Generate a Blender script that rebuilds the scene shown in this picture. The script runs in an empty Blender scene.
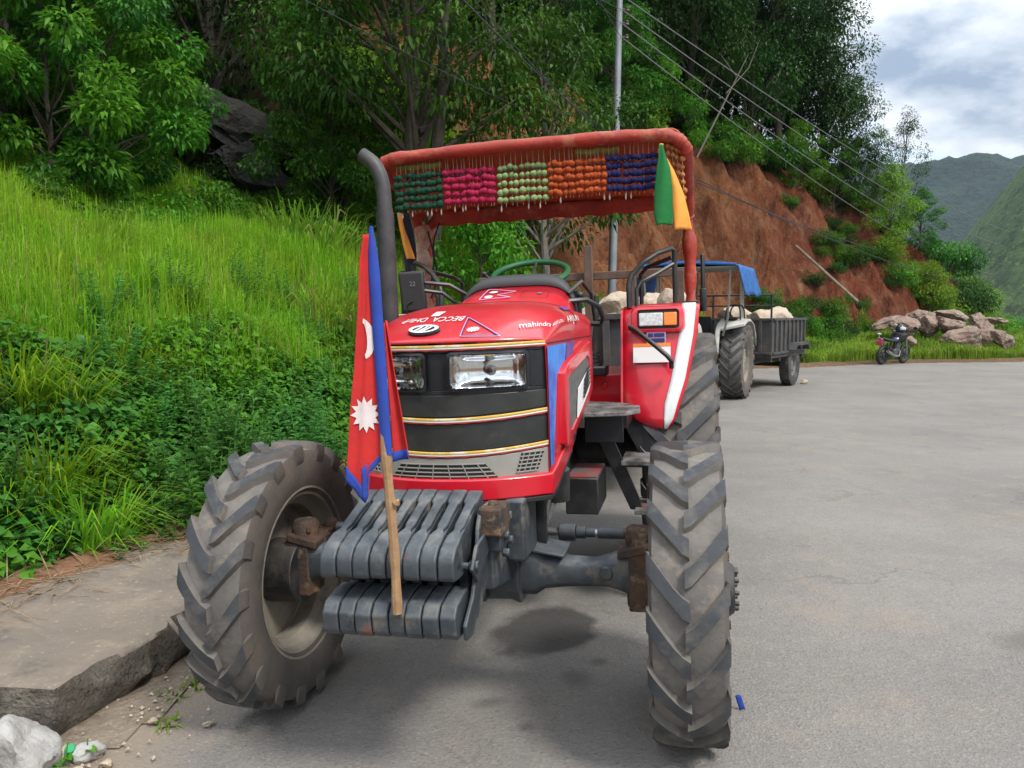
import bpy, bmesh, math, random
import numpy as np
from mathutils import Vector, Matrix, Euler
PI = math.pi
R = math.radians
rnd = random.Random(7)
nrg = np.random.default_rng(11)
SC = bpy.context.scene
COL = SC.collection

# ------------------------------------------------------------------ mesh builder
class MB:
    def __init__(s):
        s.v = []; s.f = []; s.m = []; s.mi = 0; s.X = None
    def add(s, vs, fs):
        b = len(s.v)
        if s.X is not None:
            vs = [tuple(s.X @ Vector(p)) for p in vs]
        s.v += [tuple(p) for p in vs]
        for f in fs:
            s.f.append(tuple(b + i for i in f)); s.m.append(s.mi)
        return s
    def box(s, c, d, rot=None):
        vs = []
        for dx in (-.5, .5):
            for dy in (-.5, .5):
                for dz in (-.5, .5):
                    p = Vector((dx * d[0], dy * d[1], dz * d[2]))
                    if rot: p = Euler(rot).to_matrix() @ p
                    vs.append((c[0] + p.x, c[1] + p.y, c[2] + p.z))
        return s.add(vs, [(0, 1, 3, 2), (4, 6, 7, 5), (0, 4, 5, 1), (2, 3, 7, 6), (0, 2, 6, 4), (1, 5, 7, 3)])
    def b2(s, lo, hi):
        return s.box([(a + b) / 2 for a, b in zip(lo, hi)], [b - a for a, b in zip(lo, hi)])
    def loft(s, rings, closed=True, caps=True):
        n = len(rings[0]); vs = [p for r in rings for p in r]; fs = []
        for i in range(len(rings) - 1):
            for j in range(n if closed else n - 1):
                k = (j + 1) % n
                fs.append((i * n + j, i * n + k, (i + 1) * n + k, (i + 1) * n + j))
        if caps and closed:
            fs.append(tuple(reversed(range(n)))); fs.append(tuple((len(rings) - 1) * n + j for j in range(n)))
        return s.add(vs, fs)
    def tube(s, pts, r, n=8, caps=True, flat=1.0):
        pts = [Vector(p) for p in pts]; m = len(pts)
        rr = r if isinstance(r, (list, tuple)) else [r] * m
        T = []
        for i in range(m):
            a = pts[max(i - 1, 0)]; b = pts[min(i + 1, m - 1)]
            T.append((b - a).normalized())
        up = Vector((0, 0, 1)) if abs(T[0].z) < .9 else Vector((1, 0, 0))
        N = (up - T[0] * up.dot(T[0])).normalized(); rings = []
        for i in range(m):
            N = (N - T[i] * N.dot(T[i])).normalized(); B = T[i].cross(N)
            rings.append([tuple(pts[i] + (N * math.cos(2 * PI * k / n) + B * math.sin(2 * PI * k / n) * flat) * rr[i]) for k in range(n)])
        return s.loft(rings, True, caps)
    def lathe(s, prof, n=32, axis='x', c=(0, 0, 0), closed=False, caps=True):
        rings = []
        for (a, r) in prof:
            ring = []
            for k in range(n):
                t = 2 * PI * k / n; u, w = r * math.cos(t), r * math.sin(t)
                p = {'x': (a, u, w), 'y': (w, a, u), 'z': (u, w, a)}[axis]
                ring.append((c[0] + p[0], c[1] + p[1], c[2] + p[2]))
            rings.append(ring)
        if closed: rings.append(rings[0])
        return s.loft(rings, True, caps and not closed)
    def cyl(s, c, r, h, axis='x', n=20):
        return s.lathe([(-h / 2, r), (h / 2, r)], n, axis, c)
    def prism(s, poly, off):
        n = len(poly); o = Vector(off)
        vs = [tuple(p) for p in poly] + [tuple(Vector(p) + o) for p in poly]
        fs = [tuple(reversed(range(n))), tuple(range(n, 2 * n))]
        for i in range(n):
            k = (i + 1) % n; fs.append((i, k, n + k, n + i))
        return s.add(vs, fs)
    def grid(s, fn, nu, nv):
        vs = [fn(i / nu, j / nv) for j in range(nv + 1) for i in range(nu + 1)]; w = nu + 1
        return s.add(vs, [(j * w + i, j * w + i + 1, (j + 1) * w + i + 1, (j + 1) * w + i) for j in range(nv) for i in range(nu)])
    def ball(s, c, r, n=12, m=8, sc=(1, 1, 1)):
        prof = [(-r * math.cos(PI * i / m), max(r * math.sin(PI * i / m), 1e-4)) for i in range(m + 1)]
        b = len(s.v); s.lathe([(a, q) for a, q in prof], n, 'z')
        for i in range(b, len(s.v)):
            p = s.v[i]; s.v[i] = (c[0] + p[0] * sc[0], c[1] + p[1] * sc[1], c[2] + p[2] * sc[2])
        return s
    def mesh(s, name, mats, smooth=True, ang=38):
        me = bpy.data.meshes.new(name); me.from_pydata(s.v, [], s.f)
        for m in (mats if isinstance(mats, (list, tuple)) else [mats]): me.materials.append(m)
        me.polygons.foreach_set('material_index', s.m)
        bm = bmesh.new(); bm.from_mesh(me); bmesh.ops.recalc_face_normals(bm, faces=bm.faces); bm.to_mesh(me); bm.free()
        if smooth:
            me.polygons.foreach_set('use_smooth', [True] * len(me.polygons)); me.set_sharp_from_angle(angle=R(ang))
        me.update(); return me
    def build(s, name, mats, parent=None, smooth=True, bevel=0, sub=0, solid=0, ang=38, seg=2):
        o = bpy.data.objects.new(name, s.mesh(name, mats, smooth, ang)); COL.objects.link(o)
        if parent is not None: o.parent = parent
        if solid:
            q = o.modifiers.new('solid', 'SOLIDIFY'); q.thickness = solid; q.offset = 0
        if bevel:
            q = o.modifiers.new('bevel', 'BEVEL'); q.width = bevel; q.segments = seg; q.limit_method = 'ANGLE'; q.angle_limit = R(35)
        if sub:
            q = o.modifiers.new('sub', 'SUBSURF'); q.levels = sub; q.render_levels = sub
        return o

def empty(name, loc, rot=(0, 0, 0)):
    o = bpy.data.objects.new(name, None); COL.objects.link(o); o.location = loc; o.rotation_euler = rot
    o.empty_display_size = .1; return o
def tag(o, label=None, cat=None, group=None, kind=None):
    if label: o['label'] = label
    if cat: o['category'] = cat
    if group: o['group'] = group
    if kind: o['kind'] = kind
    return o
def copy_tree(o, parent=None):
    c = o.copy(); COL.objects.link(c)
    if parent is not None: c.parent = parent
    for ch in o.children: copy_tree(ch, c)
    return c
def np_mesh(name, V, F, mats, mi=None):
    me = bpy.data.meshes.new(name); V = np.asarray(V, dtype=np.float32); F = np.asarray(F, dtype=np.int32)
    k = F.shape[1]
    me.vertices.add(len(V)); me.vertices.foreach_set('co', V.ravel())
    me.loops.add(F.size); me.loops.foreach_set('vertex_index', F.ravel())
    me.polygons.add(len(F)); me.polygons.foreach_set('loop_start', np.arange(0, F.size, k, dtype=np.int32))
    me.polygons.foreach_set('loop_total', np.full(len(F), k, dtype=np.int32))
    for m in (mats if isinstance(mats, (list, tuple)) else [mats]): me.materials.append(m)
    if mi is not None: me.polygons.foreach_set('material_index', np.asarray(mi, dtype=np.int32))
    me.update(calc_edges=True); me.validate(); return me
def np_obj(name, me, parent=None, loc=None):
    o = bpy.data.objects.new(name, me); COL.objects.link(o)
    if parent is not None: o.parent = parent
    if loc is not None: o.location = loc
    return o
def lerp(a, b, t): return a + (b - a) * t
def interp(x, xs, ys): return float(np.interp(x, xs, ys))
def arc(c, r, a0, a1, n, plane='yz', x=0):
    out = []
    for i in range(n + 1):
        a = R(lerp(a0, a1, i / n)); u, w = c[0] + r * math.cos(a), c[1] + r * math.sin(a)
        out.append({'yz': (x, u, w), 'xz': (u, x, w), 'xy': (u, w, x)}[plane])
    return out
def text_obj(s, name, mat, fn, parent, size=1.0, norm=False):
    cu = bpy.data.curves.new('t', 'FONT'); cu.body = s; cu.size = size; cu.align_x = 'CENTER'; cu.align_y = 'CENTER'; cu.resolution_u = 3
    t = bpy.data.objects.new('t', cu); COL.objects.link(t)
    bpy.context.view_layer.update()
    me = bpy.data.meshes.new_from_object(t.evaluated_get(bpy.context.evaluated_depsgraph_get()))
    bpy.data.objects.remove(t); bpy.data.curves.remove(cu)
    bm = bmesh.new(); bm.from_mesh(me); bmesh.ops.triangulate(bm, faces=bm.faces)
    if norm:
        xs_ = [v.co.x for v in bm.verts]; ys_ = [v.co.y for v in bm.verts]; x0, x1, y0, y1 = min(xs_), max(xs_), min(ys_), max(ys_)
        for v in bm.verts: v.co = Vector(((v.co.x - x0) / (x1 - x0), (v.co.y - y0) / (y1 - y0), 0))
    for v in bm.verts: v.co = Vector(fn(v.co.x, v.co.y))
    bm.to_mesh(me); bm.free(); me.materials.clear(); me.materials.append(mat); me.name = name
    o = bpy.data.objects.new(name, me); COL.objects.link(o); o.parent = parent; return o
def decal(mb, poly, fn, n=1):
    """flat polygon in (u,v), triangulated finely enough to follow the surface fn(u,v)"""
    bm = bmesh.new(); f = bm.faces.new([bm.verts.new((p[0], p[1], 0)) for p in poly])
    bmesh.ops.triangulate(bm, faces=[f])
    for _ in range(n): bmesh.ops.subdivide_edges(bm, edges=bm.edges[:], cuts=1, use_grid_fill=True)
    bmesh.ops.triangulate(bm, faces=bm.faces[:])
    bm.verts.index_update()
    mb.add([fn(v.co.x, v.co.y) for v in bm.verts], [[v.index for v in f.verts] for f in bm.faces]); bm.free()
def fan(mb, c, P, fn, rings=3):
    """star or disc about c, in rings so that it follows the surface fn"""
    n = len(P); vs = [fn(*c)]; fs = []
    for r in range(1, rings + 1):
        for p in P: vs.append(fn(lerp(c[0], p[0], r / rings), lerp(c[1], p[1], r / rings)))
    for k in range(n):
        fs.append((0, 1 + k, 1 + (k + 1) % n))
        for r in range(1, rings):
            a = 1 + (r - 1) * n; b = 1 + r * n; fs.append((a + k, b + k, b + (k + 1) % n, a + (k + 1) % n))
    mb.add(vs, fs)
def strip_poly(a, b, w):
    d = Vector((b[0] - a[0], b[1] - a[1])).normalized(); n = Vector((-d.y, d.x)) * w / 2
    return [(a[0] - n.x, a[1] - n.y), (b[0] - n.x, b[1] - n.y), (b[0] + n.x, b[1] + n.y), (a[0] + n.x, a[1] + n.y)]

# ------------------------------------------------------------------ materials
def nodes(name):
    m = bpy.data.materials.new(name); m.use_nodes = True; t = m.node_tree; t.nodes.clear()
    return m, t
class N:
    def __init__(s, t): s.t = t
    def n(s, ty, **k):
        x = s.t.nodes.new(ty)
        for a, b in k.items(): setattr(x, a, b)
        return x
    def l(s, a, b): s.t.links.new(a, b)
    def noise(s, vec, scale, detail=5, rough=.6):
        x = s.n('ShaderNodeTexNoise'); x.inputs['Scale'].default_value = scale; x.inputs['Detail'].default_value = detail; x.inputs['Roughness'].default_value = rough
        s.l(vec, x.inputs['Vector']); return x.outputs['Fac']
    def ramp(s, fac, lo, hi):
        x = s.n('ShaderNodeMapRange'); x.inputs['From Min'].default_value = lo; x.inputs['From Max'].default_value = hi; x.clamp = True
        s.l(fac, x.inputs['Value']); return x.outputs['Result']
    def mix(s, fac, a, b):
        x = s.n('ShaderNodeMix', data_type='RGBA'); s.put(x.inputs[0], fac); s.put(x.inputs[6], a); s.put(x.inputs[7], b); return x.outputs[2]
    def put(s, sock, v):
        if isinstance(v, bpy.types.NodeSocket): s.l(v, sock)
        elif isinstance(v, (tuple, list)): sock.default_value = (*v[:3], 1)
        else: sock.default_value = v
    def math(s, op, a, b=0.0):
        x = s.n('ShaderNodeMath', operation=op); s.put(x.inputs[0], a); s.put(x.inputs[1], b); return x.outputs[0]
def M(name, col, rough=.5, metal=0.0, var=None, layers=(), bump=(), up=None, coat=0, trans=0, emis=None, ior=None):
    """var: (colour, scale, lo, hi) mottling; layers: more of the same (wear, rust, dust); up: (colour, amount) dust on faces that look up"""
    m, t = nodes(name); g = N(t)
    out = g.n('ShaderNodeOutputMaterial'); p = g.n('ShaderNodeBsdfPrincipled'); g.l(p.outputs[0], out.inputs[0])
    tc = g.n('ShaderNodeTexCoord').outputs['Object']
    c = g.n('ShaderNodeRGB'); c.outputs[0].default_value = (*col, 1); c = c.outputs[0]; ro = rough
    ls = list(layers)
    if var: ls.insert(0, var)
    for L in ls:
        fac = g.ramp(g.noise(tc, L[1], 6, .65), L[2], L[3])
        c = g.mix(fac, c, L[0])
        if len(L) > 4:
            mx = g.n('ShaderNodeMix', data_type='FLOAT'); g.put(mx.inputs[0], fac); g.put(mx.inputs[2], ro); g.put(mx.inputs[3], L[4]); ro = mx.outputs[0]
    if up:
        geo = g.n('ShaderNodeNewGeometry'); sp = g.n('ShaderNodeSeparateXYZ'); g.l(geo.outputs['Normal'], sp.inputs[0])
        u = g.math('MULTIPLY', g.ramp(sp.outputs['Z'], .2, .95), g.ramp(g.noise(tc, up[2] if len(up) > 2 else 9, 6, .7), .3, .7))
        u = g.math('MULTIPLY', u, up[1]); c = g.mix(u, c, up[0])
        mx = g.n('ShaderNodeMix', data_type='FLOAT'); g.put(mx.inputs[0], u); g.put(mx.inputs[2], ro); mx.inputs[3].default_value = .9; ro = mx.outputs[0]
    g.put(p.inputs['Base Color'], c); g.put(p.inputs['Roughness'], ro); p.inputs['Metallic'].default_value = metal
    if coat: p.inputs['Coat Weight'].default_value = coat; p.inputs['Coat Roughness'].default_value = .08
    if trans: p.inputs['Transmission Weight'].default_value = trans
    if ior: p.inputs['IOR'].default_value = ior
    if emis: p.inputs['Emission Color'].default_value = (*emis[0], 1); p.inputs['Emission Strength'].default_value = emis[1]
    h = None
    for (sc, st, di) in bump:
        b = g.n('ShaderNodeBump'); b.inputs['Strength'].default_value = st; b.inputs['Distance'].default_value = di
        g.l(g.noise(tc, sc, 7, .65), b.inputs['Height'])
        if h is not None: g.l(h, b.inputs['Normal'])
        h = b.outputs[0]
    if h is not None: g.l(h, p.inputs['Normal'])
    return m
def leaf_mat(name, a, b, c=None, trans=.35, rough=.5, dead=None):
    """leaf colour varies leaf by leaf (random per island) and plant by plant"""
    m, t = nodes(name); g = N(t); out = g.n('ShaderNodeOutputMaterial')
    geo = g.n('ShaderNodeNewGeometry'); oi = g.n('ShaderNodeObjectInfo')
    col = g.mix(geo.outputs['Random Per Island'], a, b)
    if c:
        tc = g.n('ShaderNodeTexCoord').outputs['Object']
        col = g.mix(g.ramp(g.noise(tc, .9, 3, .6), .42, .62), col, c)
    if dead:
        col = g.mix(g.ramp(geo.outputs['Random Per Island'], dead[1], dead[1] + .02), col, dead[0])
    hs = g.n('ShaderNodeHueSaturation'); g.l(col, hs.inputs['Color'])
    g.put(hs.inputs['Value'], g.math('ADD', g.math('MULTIPLY', oi.outputs['Random'], .5), .75))
    g.put(hs.inputs['Hue'], g.math('ADD', g.math('MULTIPLY', oi.outputs['Random'], .03), .485))
    p = g.n('ShaderNodeBsdfPrincipled'); g.l(hs.outputs[0], p.inputs['Base Color']); p.inputs['Roughness'].default_value = rough
    p.inputs['Specular IOR Level'].default_value = .18
    tr = g.n('ShaderNodeBsdfTranslucent'); g.l(hs.outputs[0], tr.inputs[0])
    mx = g.n('ShaderNodeMixShader'); mx.inputs[0].default_value = trans; g.l(p.outputs[0], mx.inputs[1]); g.l(tr.outputs[0], mx.inputs[2])
    g.l(mx.outputs[0], out.inputs[0]); return m

DUST = (.27, .22, .165)
RED = M('red paint', (.62, .010, .026), .30, var=((.50, .010, .022), 2.2, .35, .75), layers=[((.44, .11, .085), 4, .58, .80, .55), ((.30, .16, .11), 26, .64, .76, .8)], coat=.55, bump=[(3, .03, .01)], up=(DUST, .10, 5))
RED2 = M('chalky red vinyl', (.42, .040, .018), .55, var=((.26, .024, .014), 5, .35, .66), layers=[((.50, .20, .12), 8, .54, .76, .85), ((.16, .03, .02), 19, .62, .74)], bump=[(28, .35, .02)], up=(DUST, .3))
TARP = M('orange roof tarp', (.46, .115, .032), .75, var=((.30, .07, .022), 4, .35, .7), layers=[((.40, .16, .05), 2.2, .55, .8)], bump=[(7, .4, .05)])
BLACKP = M('black gloss panel', (.012, .014, .017), .24, var=((.03, .032, .034), 3, .4, .75), bump=[(60, .03, .005)])
FILM = M('dark tinted film', (.022, .025, .024), .34, var=((.05, .052, .048), 4, .45, .75), layers=[((.06, .058, .05), 14, .58, .8)], bump=[(12, .06, .01)])
BLACK = M('black enamel', (.014, .015, .017), .38, var=((.05, .047, .04), 7, .5, .8), up=(DUST, .4), bump=[(40, .1, .005)])
IRON = M('dusty blue black iron', (.024, .030, .036), .46, var=((.062, .072, .080), 6, .35, .72), layers=[((.17, .145, .115), 9, .54, .74, .95), ((.013, .014, .016), 17, .58, .72, .4), ((.20, .07, .028), 6, .66, .78, .9)], up=((.22, .25, .27), .45), bump=[(50, .25, .008)])
RUST = M('rusty dirty iron', (.10, .055, .03), .8, var=((.025, .024, .024), 9, .4, .65), layers=[((.33, .24, .15), 16, .56, .75, .95)], bump=[(30, .5, .02)])
GREASE = M('greasy dark metal', (.02, .021, .023), .45, var=((.09, .075, .06), 12, .5, .8), bump=[(40, .3, .01)], up=(DUST, .35))
STEEL = M('worn steel', (.38, .39, .40), .38, .8, var=((.18, .15, .12), 18, .45, .75))
CHROME = M('lamp reflector', (.80, .81, .82), .10, 1.0)
GLASS = M('lamp glass', (.97, .98, .98), .02, trans=1.0, ior=1.3)
AMBER = M('amber lens', (.75, .20, .012), .25, bump=[(180, .3, .004)], coat=.5)
CLEAR = M('clear lens', (.62, .62, .60), .2, var=((.42, .42, .41), 60, .4, .6), bump=[(180, .4, .004)], coat=.5)
GREY = M('grey plastic', (.24, .235, .21), .5, var=((.33, .32, .28), 3, .4, .7), up=(DUST, .3))
DARK = M('dark recess', (.012, .012, .012), .8)
CREAMRIM = M('dusty cream rim', (.33, .30, .25), .75, var=((.20, .165, .125), 3, .35, .66), layers=[((.13, .10, .075), 9, .54, .72, .95)], bump=[(30, .2, .01)])
TYRE = M('dusty tyre rubber', (.185, .168, .148), .95, var=((.11, .104, .097), 5, .35, .65), layers=[((.27, .23, .185), 9, .55, .75), ((.05, .05, .052), 3.5, .62, .75)], bump=[(70, .35, .006), (9, .25, .02)])
LUG = M('worn tread rubber', (.032, .036, .042), .78, var=((.062, .066, .070), 8, .35, .7), layers=[((.17, .15, .125), 7, .50, .76, .95)], bump=[(90, .3, .004)])
SIDE = M('muddy tyre wall', (.125, .102, .082), .95, var=((.082, .072, .064), 7, .35, .65), layers=[((.045, .043, .042), 4, .60, .75)], bump=[(60, .4, .006)])
TRIM = M('yellow trim tape', (.62, .40, .06), .5, var=((.7, .62, .42), 14, .5, .6))
TRIMW = M('pale trim tape', (.68, .66, .60), .5)
TRIMR = M('red scalloped trim', (.40, .02, .02), .6)
WHITE = M('white paint', (.70, .73, .72), .4, var=((.55, .58, .56), 8, .5, .75), layers=[((.16, .12, .08), 22, .68, .76)])
PWHITE = M('white sticker', (.72, .70, .68), .5)
NAVY = M('navy print', (.03, .03, .12), .5)
DBLUE = M('blue decal', (.035, .24, .72), .4, var=((.02, .10, .45), 5, .45, .6), layers=[((.18, .06, .22), 7, .6, .75)])
PURPLE = M('purple decal', (.17, .05, .22), .4, var=((.06, .05, .3), 9, .45, .6))
LILAC = M('lilac outline', (.50, .34, .55), .5)
ORANGEP = M('orange print', (.75, .20, .02), .5)
HOODGREY = M('dusty grey mesh', (.085, .085, .085), .7, var=((.13, .128, .12), 30, .4, .6), bump=[(200, .3, .003)])
EXH = M('exhaust steel', (.035, .037, .04), .55, .3, var=((.09, .085, .08), 5, .4, .7), layers=[((.13, .07, .04), 12, .62, .8)], bump=[(60, .1, .004)])
FOOT = M('worn metal tread plate', (.23, .22, .21), .6, .2, var=((.06, .055, .05), 10, .42, .6), layers=[((.30, .07, .06), 5, .60, .68)], bump=[(80, .6, .01)])
GREENC = M('green wheel wrap', (.012, .10, .035), .5, bump=[(40, .4, .01)])
RUBBER = M('black rubber', (.016, .016, .017), .6)
WOODST = M('peeled stick', (.36, .22, .11), .75, var=((.24, .13, .06), 20, .4, .7), layers=[((.50, .36, .2), 9, .6, .75)], bump=[(40, .4, .01)])
def cloth(name, col, dk): return M(name, col, .85, var=(dk, 6, .35, .75), bump=[(160, .2, .003), (10, .25, .02)])
CRIM = cloth('crimson cloth', (.56, .022, .018), (.42, .015, .016))
CBLUE = cloth('royal blue cloth', (.02, .06, .36), (.015, .04, .22))
CWHITE = cloth('white cloth', (.74, .66, .64), (.62, .5, .48))
CGREEN = cloth('green cloth', (.008, .18, .035), (.006, .12, .03))
CORAN = cloth('apricot cloth', (.85, .36, .06), (.72, .27, .04))
CNAVY = cloth('navy cloth', (.02, .022, .05), (.012, .012, .02))
CLOUD_SEED=30.6; SUN_E=1.5; EXPO=1.2
# ------------------------------------------------------------------ camera
HC = 1.57; FPX = 769.0; PITCH = math.atan(69 / FPX)
cam = bpy.data.objects.new('camera', bpy.data.cameras.new('camera')); COL.objects.link(cam)
cam.location = (0, 0, HC); cam.rotation_euler = (PI / 2 - PITCH, 0, 0)
cam.data.sensor_width = 36; cam.data.lens = 36 * FPX / 1024; cam.data.clip_start = .05; cam.data.clip_end = 6000
SC.camera = cam
YAW = R(13); TX, TY = -.18, 2.97

# ------------------------------------------------------------------ wheels
def tyre_mb(Rr, W, bead, nl, lh, lt, dA, rows=3):
    mb = MB(); c = Rr - lh; h = W / 2
    sidew = [(-h * .80, bead), (-h * .98, bead + (c - bead) * .22), (-h * 1.03, bead + (c - bead) * .55), (-h * .97, bead + (c - bead) * .85)]
    tread = [(-h * .90, c - .012), (-h * .6, c - .002), (0, c), (h * .6, c - .002), (h * .90, c - .012)]
    right = [(-a, r) for a, r in reversed(sidew)]
    mb.mi = 2; mb.lathe(sidew + [tread[0]], 72, 'x', caps=False); mb.lathe([tread[-1]] + right, 72, 'x', caps=False)
    mb.mi = 0; mb.lathe(tread, 72, 'x', caps=False)
    mb.mi = 2
    for s in (-1, 1): mb.lathe([(s * h * .80, bead), (s * h * .72, bead - .006), (s * h * .70, bead + .02)], 72, 'x', caps=False)
    mb.f = [f for f in mb.f]                        # bead lips closed above
    for s in (-1, 1):
        for k in range(nl):
            a0 = 2 * PI * (k + (.5 if s > 0 else 0)) / nl; jt = rnd.uniform(-.012, .012)
            st = [(-.06, 1, 0), (.12, 1, 0), (.34, 1, 0), (.56, 1, 0), (.76, 1, 0), (.92, .93, 0), (1.03, .62, 0), (1.055, -.6, 0), (1.03, -1.6, 0)]
            rings = []
            for q, hh, _ in st:
                tt = min(max(q, 0), 1.05); ang = a0 + jt - dA * (tt ** 1.15)
                wd = s * q * h; th = lt / 2 * (1.15 if q < .2 else 1) * (1.0 + .35 * tt)
                top = c + lh * hh - .006 * tt; bot = min(c - .03 - .03 * max(0, q - .8), top - .02)
                ct, sb = th / Rr, (th + lh * .35) / Rr
                ww = wd if q < 1.0 else wd
                P = lambda an, r, w: (w, r * math.cos(an), r * math.sin(an))
                if q < 1.0: rings.append([P(ang - ct, top, ww), P(ang + ct, top, ww), P(ang + sb, bot, ww), P(ang - sb, bot, ww)])
                else: rings.append([P(ang - ct, top, ww), P(ang + ct, top, ww), P(ang + sb, bot, s * h * .93), P(ang - sb, bot, s * h * .93)])
            n = 4; vs = [p for r in rings for p in r]; b = len(mb.v); mb.v += vs
            for i in range(len(rings) - 1):
                for j in range(4):
                    kk = (j + 1) % 4
                    mb.f.append((b + i * n + j, b + i * n + kk, b + (i + 1) * n + kk, b + (i + 1) * n + j))
                    mb.m.append(1 if (j == 0 and i < 6) else 0 if i < 6 else 2)
            mb.f.append((b, b + 1, b + 2, b + 3)); mb.m.append(0)
            e = b + (len(rings) - 1) * n; mb.f.append((e, e + 1, e + 2, e + 3)); mb.m.append(2)
    return mb
def rim_mb(W, rr, disc, s):
    """barrel with flanges and a dished disc at disc (towards the outer side s)"""
    mb = MB(); h = W / 2 * .80
    prof = [(-h - .012, rr + .022), (-h, rr + .024), (-h + .006, rr - .004), (-h * .55, rr - .012), (-h * .35, rr - .045), (h * .35, rr - .045), (h * .55, rr - .012), (h - .006, rr - .004), (h, rr + .024), (h + .012, rr + .022)]
    inn = [(a, r - .009) for a, r in reversed(prof)]
    mb.lathe(prof + inn, 56, 'x', closed=True)
    d = s * disc
    mb.lathe([(d - s * .0, rr - .05), (d + s * .015, rr * .82), (d + s * .05, rr * .55), (d + s * .055, rr * .30), (d + s * .055, .001)], 48, 'x')
    mb.lathe([(d + s * .008, rr - .05), (d + s * .025, rr * .82), (d + s * .06, rr * .55), (d + s * .065, rr * .30), (d + s * .065, .001)], 48, 'x')
    for k in range(8):
        a = 2 * PI * k / 8 + .2
        mb.cyl((d + s * .045, rr * .66 * math.cos(a), rr * .66 * math.sin(a)), .016, .05, 'x', 8)
    return mb
def bolts_mb(x, s, rad, n, r, l):
    mb = MB()
    for k in range(n):
        a = 2 * PI * k / n; mb.cyl((x, rad * math.cos(a), rad * math.sin(a)), r, l, 'x', 6)
    return mb

# ------------------------------------------------------------------ red tractor
T = empty('tractor', (TX, TY, -.033), (0, -R(2.2), -YAW))
tag(T, 'red tractor with a bead-fringed roof parked nearest on the road, front weights facing out', 'tractor')
ftm = tyre_mb(.552, .248, .335, 18, .030, .052, .27).mesh('front_tyre', [TYRE, LUG, SIDE])
rtm = tyre_mb(.735, .42, .405, 22, .038, .060, .30).mesh('rear_tyre', [TYRE, LUG, SIDE])
def wheel(name, x, y, tm, W, rr, r, s, hub):
    w = empty(name, (x, y, r)); w.parent = T; w.rotation_euler = (rnd.uniform(0, 3), 0, 0)
    t = bpy.data.objects.new('tyre', tm); COL.objects.link(t); t.parent = w
    rim_mb(W, rr, W * .16, s).build('rim', CREAMRIM, w)
    mb = MB(); mb.lathe([(-s * .10, .001), (-s * .10, .13), (s * .06, .135), (s * .09, .12), (s * hub, .10), (s * (hub + .02), .085), (s * (hub + .02), .001)], 28, 'x')
    for k in range(10):
        a = 2 * PI * k / 10; mb.cyl((s * (hub + .02), .07 * math.cos(a), .07 * math.sin(a)), .010, .03, 'x', 6)
    mb.build('hub', GREASE, w, bevel=.004)
    for k in range(8):
        a = 2 * PI * k / 8; q = MB(); q.cyl((s * (W * .16 + .075), rr * .5 * math.cos(a), rr * .5 * math.sin(a)), .017, .06, 'x', 6); q.build('wheel_bolt', RUST, w)
    return w
wheel('front_wheel', .880, .045, ftm, .25, .335, .548, 1, .145)
wheel('front_wheel', -.805, .045, ftm, .25, .335, .553, -1, .145)
wheel('rear_wheel', .835, 2.12, rtm, .42, .405, .725, 1, .12)
wheel('rear_wheel', -.835, 2.12, rtm, .42, .405, .725, -1, .12)

# hood: one surface, superelliptic across, rising to the back
CX = .012; HW = .372
def yfront(x): return -.225 + .150 * abs((x - CX) / HW) ** 2.3
def hood_dims(t):
    zt = 1.505 + .150 * (1 - (1 - min(t / .62, 1)) ** 2.0) - (.03 * max(0, t - .62) / .38)
    zs = 1.492 + .03 * min(t / .3, 1)
    return zs, max(zt, zs + .012), HW + .035 * t
def hood_pt(t, th, lift=0.0):
    """t 0..1 front to back, th -90..90 degrees across the top"""
    zs, zt, w = hood_dims(t); p = 2 / 3.3
    s_, c_ = math.sin(R(th)), math.cos(R(th))
    x = CX + w * math.copysign(abs(s_) ** p, s_); z = zs + (zt - zs) * abs(c_) ** p
    y = lerp(yfront(x if abs(x - CX) < HW else CX + HW), .98, t)
    return (x + lift * s_ * .8, y - lift * .3, z + lift)
def hood_xt(x, t, lift=.006):
    zs, zt, w = hood_dims(t); u = min(abs(x - CX) / w, .999)
    z = zs + (zt - zs) * (1 - u ** 3.3) ** (1 / 3.3)
    return (x, lerp(yfront(x), .98, t) - lift * .4, z + lift)
def zbot(t): return interp(t, [0, .15, .5, .75, 1], [.99, .985, 1.08, 1.17, 1.21])
mb = MB(); rings = []
ths = [-90 + 180 * i / 44 for i in range(45)]
for j in range(25):
    t = (j / 24) ** 1.2; top = [hood_pt(t, a) for a in ths]; zb = zbot(t)
    l, r = top[0], top[-1]
    left = [(l[0] - .004 * math.sin(PI * k / 6), l[1], lerp(zb, l[2], k / 6)) for k in range(6)]
    right = [(r[0] + .004 * math.sin(PI * k / 6), r[1], lerp(r[2], zb, k / 6)) for k in range(1, 7)]
    rings.append(left + top + right)
mb.loft(rings, closed=False, caps=False)
hood = mb.build('hood', RED, T, solid=.006, ang=50)
# front panel (bowed) with the dark films
def face(x, z, lift=0.0): return (x, yfront(x) + .012 - lift + .02 * (1.5 - z) / .5 * .0, z)
X0, X1 = CX - HW + .002, CX + HW - .002
def band(name, z0, z1, lift, mat, parent, x0=X0, x1=X1, thick=.006, nz=2, scal=0, bev=.002, sag=0.0, sag1=None):
    mb = MB(); n = 40; rr = []
    for i in range(n + 1):
        x = lerp(x0, x1, i / n); zz = z0 + (scal * abs(math.sin(x * 120)) if scal else 0)
        q_ = 1 - min(abs(x - CX) / HW, 1) ** 1.7; zz -= sag * q_; zt_ = z1 - (sag if sag1 is None else sag1) * q_
        rr.append([face(x, zz, lift), face(x, zt_, lift), face(x, zt_, lift - thick), face(x, zz, lift - thick)])
    mb.loft(rr); return mb.build(name, mat, parent, bevel=bev)
fp = band('front_panel', .985, 1.330, .0, BLACKP, T, thick=.02)
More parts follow.
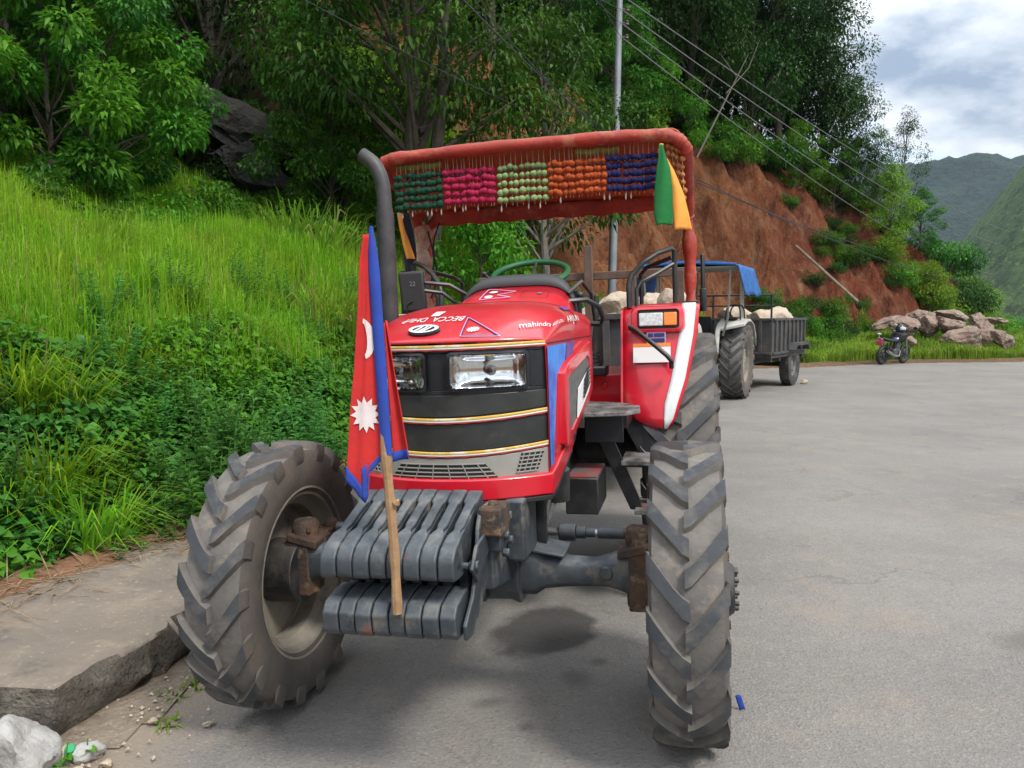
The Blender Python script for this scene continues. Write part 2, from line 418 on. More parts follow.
band('panel_strip', 1.4645, 1.492, .0, BLACKP, fp, thick=.02)
for xa_, xb_ in ((X0, CX - .317), (CX - .043, CX + .043), (CX + .317, X1)): band('panel_strip', 1.3305, 1.464, .0, BLACKP, fp, xa_, xb_, thick=.02)
SG = .022
band('tinted_film', 1.130, 1.228, .004, FILM, fp, sag=SG)
band('tinted_film', 1.256, 1.318, .004, FILM, fp, sag=SG, sag1=.006)
for zc, sg in ((1.490, .004), (1.243, SG), (1.120, SG)):
    tr = band('trim_tape', zc - .001, zc + .008, .016, TRIM, T, X0 - .003, X1 + .003, .012, sag=sg)
    band('pale_edge', zc - .008, zc - .0015, .015, TRIMW, tr, X0 - .003, X1 + .003, .011, sag=sg)
    band('red_scallop', zc - .015, zc - .0085, .014, TRIMR, tr, X0 - .003, X1 + .003, .010, scal=.003, sag=sg)
# lower grille: grey plate, slot shade painted as dark strips on it, behind grey bars
lg = band('lower_grille', 1.002, 1.104, .010, GREY, T, thick=.012, bev=.003, sag=.010, sag1=SG)
def slot(xs, z0, z1, nb, nv, parent):
    """xs: left/right x at bottom and top"""
    mb = MB(); n = 24; lo, hi = [], []
    poly = [(xs[0], z0), (xs[1], z0), (xs[3], z1), (xs[2], z1)]
    rr = []
    for i in range(n + 1):
        f = i / n; xb, xt = lerp(xs[0], xs[1], f), lerp(xs[2], xs[3], f)
        rr.append([face(xb, z0, .013), face(xt, z1, .013), face(xt, z1, .009), face(xb, z0, .009)])
    mb.loft(rr); o = mb.build('air_slot', DARK, parent)
    mb = MB()
    for k in range(nb + 2):
        g = k / (nb + 1); z = lerp(z0, z1, g); a, b = lerp(xs[0], xs[2], g), lerp(xs[1], xs[3], g)
        mb.tube([face(lerp(a, b, i / 16), z, .0135) for i in range(17)], .0028, 6)
    for k in range(nv):
        f = (k + .5) / nv if nv > 3 else k / max(nv - 1, 1)
        mb.tube([face(lerp(lerp(xs[0], xs[1], f), lerp(xs[2], xs[3], f), g), lerp(z0, z1, g), .0145) for g in (0, .5, 1)], .0022, 6)
    mb.build('grille_bar', GREY, o)
slot((CX - .21, CX + .21, CX - .16, CX + .16), 1.002, 1.062, 3, 6, lg)
slot((CX + .265, CX + .335, CX + .285, CX + .358), 1.022, 1.092, 4, 4, lg)
slot((CX - .335, CX - .265, CX - .358, CX - .285), 1.022, 1.092, 4, 4, lg)
# red lip round the foot of the hood, and the black seal under it
def ubar(name, z0, z1, out, mat, back, rise=0.0, bev=.006):
    P = []
    for i in range(6): P.append((CX - HW - out - .002, lerp(back, .0, i / 5)))
    for i in range(31):
        x = lerp(CX - HW, CX + HW, i / 30); P.append((x + math.copysign(out, x - CX) * abs((x - CX) / HW) ** 4, yfront(x) - out))
    for i in range(6): P.append((CX + HW + out + .002, lerp(.0, back, i / 5)))
    mb = MB(); rr = []
    for x, y in P:
        dz = rise * max(0, y + .05) / (back + .05)
        ix = x - math.copysign(.03, x - CX) * min(1, abs(x - CX) / HW) ** 6; iy = y + (.03 if y < .0 else 0)
        rr.append([(x, y, z0 + dz), (x, y, z1 + dz), (ix, iy, z1 + dz + .003), (ix, iy, z0 + dz)])
    mb.loft(rr); return mb.build(name, mat, T, bevel=bev)
ubar('hood_lip', .930, 1.008, .018, RED, .42, .10)
ubar('rubber_seal', .908, .927, .014, RUBBER, .40, .095, .003)
# headlights
def headlight(x0, x1):
    z0, z1 = 1.332, 1.462; n = 14
    s = 1 if x1 > CX else -1
    def g(x, f, l):
        sh = (.012 if f < .5 else 0)
        return face(x, lerp(z0 + .006 * abs(x - CX) / .3, z1, f), l)
    def ring_of(l, ins):
        xa, xb = x0 + ins, x1 - ins; fi = ins / (z1 - z0); cr = .018; pts = []
        for cx_, cf, a0 in ((xb - cr, 1 - fi, 90), (xb - cr, fi, 0), (xa + cr, fi, -90), (xa + cr, 1 - fi, -180)):
            for k in range(5):
                a = R(a0 - 90 * k / 4); sy = -1 if cf > .5 else 1
                zz = lerp(z0, z1, cf) + sy * cr
                pts.append((cx_ + cr * math.cos(a), zz + cr * math.sin(a)))
        return [face(px, pz, l) for px, pz in pts]
    mb = MB(); mb.loft([ring_of(.020, -.006), ring_of(.022, .003), ring_of(.014, .007), ring_of(-.002, .007), ring_of(-.002, -.006)], True, False)
    hl = mb.build('headlight', BLACKP, T)
    def RF(u, v):
        x = lerp(x0 + .006, x1 - .006, u); z = lerp(z0 + .006, z1 - .006, v); a_, b_ = (u - .5) * 2, (v - .5) * 2
        e = max(abs(a_) ** 6, abs(b_) ** 6); dp = .062 * (1 - e) * (1 - .55 * min(1, (a_ * a_ * 1.2 + b_ * b_ * .35)))
        q = face(x, z, .017); return (q[0], q[1] + dp + (.0025 * abs(math.sin(u * 22)) if abs(a_) > .42 else 0) * (1 - e), q[2])
    mb = MB(); mb.grid(RF, 96, 32); mb.build('reflector', CHROME, hl, ang=80)
    xc = (x0 + x1) / 2; p0 = RF(.5, .5)
    mb = MB(); mb.lathe([(.0, .020), (-.010, .018), (-.016, .012), (-.016, .001)], 20, 'y', p0, caps=False); mb.build('bulb_holder', STEEL, hl)
    mb = MB(); mb.tube([(p0[0], p0[1] - .014, p0[2]), (p0[0], p0[1] - .040, p0[2])], [.010, .009], 12); mb.build('bulb', M('bulb', (.62, .20, .10), .12), hl)
    # pressed lens: vertical flutes in clear glass
    def L(u, v):
        x = lerp(x0 + .007, x1 - .007, u); return face(x, lerp(z0 + .007, z1 - .007, v), .021 + .0010 * math.sin(u * 95) * (1 if .10 < v < .92 and (u < .36 or u > .62) else 0))
    mb = MB(); mb.grid(L, 120, 8); mb.build('lens', GLASS, hl, solid=.002)
headlight(CX + .045, CX + .315); headlight(CX - .315, CX - .045)
# writing and pictures on the hood
em = MB()
def oval(ux, vx, k=24, l=.004): return [hood_xt(-.062 + ux * math.cos(2 * PI * i / k), .076 + vx * math.sin(2 * PI * i / k), l) for i in range(k)]
em.loft([oval(.064, .037, l=.0), oval(.064, .037, l=.012), oval(.058, .033, l=.015)], True, True)
emblem = em.build('emblem', M('black badge', (.01, .01, .012), .25), T)
em = MB(); ra = [hood_xt(-.062 + .060 * math.cos(2 * PI * i / 32), .076 + .034 * math.sin(2 * PI * i / 32), .0172) for i in range(32)]
rb = [hood_xt(-.062 + .045 * math.cos(2 * PI * i / 32), .076 + .024 * math.sin(2 * PI * i / 32), .0172) for i in range(32)]
em.loft([ra, rb, [(p[0], p[1], p[2] - .002) for p in rb]], True, False)
for dx in (-.020, .0, .016):
    q = [(-.062 + dx - .021, .050), (-.062 + dx - .007, .050), (-.062 + dx * 1.1 + .012, .083), (-.062 + dx * 1.1 + .018, .102), (-.062 + dx * 1.1 + .008, .102), (-.062 + dx * 1.1 + .001, .083)]
    decal(em, q, lambda u, v: hood_xt(u, v, .0172), 1)
em.build('chrome_mark', M('badge chrome', (.70, .71, .73), .35, 0.0), emblem)
text_obj('BECCA  DHIrP', 'hood_lettering', PWHITE, lambda x, y: hood_xt(.055 - x * .26, .215 - y * .05, .007), T, 1, True)
# flag stickers on the hood
def flagstick(fn, name, pts, sun, r):
    mb = MB()
    for a, b in zip(pts, pts[1:] + pts[:1]): decal(mb, strip_poly(a, b, .006), fn, 2)
    o = mb.build(name, LILAC, T)
    mb = MB()
    for a, b in zip(pts, pts[1:] + pts[:1]):
        decal(mb, strip_poly((a[0] * .94 + sun[0] * .06, a[1] * .94 + sun[1] * .06), (b[0] * .94 + sun[0] * .06, b[1] * .94 + sun[1] * .06), .004), lambda u, v: tuple(Vector(fn(u, v)) + Vector((0, 0, .0006))), 2)
    mb.build('blue_outline', NAVY, o)
    mb = MB(); P = []
    for k in range(24):
        q = r if k % 2 == 0 else r * .68; P.append((sun[0] + q * math.cos(2 * PI * k / 24), sun[1] + q * .9 * math.sin(2 * PI * k / 24)))
    fan(mb, sun, P, fn, 2); mb.build('sun', PWHITE, o)
flagstick(lambda u, v: hood_xt(u, v, .006), 'flag_sticker', [(.095, .030), (.235, .022), (.070, .20)], (.125, .082), .026)
# bright patch of white sticker at the back of the hood
mb = MB(); decal(mb, [(-.10, .235), (-.065, .235), (-.058, .30), (-.10, .30)], lambda u, v: hood_xt(u, v, .006), 1); mb.build('fuel_sticker', PWHITE, T)
def shoulder(yy, th): return hood_pt((yy + .09) / 1.07, th, .007)
text_obj('mahindra', 'side_lettering', PWHITE, lambda x, y: hood_pt(.085 + .062 * x + .050 * y, lerp(36, 70, x) - y * 4, .007), T, 1, True)
text_obj('605 DI-i', 'side_lettering', PWHITE, lambda x, y: hood_pt(.16 + .16 * x + .05 * y, lerp(73, 82, x) - y * 4, .007), T, 1, True)
text_obj('ARJUN', 'side_lettering', PWHITE, lambda x, y: hood_pt(.42 + .26 * x, 87 - y * 13, .007), T, 1, True)
def sidep(y, z, l=.004): return (CX + HW + .035 * max(0, (y + .09) / 1.07) + .004 + l, y, z)
mb = MB(); decal(mb, [(-.082, 1.475), (.30, 1.475), (.24, 1.40), (.08, 1.36), (.02, 1.2), (-.03, 1.03), (-.085, 1.03)], lambda u, v: sidep(u, v, .005), 2)
dc = mb.build('blue_decal', DBLUE, T)
mb = MB(); decal(mb, [(.30, 1.476), (.46, 1.476), (.40, 1.40), (.24, 1.395)], lambda u, v: sidep(u, v, .0065), 1); mb.build('purple_patch', PURPLE, dc)
mb = MB(); decal(mb, [(.44, 1.56), (.56, 1.56), (.6, 1.60), (.46, 1.60)], lambda u, v: hood_pt((u + .09) / 1.07, 62 - (v - 1.56) * 300, .007), 2); mb.build('purple_patch', PURPLE, dc)
# seams of the sheet metal
SEAM = M('seam shadow gap', (.03, .004, .005), .7)
for s in (1, -1):
    mb = MB(); mb.grid(lambda u, v, s=s: (CX + s * (HW + .035 * u + .0062), lerp(-.06, .97, u), 1.484 + .004 * v), 30, 1); mb.build('seam', SEAM, T, solid=.002)
    mb = MB(); mb.cyl((CX + s * (HW + .036), .86, 1.45), .012, .012, 'x', 10); mb.build('latch', STEEL, T)
mb = MB(); mb.grid(lambda u, v: hood_pt(.60 + .004 * v, lerp(-88, 88, u), .0045), 60, 1); mb.build('seam', SEAM, T, solid=.002)
# protruding side vent with its mesh and louvred plate (both sides)
for s in (1, -1):
    mb = MB()
    sx = lambda y, l: CX + s * (HW + .035 * max(0, (y + .09) / 1.07) + l)
    outer = [(.10, 1.37), (.20, 1.40), (.72, 1.475), (.80, 1.44), (.80, 1.235), (.70, 1.19), (.18, 1.06), (.12, 1.08)]
    inner = [(.19, 1.335), (.24, 1.345), (.66, 1.40), (.72, 1.385), (.72, 1.275), (.66, 1.24), (.26, 1.125), (.20, 1.13)]
    mb.loft([[(sx(y, 0), y, z) for y, z in outer], [(sx(y, .026), y + .012, z - .006) for y, z in outer], [(sx(y, .032), lerp(y, .46, .06), lerp(z, 1.26, .06)) for y, z in outer], [(sx(y, .034), y, z) for y, z in inner], [(sx(y, .022), y, z) for y, z in inner]], True, False)
    sv = mb.build('side_vent', RED, T, bevel=.008)
    mb = MB(); mb.prism([(sx(y, .021), y, z) for y, z in inner], (s * .006, 0, 0)); mb.build('vent_mesh', HOODGREY, sv)
    mb = MB(); pl = [(.40, 1.275), (.69, 1.345), (.70, 1.27), (.65, 1.24), (.36, 1.155)]
    mb.prism([(sx(y, .031), y, z) for y, z in pl], (s * .006, 0, 0)); lv = mb.build('louvre_plate', PWHITE, sv)
    mb = MB()
    for k in range(5):
        z = 1.225 + .018 * k
        mb.prism([(sx(0.6, .0375), .475 + .01 * k, z), (sx(.6, .0375), .69, z + .052), (sx(.6, .0375), .69, z + .061), (sx(.6, .0375), .475 + .01 * k, z + .008)], (s * .004, 0, 0))
    mb.build('louvre_slot', DARK, lv)
# dash cowl
mb = MB(); rr = []
for (y, zt, w, zs) in ((.55, 1.58, .33, 1.45), (.76, 1.66, .325, 1.45), (.86, 1.70, .315, 1.45), (1.00, 1.742, .300, 1.45)):
    p = 2 / 4.2
    rr.append([(.045 + w * math.copysign(abs(math.sin(R(a))) ** p, math.sin(R(a))), y, zs + (zt - zs) * abs(math.cos(R(a))) ** p) for a in [-90 + 6 * i for i in range(31)]])
mb.loft(rr, False, False); cw = mb.build('dash_cowl', RED, T, solid=.006, ang=60)
mb = MB(); rr = []
for (y, zt, w, zs) in ((1.001, 1.748, .306, 1.45), (1.03, 1.790, .300, 1.45), (1.08, 1.806, .29, 1.45), (1.19, 1.79, .28, 1.45)):
    rr.append([(.045 + w * math.copysign(abs(math.sin(R(a))) ** p, math.sin(R(a))), y, zs + (zt - zs) * abs(math.cos(R(a))) ** p) for a in [-90 + 6 * i for i in range(31)]])
mb.loft(rr, False, False); mb.build('dash_top', M('dash rubber', (.045, .047, .05), .6, bump=[(120, .2, .003)]), T, solid=.012, ang=60)
def cowlp(u, v, l=.004):
    zt = interp(v, [.76, .86, 1.0], [1.66, 1.70, 1.742]); q = min(abs(u - .045) / .31, .99)
    return (u, v - .003, 1.45 + (zt - 1.45) * (1 - q ** 4.2) ** (1 / 4.2) + l + .004)
pts = [(-.10, .80), (.055, .815), (-.02, .85), (.065, .90), (-.09, .965)]
mb = MB()
for a, b in zip(pts, pts[1:] + pts[:1]): decal(mb, strip_poly(a, b, .006), cowlp, 2)
fs = mb.build('flag_sticker', LILAC, T)
mb = MB()
for c0, nm_ in (((-.06, .83), 'sun'), ((-.05, .90), 'moon')):
    mb = MB(); decal(mb, [(c0[0] + .022 * math.cos(k * PI / 6), c0[1] + .018 * math.sin(k * PI / 6)) for k in range(12)], cowlp, 1); mb.build(nm_, PWHITE, fs)
mb = MB(); decal(mb, [(.19 + .012 * math.cos(k * PI / 5), .86 + .012 * math.sin(k * PI / 5)) for k in range(10)], cowlp, 0); mb.build('key_lock', STEEL, cw)
mb = MB(); q = [(.10, .815), (.235, .81), (.23, .925), (.105, .93)]
for a, b in zip(q, q[1:] + q[:1]): decal(mb, strip_poly(a, b, .003), cowlp, 2)
mb.build('hatch_seam', M('seam red', (.16, .008, .012), .5), cw)
# steering wheel and column
tilt = Matrix.Translation((.058, 1.30, 1.825)) @ Matrix.Rotation(R(22), 4, 'X')
mb = MB(); mb.X = tilt
mb.lathe([(.017 * math.sin(2 * PI * i / 10), .205 + .017 * math.cos(2 * PI * i / 10)) for i in range(10)], 48, 'z', closed=True)
sw = mb.build('steering_wheel', GREENC, T)
mb = MB(); mb.X = tilt
for k in range(3):
    a = R(90 + 120 * k); mb.tube([(0, 0, -.03), (.12 * math.cos(a), .12 * math.sin(a), -.02), (.205 * math.cos(a), .205 * math.sin(a), 0)], .009, 6)
mb.cyl((0, 0, -.03), .035, .04, 'z'); mb.build('spoke', BLACK, sw)
mb = MB(); mb.tube([(.058, 1.32, 1.80), (.055, 1.2, 1.55), (.05, 1.12, 1.2)], .028, 10); mb.build('steering_column', BLACK, T)
mb = MB(); mb.tube([(-.05, 1.22, 1.74), (-.15, 1.25, 1.80), (-.19, 1.27, 1.83)], .008, 6); mb.ball((-.195, 1.272, 1.835), .016); mb.build('throttle_lever', BLACK, T)
# exhaust stack
mb = MB(); ex, ey_ = -.428, .45
path = [(ex, ey_, 1.42), (ex, ey_, 2.08)] ; mb.tube(path, .040, 20)
mb.tube([(ex, ey_, 2.06), (ex, ey_, 2.10)], .036, 20)
mb.build('exhaust_stack', EXH, T)
mb = MB(); bend = [(ex, ey_, 2.09), (ex, ey_, 2.16)] + [(ex - .095 + .095 * math.cos(R(a)), ey_, 2.16 + .17 * math.sin(R(a)) * 1.0) for a in (15, 30, 45, 58, 70)]
bend.append((ex - .098, ey_ , 2.345))
mb.tube(bend, .033, 18, caps=False); mb.tube(bend, .028, 18, caps=False); mb.build('exhaust_tip', EXH, T)
mb = MB(); mb.tube([(ex, ey_, 1.25), (ex, ey_, 1.43)], .033, 14); mb.tube([(ex, ey_, 1.27), (ex + .12, ey_, 1.2), (-.2, .5, 1.15)], .03, 10); mb.build('exhaust_pipe', RUST, T)
# mirror on its arms
mb = MB(); mb.box((-.515, 1.0, 1.745), (.135, .03, .215), (0, R(-3), R(12))); mi = mb.build('mirror', RUBBER, T, bevel=.018, seg=3)
mb = MB(); mb.tube([(-.45, 1.01, 1.79), (-.33, 1.05, 1.775), (-.22, 1.12, 1.70), (-.17, 1.15, 1.62)], .011, 8)
mb.tube([(-.46, 1.01, 1.75), (-.37, 1.05, 1.735), (-.29, 1.1, 1.66), (-.28, 1.12, 1.56)], .011, 8)
mb.tube([(-.545, .98, 1.63), (-.54, .978, 1.68), (-.51, .977, 1.70)], .005, 6); mb.build('mirror_arm', BLACK, mi)
text_obj('22', 'mirror_number', M('faded grey', (.18, .19, .2), .7), lambda x, y: (-.508 + x, .979, 1.785 + y), mi, .034)

# ------------------------------------------------------------------ engine, frame, axle
mb = MB(); mb.b2((-.19, -.14, .60), (.20, 1.0, 1.0)); mb.b2((-.16, 1.0, .62), (.18, 2.35, 1.02)); mb.b2((-.25, .95, .68), (.27, 1.15, 1.08))
for k in range(6): mb.b2((.20, .10 + .13 * k, .82), (.235, .19 + .13 * k, 1.12))
mb.b2((-.17, .0, 1.0), (.17, .9, 1.24)); mb.cyl((.0, 2.12, .73), .13, 1.5, 'x', 20)
mb.cyl((.235, .22, .80), .06, .10, 'x', 16); mb.cyl((.24, .46, .80), .048, .15, 'y', 16)
mb.build('engine_block', GREASE, T, bevel=.01)
mb = MB()
for pts, r in (([(.33, .16, .93), (.345, .22, 1.0), (.33, .36, 1.06), (.335, .5, 1.10), (.33, .62, 1.18)], .012), ([(.31, .2, .76), (.33, .26, .9), (.345, .4, 1.02), (.34, .6, 1.1)], .011),
               ([(.30, .32, .86), (.345, .38, .93), (.36, .45, .97), (.35, .5, .92), (.31, .46, .89)], .009), ([(.28, .1, .7), (.30, .3, .72), (.3, .55, .8), (.28, .8, .9)], .014), ([(.26, .5, 1.12), (.34, .62, 1.12), (.36, .72, 1.04), (.33, .85, .98)], .013)):
    mb.tube(pts, r, 8)
mb.build('hose', M('dusty hose', (.09, .09, .09), .6, var=((.03, .03, .03), 12, .4, .7)), T)
mb = MB(); mb.lathe([(0, .001), (0, .055), (.14, .06), (.155, .04), (.155, .001)], 20, 'z', (.315, .47, .77)); mb.build('oil_filter', GREASE, T, bevel=.004)
mb = MB(); mb.b2((.295, .07, .60), (.335, .11, .97)); mb.b2((.30, .05, .90), (.345, .13, .94)); mb.cyl((.315, .09, .62), .02, .08, 'z', 10); mb.build('hood_stay', BLACK, T, bevel=.004)
# front support casting
mb = MB()
mb.prism([(-.20, -.38, .66), (-.20, -.38, .90), (-.20, -.15, .925), (-.20, .1, .9), (-.20, .1, .66), (-.20, -.1, .60)], (.44, 0, 0))
mb.b2((.235, -.20, .70), (.31, .02, .93))
mb.build('front_support', IRON, T, bevel=.012)
mb = MB(); mb.b2((.205, -.44, .86), (.285, -.31, .955)); mb.cyl((.245, -.375, .958), .022, .02, 'z', 6); mb.build('tow_bracket', RUST, T, bevel=.008)
# axle beam
def axle_side(s):
    rr = []
    for x, z, hy, hz in ((.10, .60, .10, .125), (.20, .605, .10, .125), (.232, .605, .115, .135), (.245, .605, .115, .135), (.25, .605, .085, .105), (.30, .60, .082, .10), (.335, .595, .072, .07), (.42, .59, .062, .055), (.52, .59, .058, .050), (.58, .598, .062, .058), (.63, .60, .065, .075), (.675, .59, .065, .085), (.72, .575, .06, .09)):
        ring = []
        for k in range(16):
            a = 2 * PI * k / 16; cx_, sz = math.cos(a), math.sin(a)
            ring.append((s * x + .0, hy * math.copysign(abs(cx_) ** .6, cx_), z + hz * math.copysign(abs(sz) ** .6, sz)))
        rr.append(ring)
    return rr
mb = MB(); mb.loft(axle_side(1)); mb.loft(axle_side(-1)); mb.b2((-.12, -.14, .50), (.12, .14, .72))
mb.prism([(.265, -.09, .69), (.42, -.09, .665), (.42, .09, .665), (.265, .09, .69)], (0, 0, .012))
for s in (1, -1): mb.cyl((s * .575, -.06, .605), .026, .03, 'y', 12)
mb.build('front_axle', IRON, T, bevel=.004).location.y = .06
for s in (1, -1):
    mb = MB()
    mb.prism([(s * .62, -.075, .66), (s * .75, -.075, .69), (s * .75, .075, .69), (s * .62, .075, .66)], (0, 0, .035))
    mb.b2((min(s * .66, s * .76), -.07, .46), (max(s * .66, s * .76), .07, .69))
    mb.lathe([(-.14, .001), (-.14, .052), (.15, .056), (.17, .045), (.17, .001)], 16, 'z', (s * .70, 0, .60))
    mb.cyl((s * .78, 0, .548), .105, .12, 'x', 18)
    mb.b2((min(s * .64, s * .72), .05, .64), (max(s * .64, s * .72), .20, .70)); mb.ball((s * .665, .17, .70), .035)
    for dx, dy in ((.03, .04), (.03, -.04), (-.03, .04), (-.03, -.04)): mb.cyl((s * .695 + dx, dy, .735), .012, .03, 'z', 6)
    mb.build('steering_knuckle', RUST, T, bevel=.008).location.y = .06
mb = MB(); mb.tube([(.2, .17, .695), (.64, .17, .695)], .017, 10); mb.build('tie_rod', STEEL, T).location.y = .06
mb = MB(); mb.tube([(.36, .17, .695), (.43, .17, .695)], .036, 12); mb.tube([(.43, .17, .695), (.47, .17, .695)], .026, 12); mb.tube([(.47, .17, .695), (.51, .17, .695)], .020, 12); mb.tube([(.52, .17, .695), (.63, .17, .695)], .024, 12)
mb.build('steering_ram', IRON, T, bevel=.004).location.y = .06
mb = MB(); mb.tube([(-.2, .17, .695), (-.64, .17, .695)], .020, 10); mb.build('tie_rod', STEEL, T).location.y = .06
mb = MB(); mb.b2((.275, .92, .59), (.44, 1.3, .775)); tb = mb.build('battery_box', BLACK, T, bevel=.006)
mb = MB(); mb.b2((.285, .93, .777), (.435, 1.29, .782)); mb.build('box_lid', M('worn red lid', (.25, .10, .09), .7, var=((.11, .1, .1), 9, .35, .6), layers=[((.3, .05, .05), 6, .5, .6)]), tb)

# ------------------------------------------------------------------ front weights
core = [(-.33, .972), (-.585, .897), (-.60, .77), (-.52, .77), (-.50, .715), (-.60, .70), (-.64, .625), (-.58, .60), (-.40, .61), (-.33, .66)]
head = [(-.555, .915), (-.635, .893), (-.678, .862), (-.690, .82), (-.686, .785), (-.56, .775)]
jaw = [(-.535, .725), (-.60, .722), (-.668, .708), (-.694, .675), (-.690, .62), (-.665, .597), (-.57, .597)]
topb = [(-.315, .992), (-.385, .972), (-.385, .90), (-.315, .90)]
topl = [(-.690, .800, .838, 1), (-.680, .787, .862, 1), (-.655, .782, .885, 1), (-.615, .780, .899, 1), (-.590, .778, .907, .98), (-.574, .775, .912, .72), (-.558, .772, .917, .46), (-.542, .770, .922, .56), (-.528, .770, .926, .66), (-.46, .770, .948, .62), (-.405, .770, .965, .66), (-.392, .80, .972, .98), (-.34, .86, .988, 1), (-.318, .87, .992, 1)]
for k in range(8):
    mb = MB(); w = .0522; x = -.2455 + .0552 * k + w / 2; j = rnd.uniform(-.005, .005); jz = rnd.uniform(-.002, .002)
    mb.loft([[(x - w * f / 2, y + j, zl + jz), (x + w * f / 2, y + j, zl + jz), (x + w * f / 2, y + j, zh + jz), (x - w * f / 2, y + j, zh + jz)] for y, zl, zh, f in topl])
    mb.prism([(x - w / 2, y + j, z) for y, z in jaw], (w, 0, 0))
    mb.prism([(x - w * .36, y + j, z) for y, z in core], (w * .72, 0, 0))
    mb.build('front_weight', IRON, T, bevel=.0065, seg=3, ang=30)
mb = MB(); mb.prism([(.203, -.34, .93), (.203, -.42, .955), (.203, -.47, .90), (.203, -.50, .80), (.203, -.56, .70), (.203, -.655, .64), (.203, -.645, .59), (.203, -.58, .585), (.203, -.44, .66), (.203, -.34, .72)], (.014, 0, 0))
mb.cyl((.222, -.56, .80), .02, .03, 'x', 6)
mb.prism([(.217, -.40, .80), (.217, -.40, .875), (.217, -.54, .86), (.217, -.60, .80), (.217, -.54, .74)], (.012, 0, 0))
mb.b2((.215, -.40, .80), (.27, -.27, .86))
for dy, dz in ((-.345, .84), (-.345, .78), (-.30, .90), (-.29, .81)): mb.cyl((.275, dy, dz), .016, .024, 'x', 6)
mb.tube([(-.26, -.56, .80), (.235, -.56, .80)], .012, 8)
mb.build('weight_bracket', IRON, T, bevel=.004)

# ------------------------------------------------------------------ fenders, cab floor, seat
def fender(s):
    prof = [(2.80, 1.20), (2.74, 1.36), (2.58, 1.51), (2.35, 1.60), (2.10, 1.632), (1.85, 1.635), (1.66, 1.627), (1.595, 1.605), (1.565, 1.55), (1.55, 1.47), (1.52, 1.36), (1.48, 1.22), (1.44, 1.09), (1.425, 1.01), (1.42, .955)]
    lft = lambda z, y: .53 if (z > 1.1 or y > 2) else interp(z, [.955, .985, 1.04, 1.1], [.70, .62, .56, .53])
    rgt = lambda z, y: .955 if y > 1.7 else interp(z, [.955, 1.0, 1.22, 1.45, 1.63], [.775, .81, .885, .935, .957])
    mb = MB(); rr = []; nt = 12
    for y, z in prof: rr.append([(s * lerp(lft(z, y), rgt(z, y), i / nt), y + (.02 * ((i / nt) - .5) ** 2 * 4 if y < 1.7 else 0), z - .008 * ((i / nt) * 2 - 1) ** 4) for i in range(nt + 1)])
    mb.loft(rr, False, False)
    fe = mb.build('fender', RED, T, solid=.02, bevel=.0, ang=45)
    for i in range(1):
        st = MB(); r2 = []
        for y, z in prof[4:]:
            a, b = lft(z, y), rgt(z, y)
            f0 = interp(z, [.955, 1.22, 1.45, 1.63], [.72, .745, .765, .775]); f1 = .955
            r2.append([(s * lerp(a, b, lerp(f0, f1, k / 4)), y - .014 + (.02 * (lerp(f0, f1, k / 4) - .5) ** 2 * 4 if y < 1.7 else 0), z + (.006 if z > 1.6 else -.002)) for k in range(5)])
        st.loft(r2, False, False); st.build('white_stripe', WHITE, fe, solid=.005)
    # inner wall
    mb = MB(); wall = [(s * .53, y, z - .004) for y, z in prof if True] + [(s * .53, 1.6, .95), (s * .53, 2.7, .95)]
    mb.prism(wall[:-2] + wall[-2:], (s * -.012, 0, 0)); mb.build('inner_guard', RED, fe)
    yf = 1.545
    if True:
        xa, xb = s * .585, s * .87
        mb = MB(); c = ((xa + xb) / 2 + s * .0, yf - .004, 1.553)
        def rr_(w, h, y, r=.02, cz=1.553):
            pts = []
            for sx_, sz_, a0 in ((1, 1, 0), (-1, 1, 90), (-1, -1, 180), (1, -1, 270)):
                for k in range(5):
                    a = R(a0 + 90 * k / 4); pts.append((c[0] + sx_ * (w / 2 - r) + r * math.cos(a), y + .06 * (1.553 - (cz + 0)) - (1.553 - (cz + sz_ * (h / 2 - r) + r * math.sin(a))) * .22, cz + sz_ * (h / 2 - r) + r * math.sin(a)))
            return pts
        mb.loft([rr_(.30, .15, yf + .02, .035), rr_(.285, .138, yf - .022, .035), rr_(.235, .112, yf - .028, .02), rr_(.225, .104, yf - .016, .02)], True, False)
        lh = mb.build('lamp_housing', RED, fe)
        mb = MB(); mb.loft([rr_(.232, .108, yf - .016, .02), rr_(.228, .106, yf - .02, .02)]); mb.build('lamp_back', DARK, lh)
        def half(x0, x1, mat, nm):
            mb = MB(); z0, z1 = 1.516, 1.590
            P = lambda x, z, l: (x, yf - l - (1.553 - z) * .22, z)
            mb.loft([[P(x0, z0, .018), P(x1, z0, .018), P(x1, z1, .018), P(x0, z1, .018)], [P(x0, z0, .032), P(x1, z0, .032), P(x1, z1, .032), P(x0, z1, .032)]]); mb.build(nm, mat, lh, bevel=.006)
        cxx = c[0]
        if s > 0: half(cxx - .104, cxx + .028, CLEAR, 'clear_lens'); half(cxx + .031, cxx + .104, AMBER, 'amber_lens')
        else: half(cxx - .028, cxx + .104, CLEAR, 'clear_lens'); half(cxx - .104, cxx - .031, AMBER, 'amber_lens')
    return fe
fR = fender(1); fender(-1)
fy = lambda z: interp(z, [1.09, 1.22, 1.36, 1.47], [1.432, 1.468, 1.507, 1.54]) - .016
mb = MB(); mb.loft([[(.59, fy(1.315), 1.315), (.795, fy(1.315), 1.315), (.795, fy(1.40), 1.40), (.59, fy(1.40), 1.40)], [(.59, fy(1.315) - .004, 1.315), (.795, fy(1.315) - .004, 1.315), (.795, fy(1.40) - .004, 1.40), (.59, fy(1.40) - .004, 1.40)]])
w1 = mb.build('warning_sticker', PWHITE, fR)
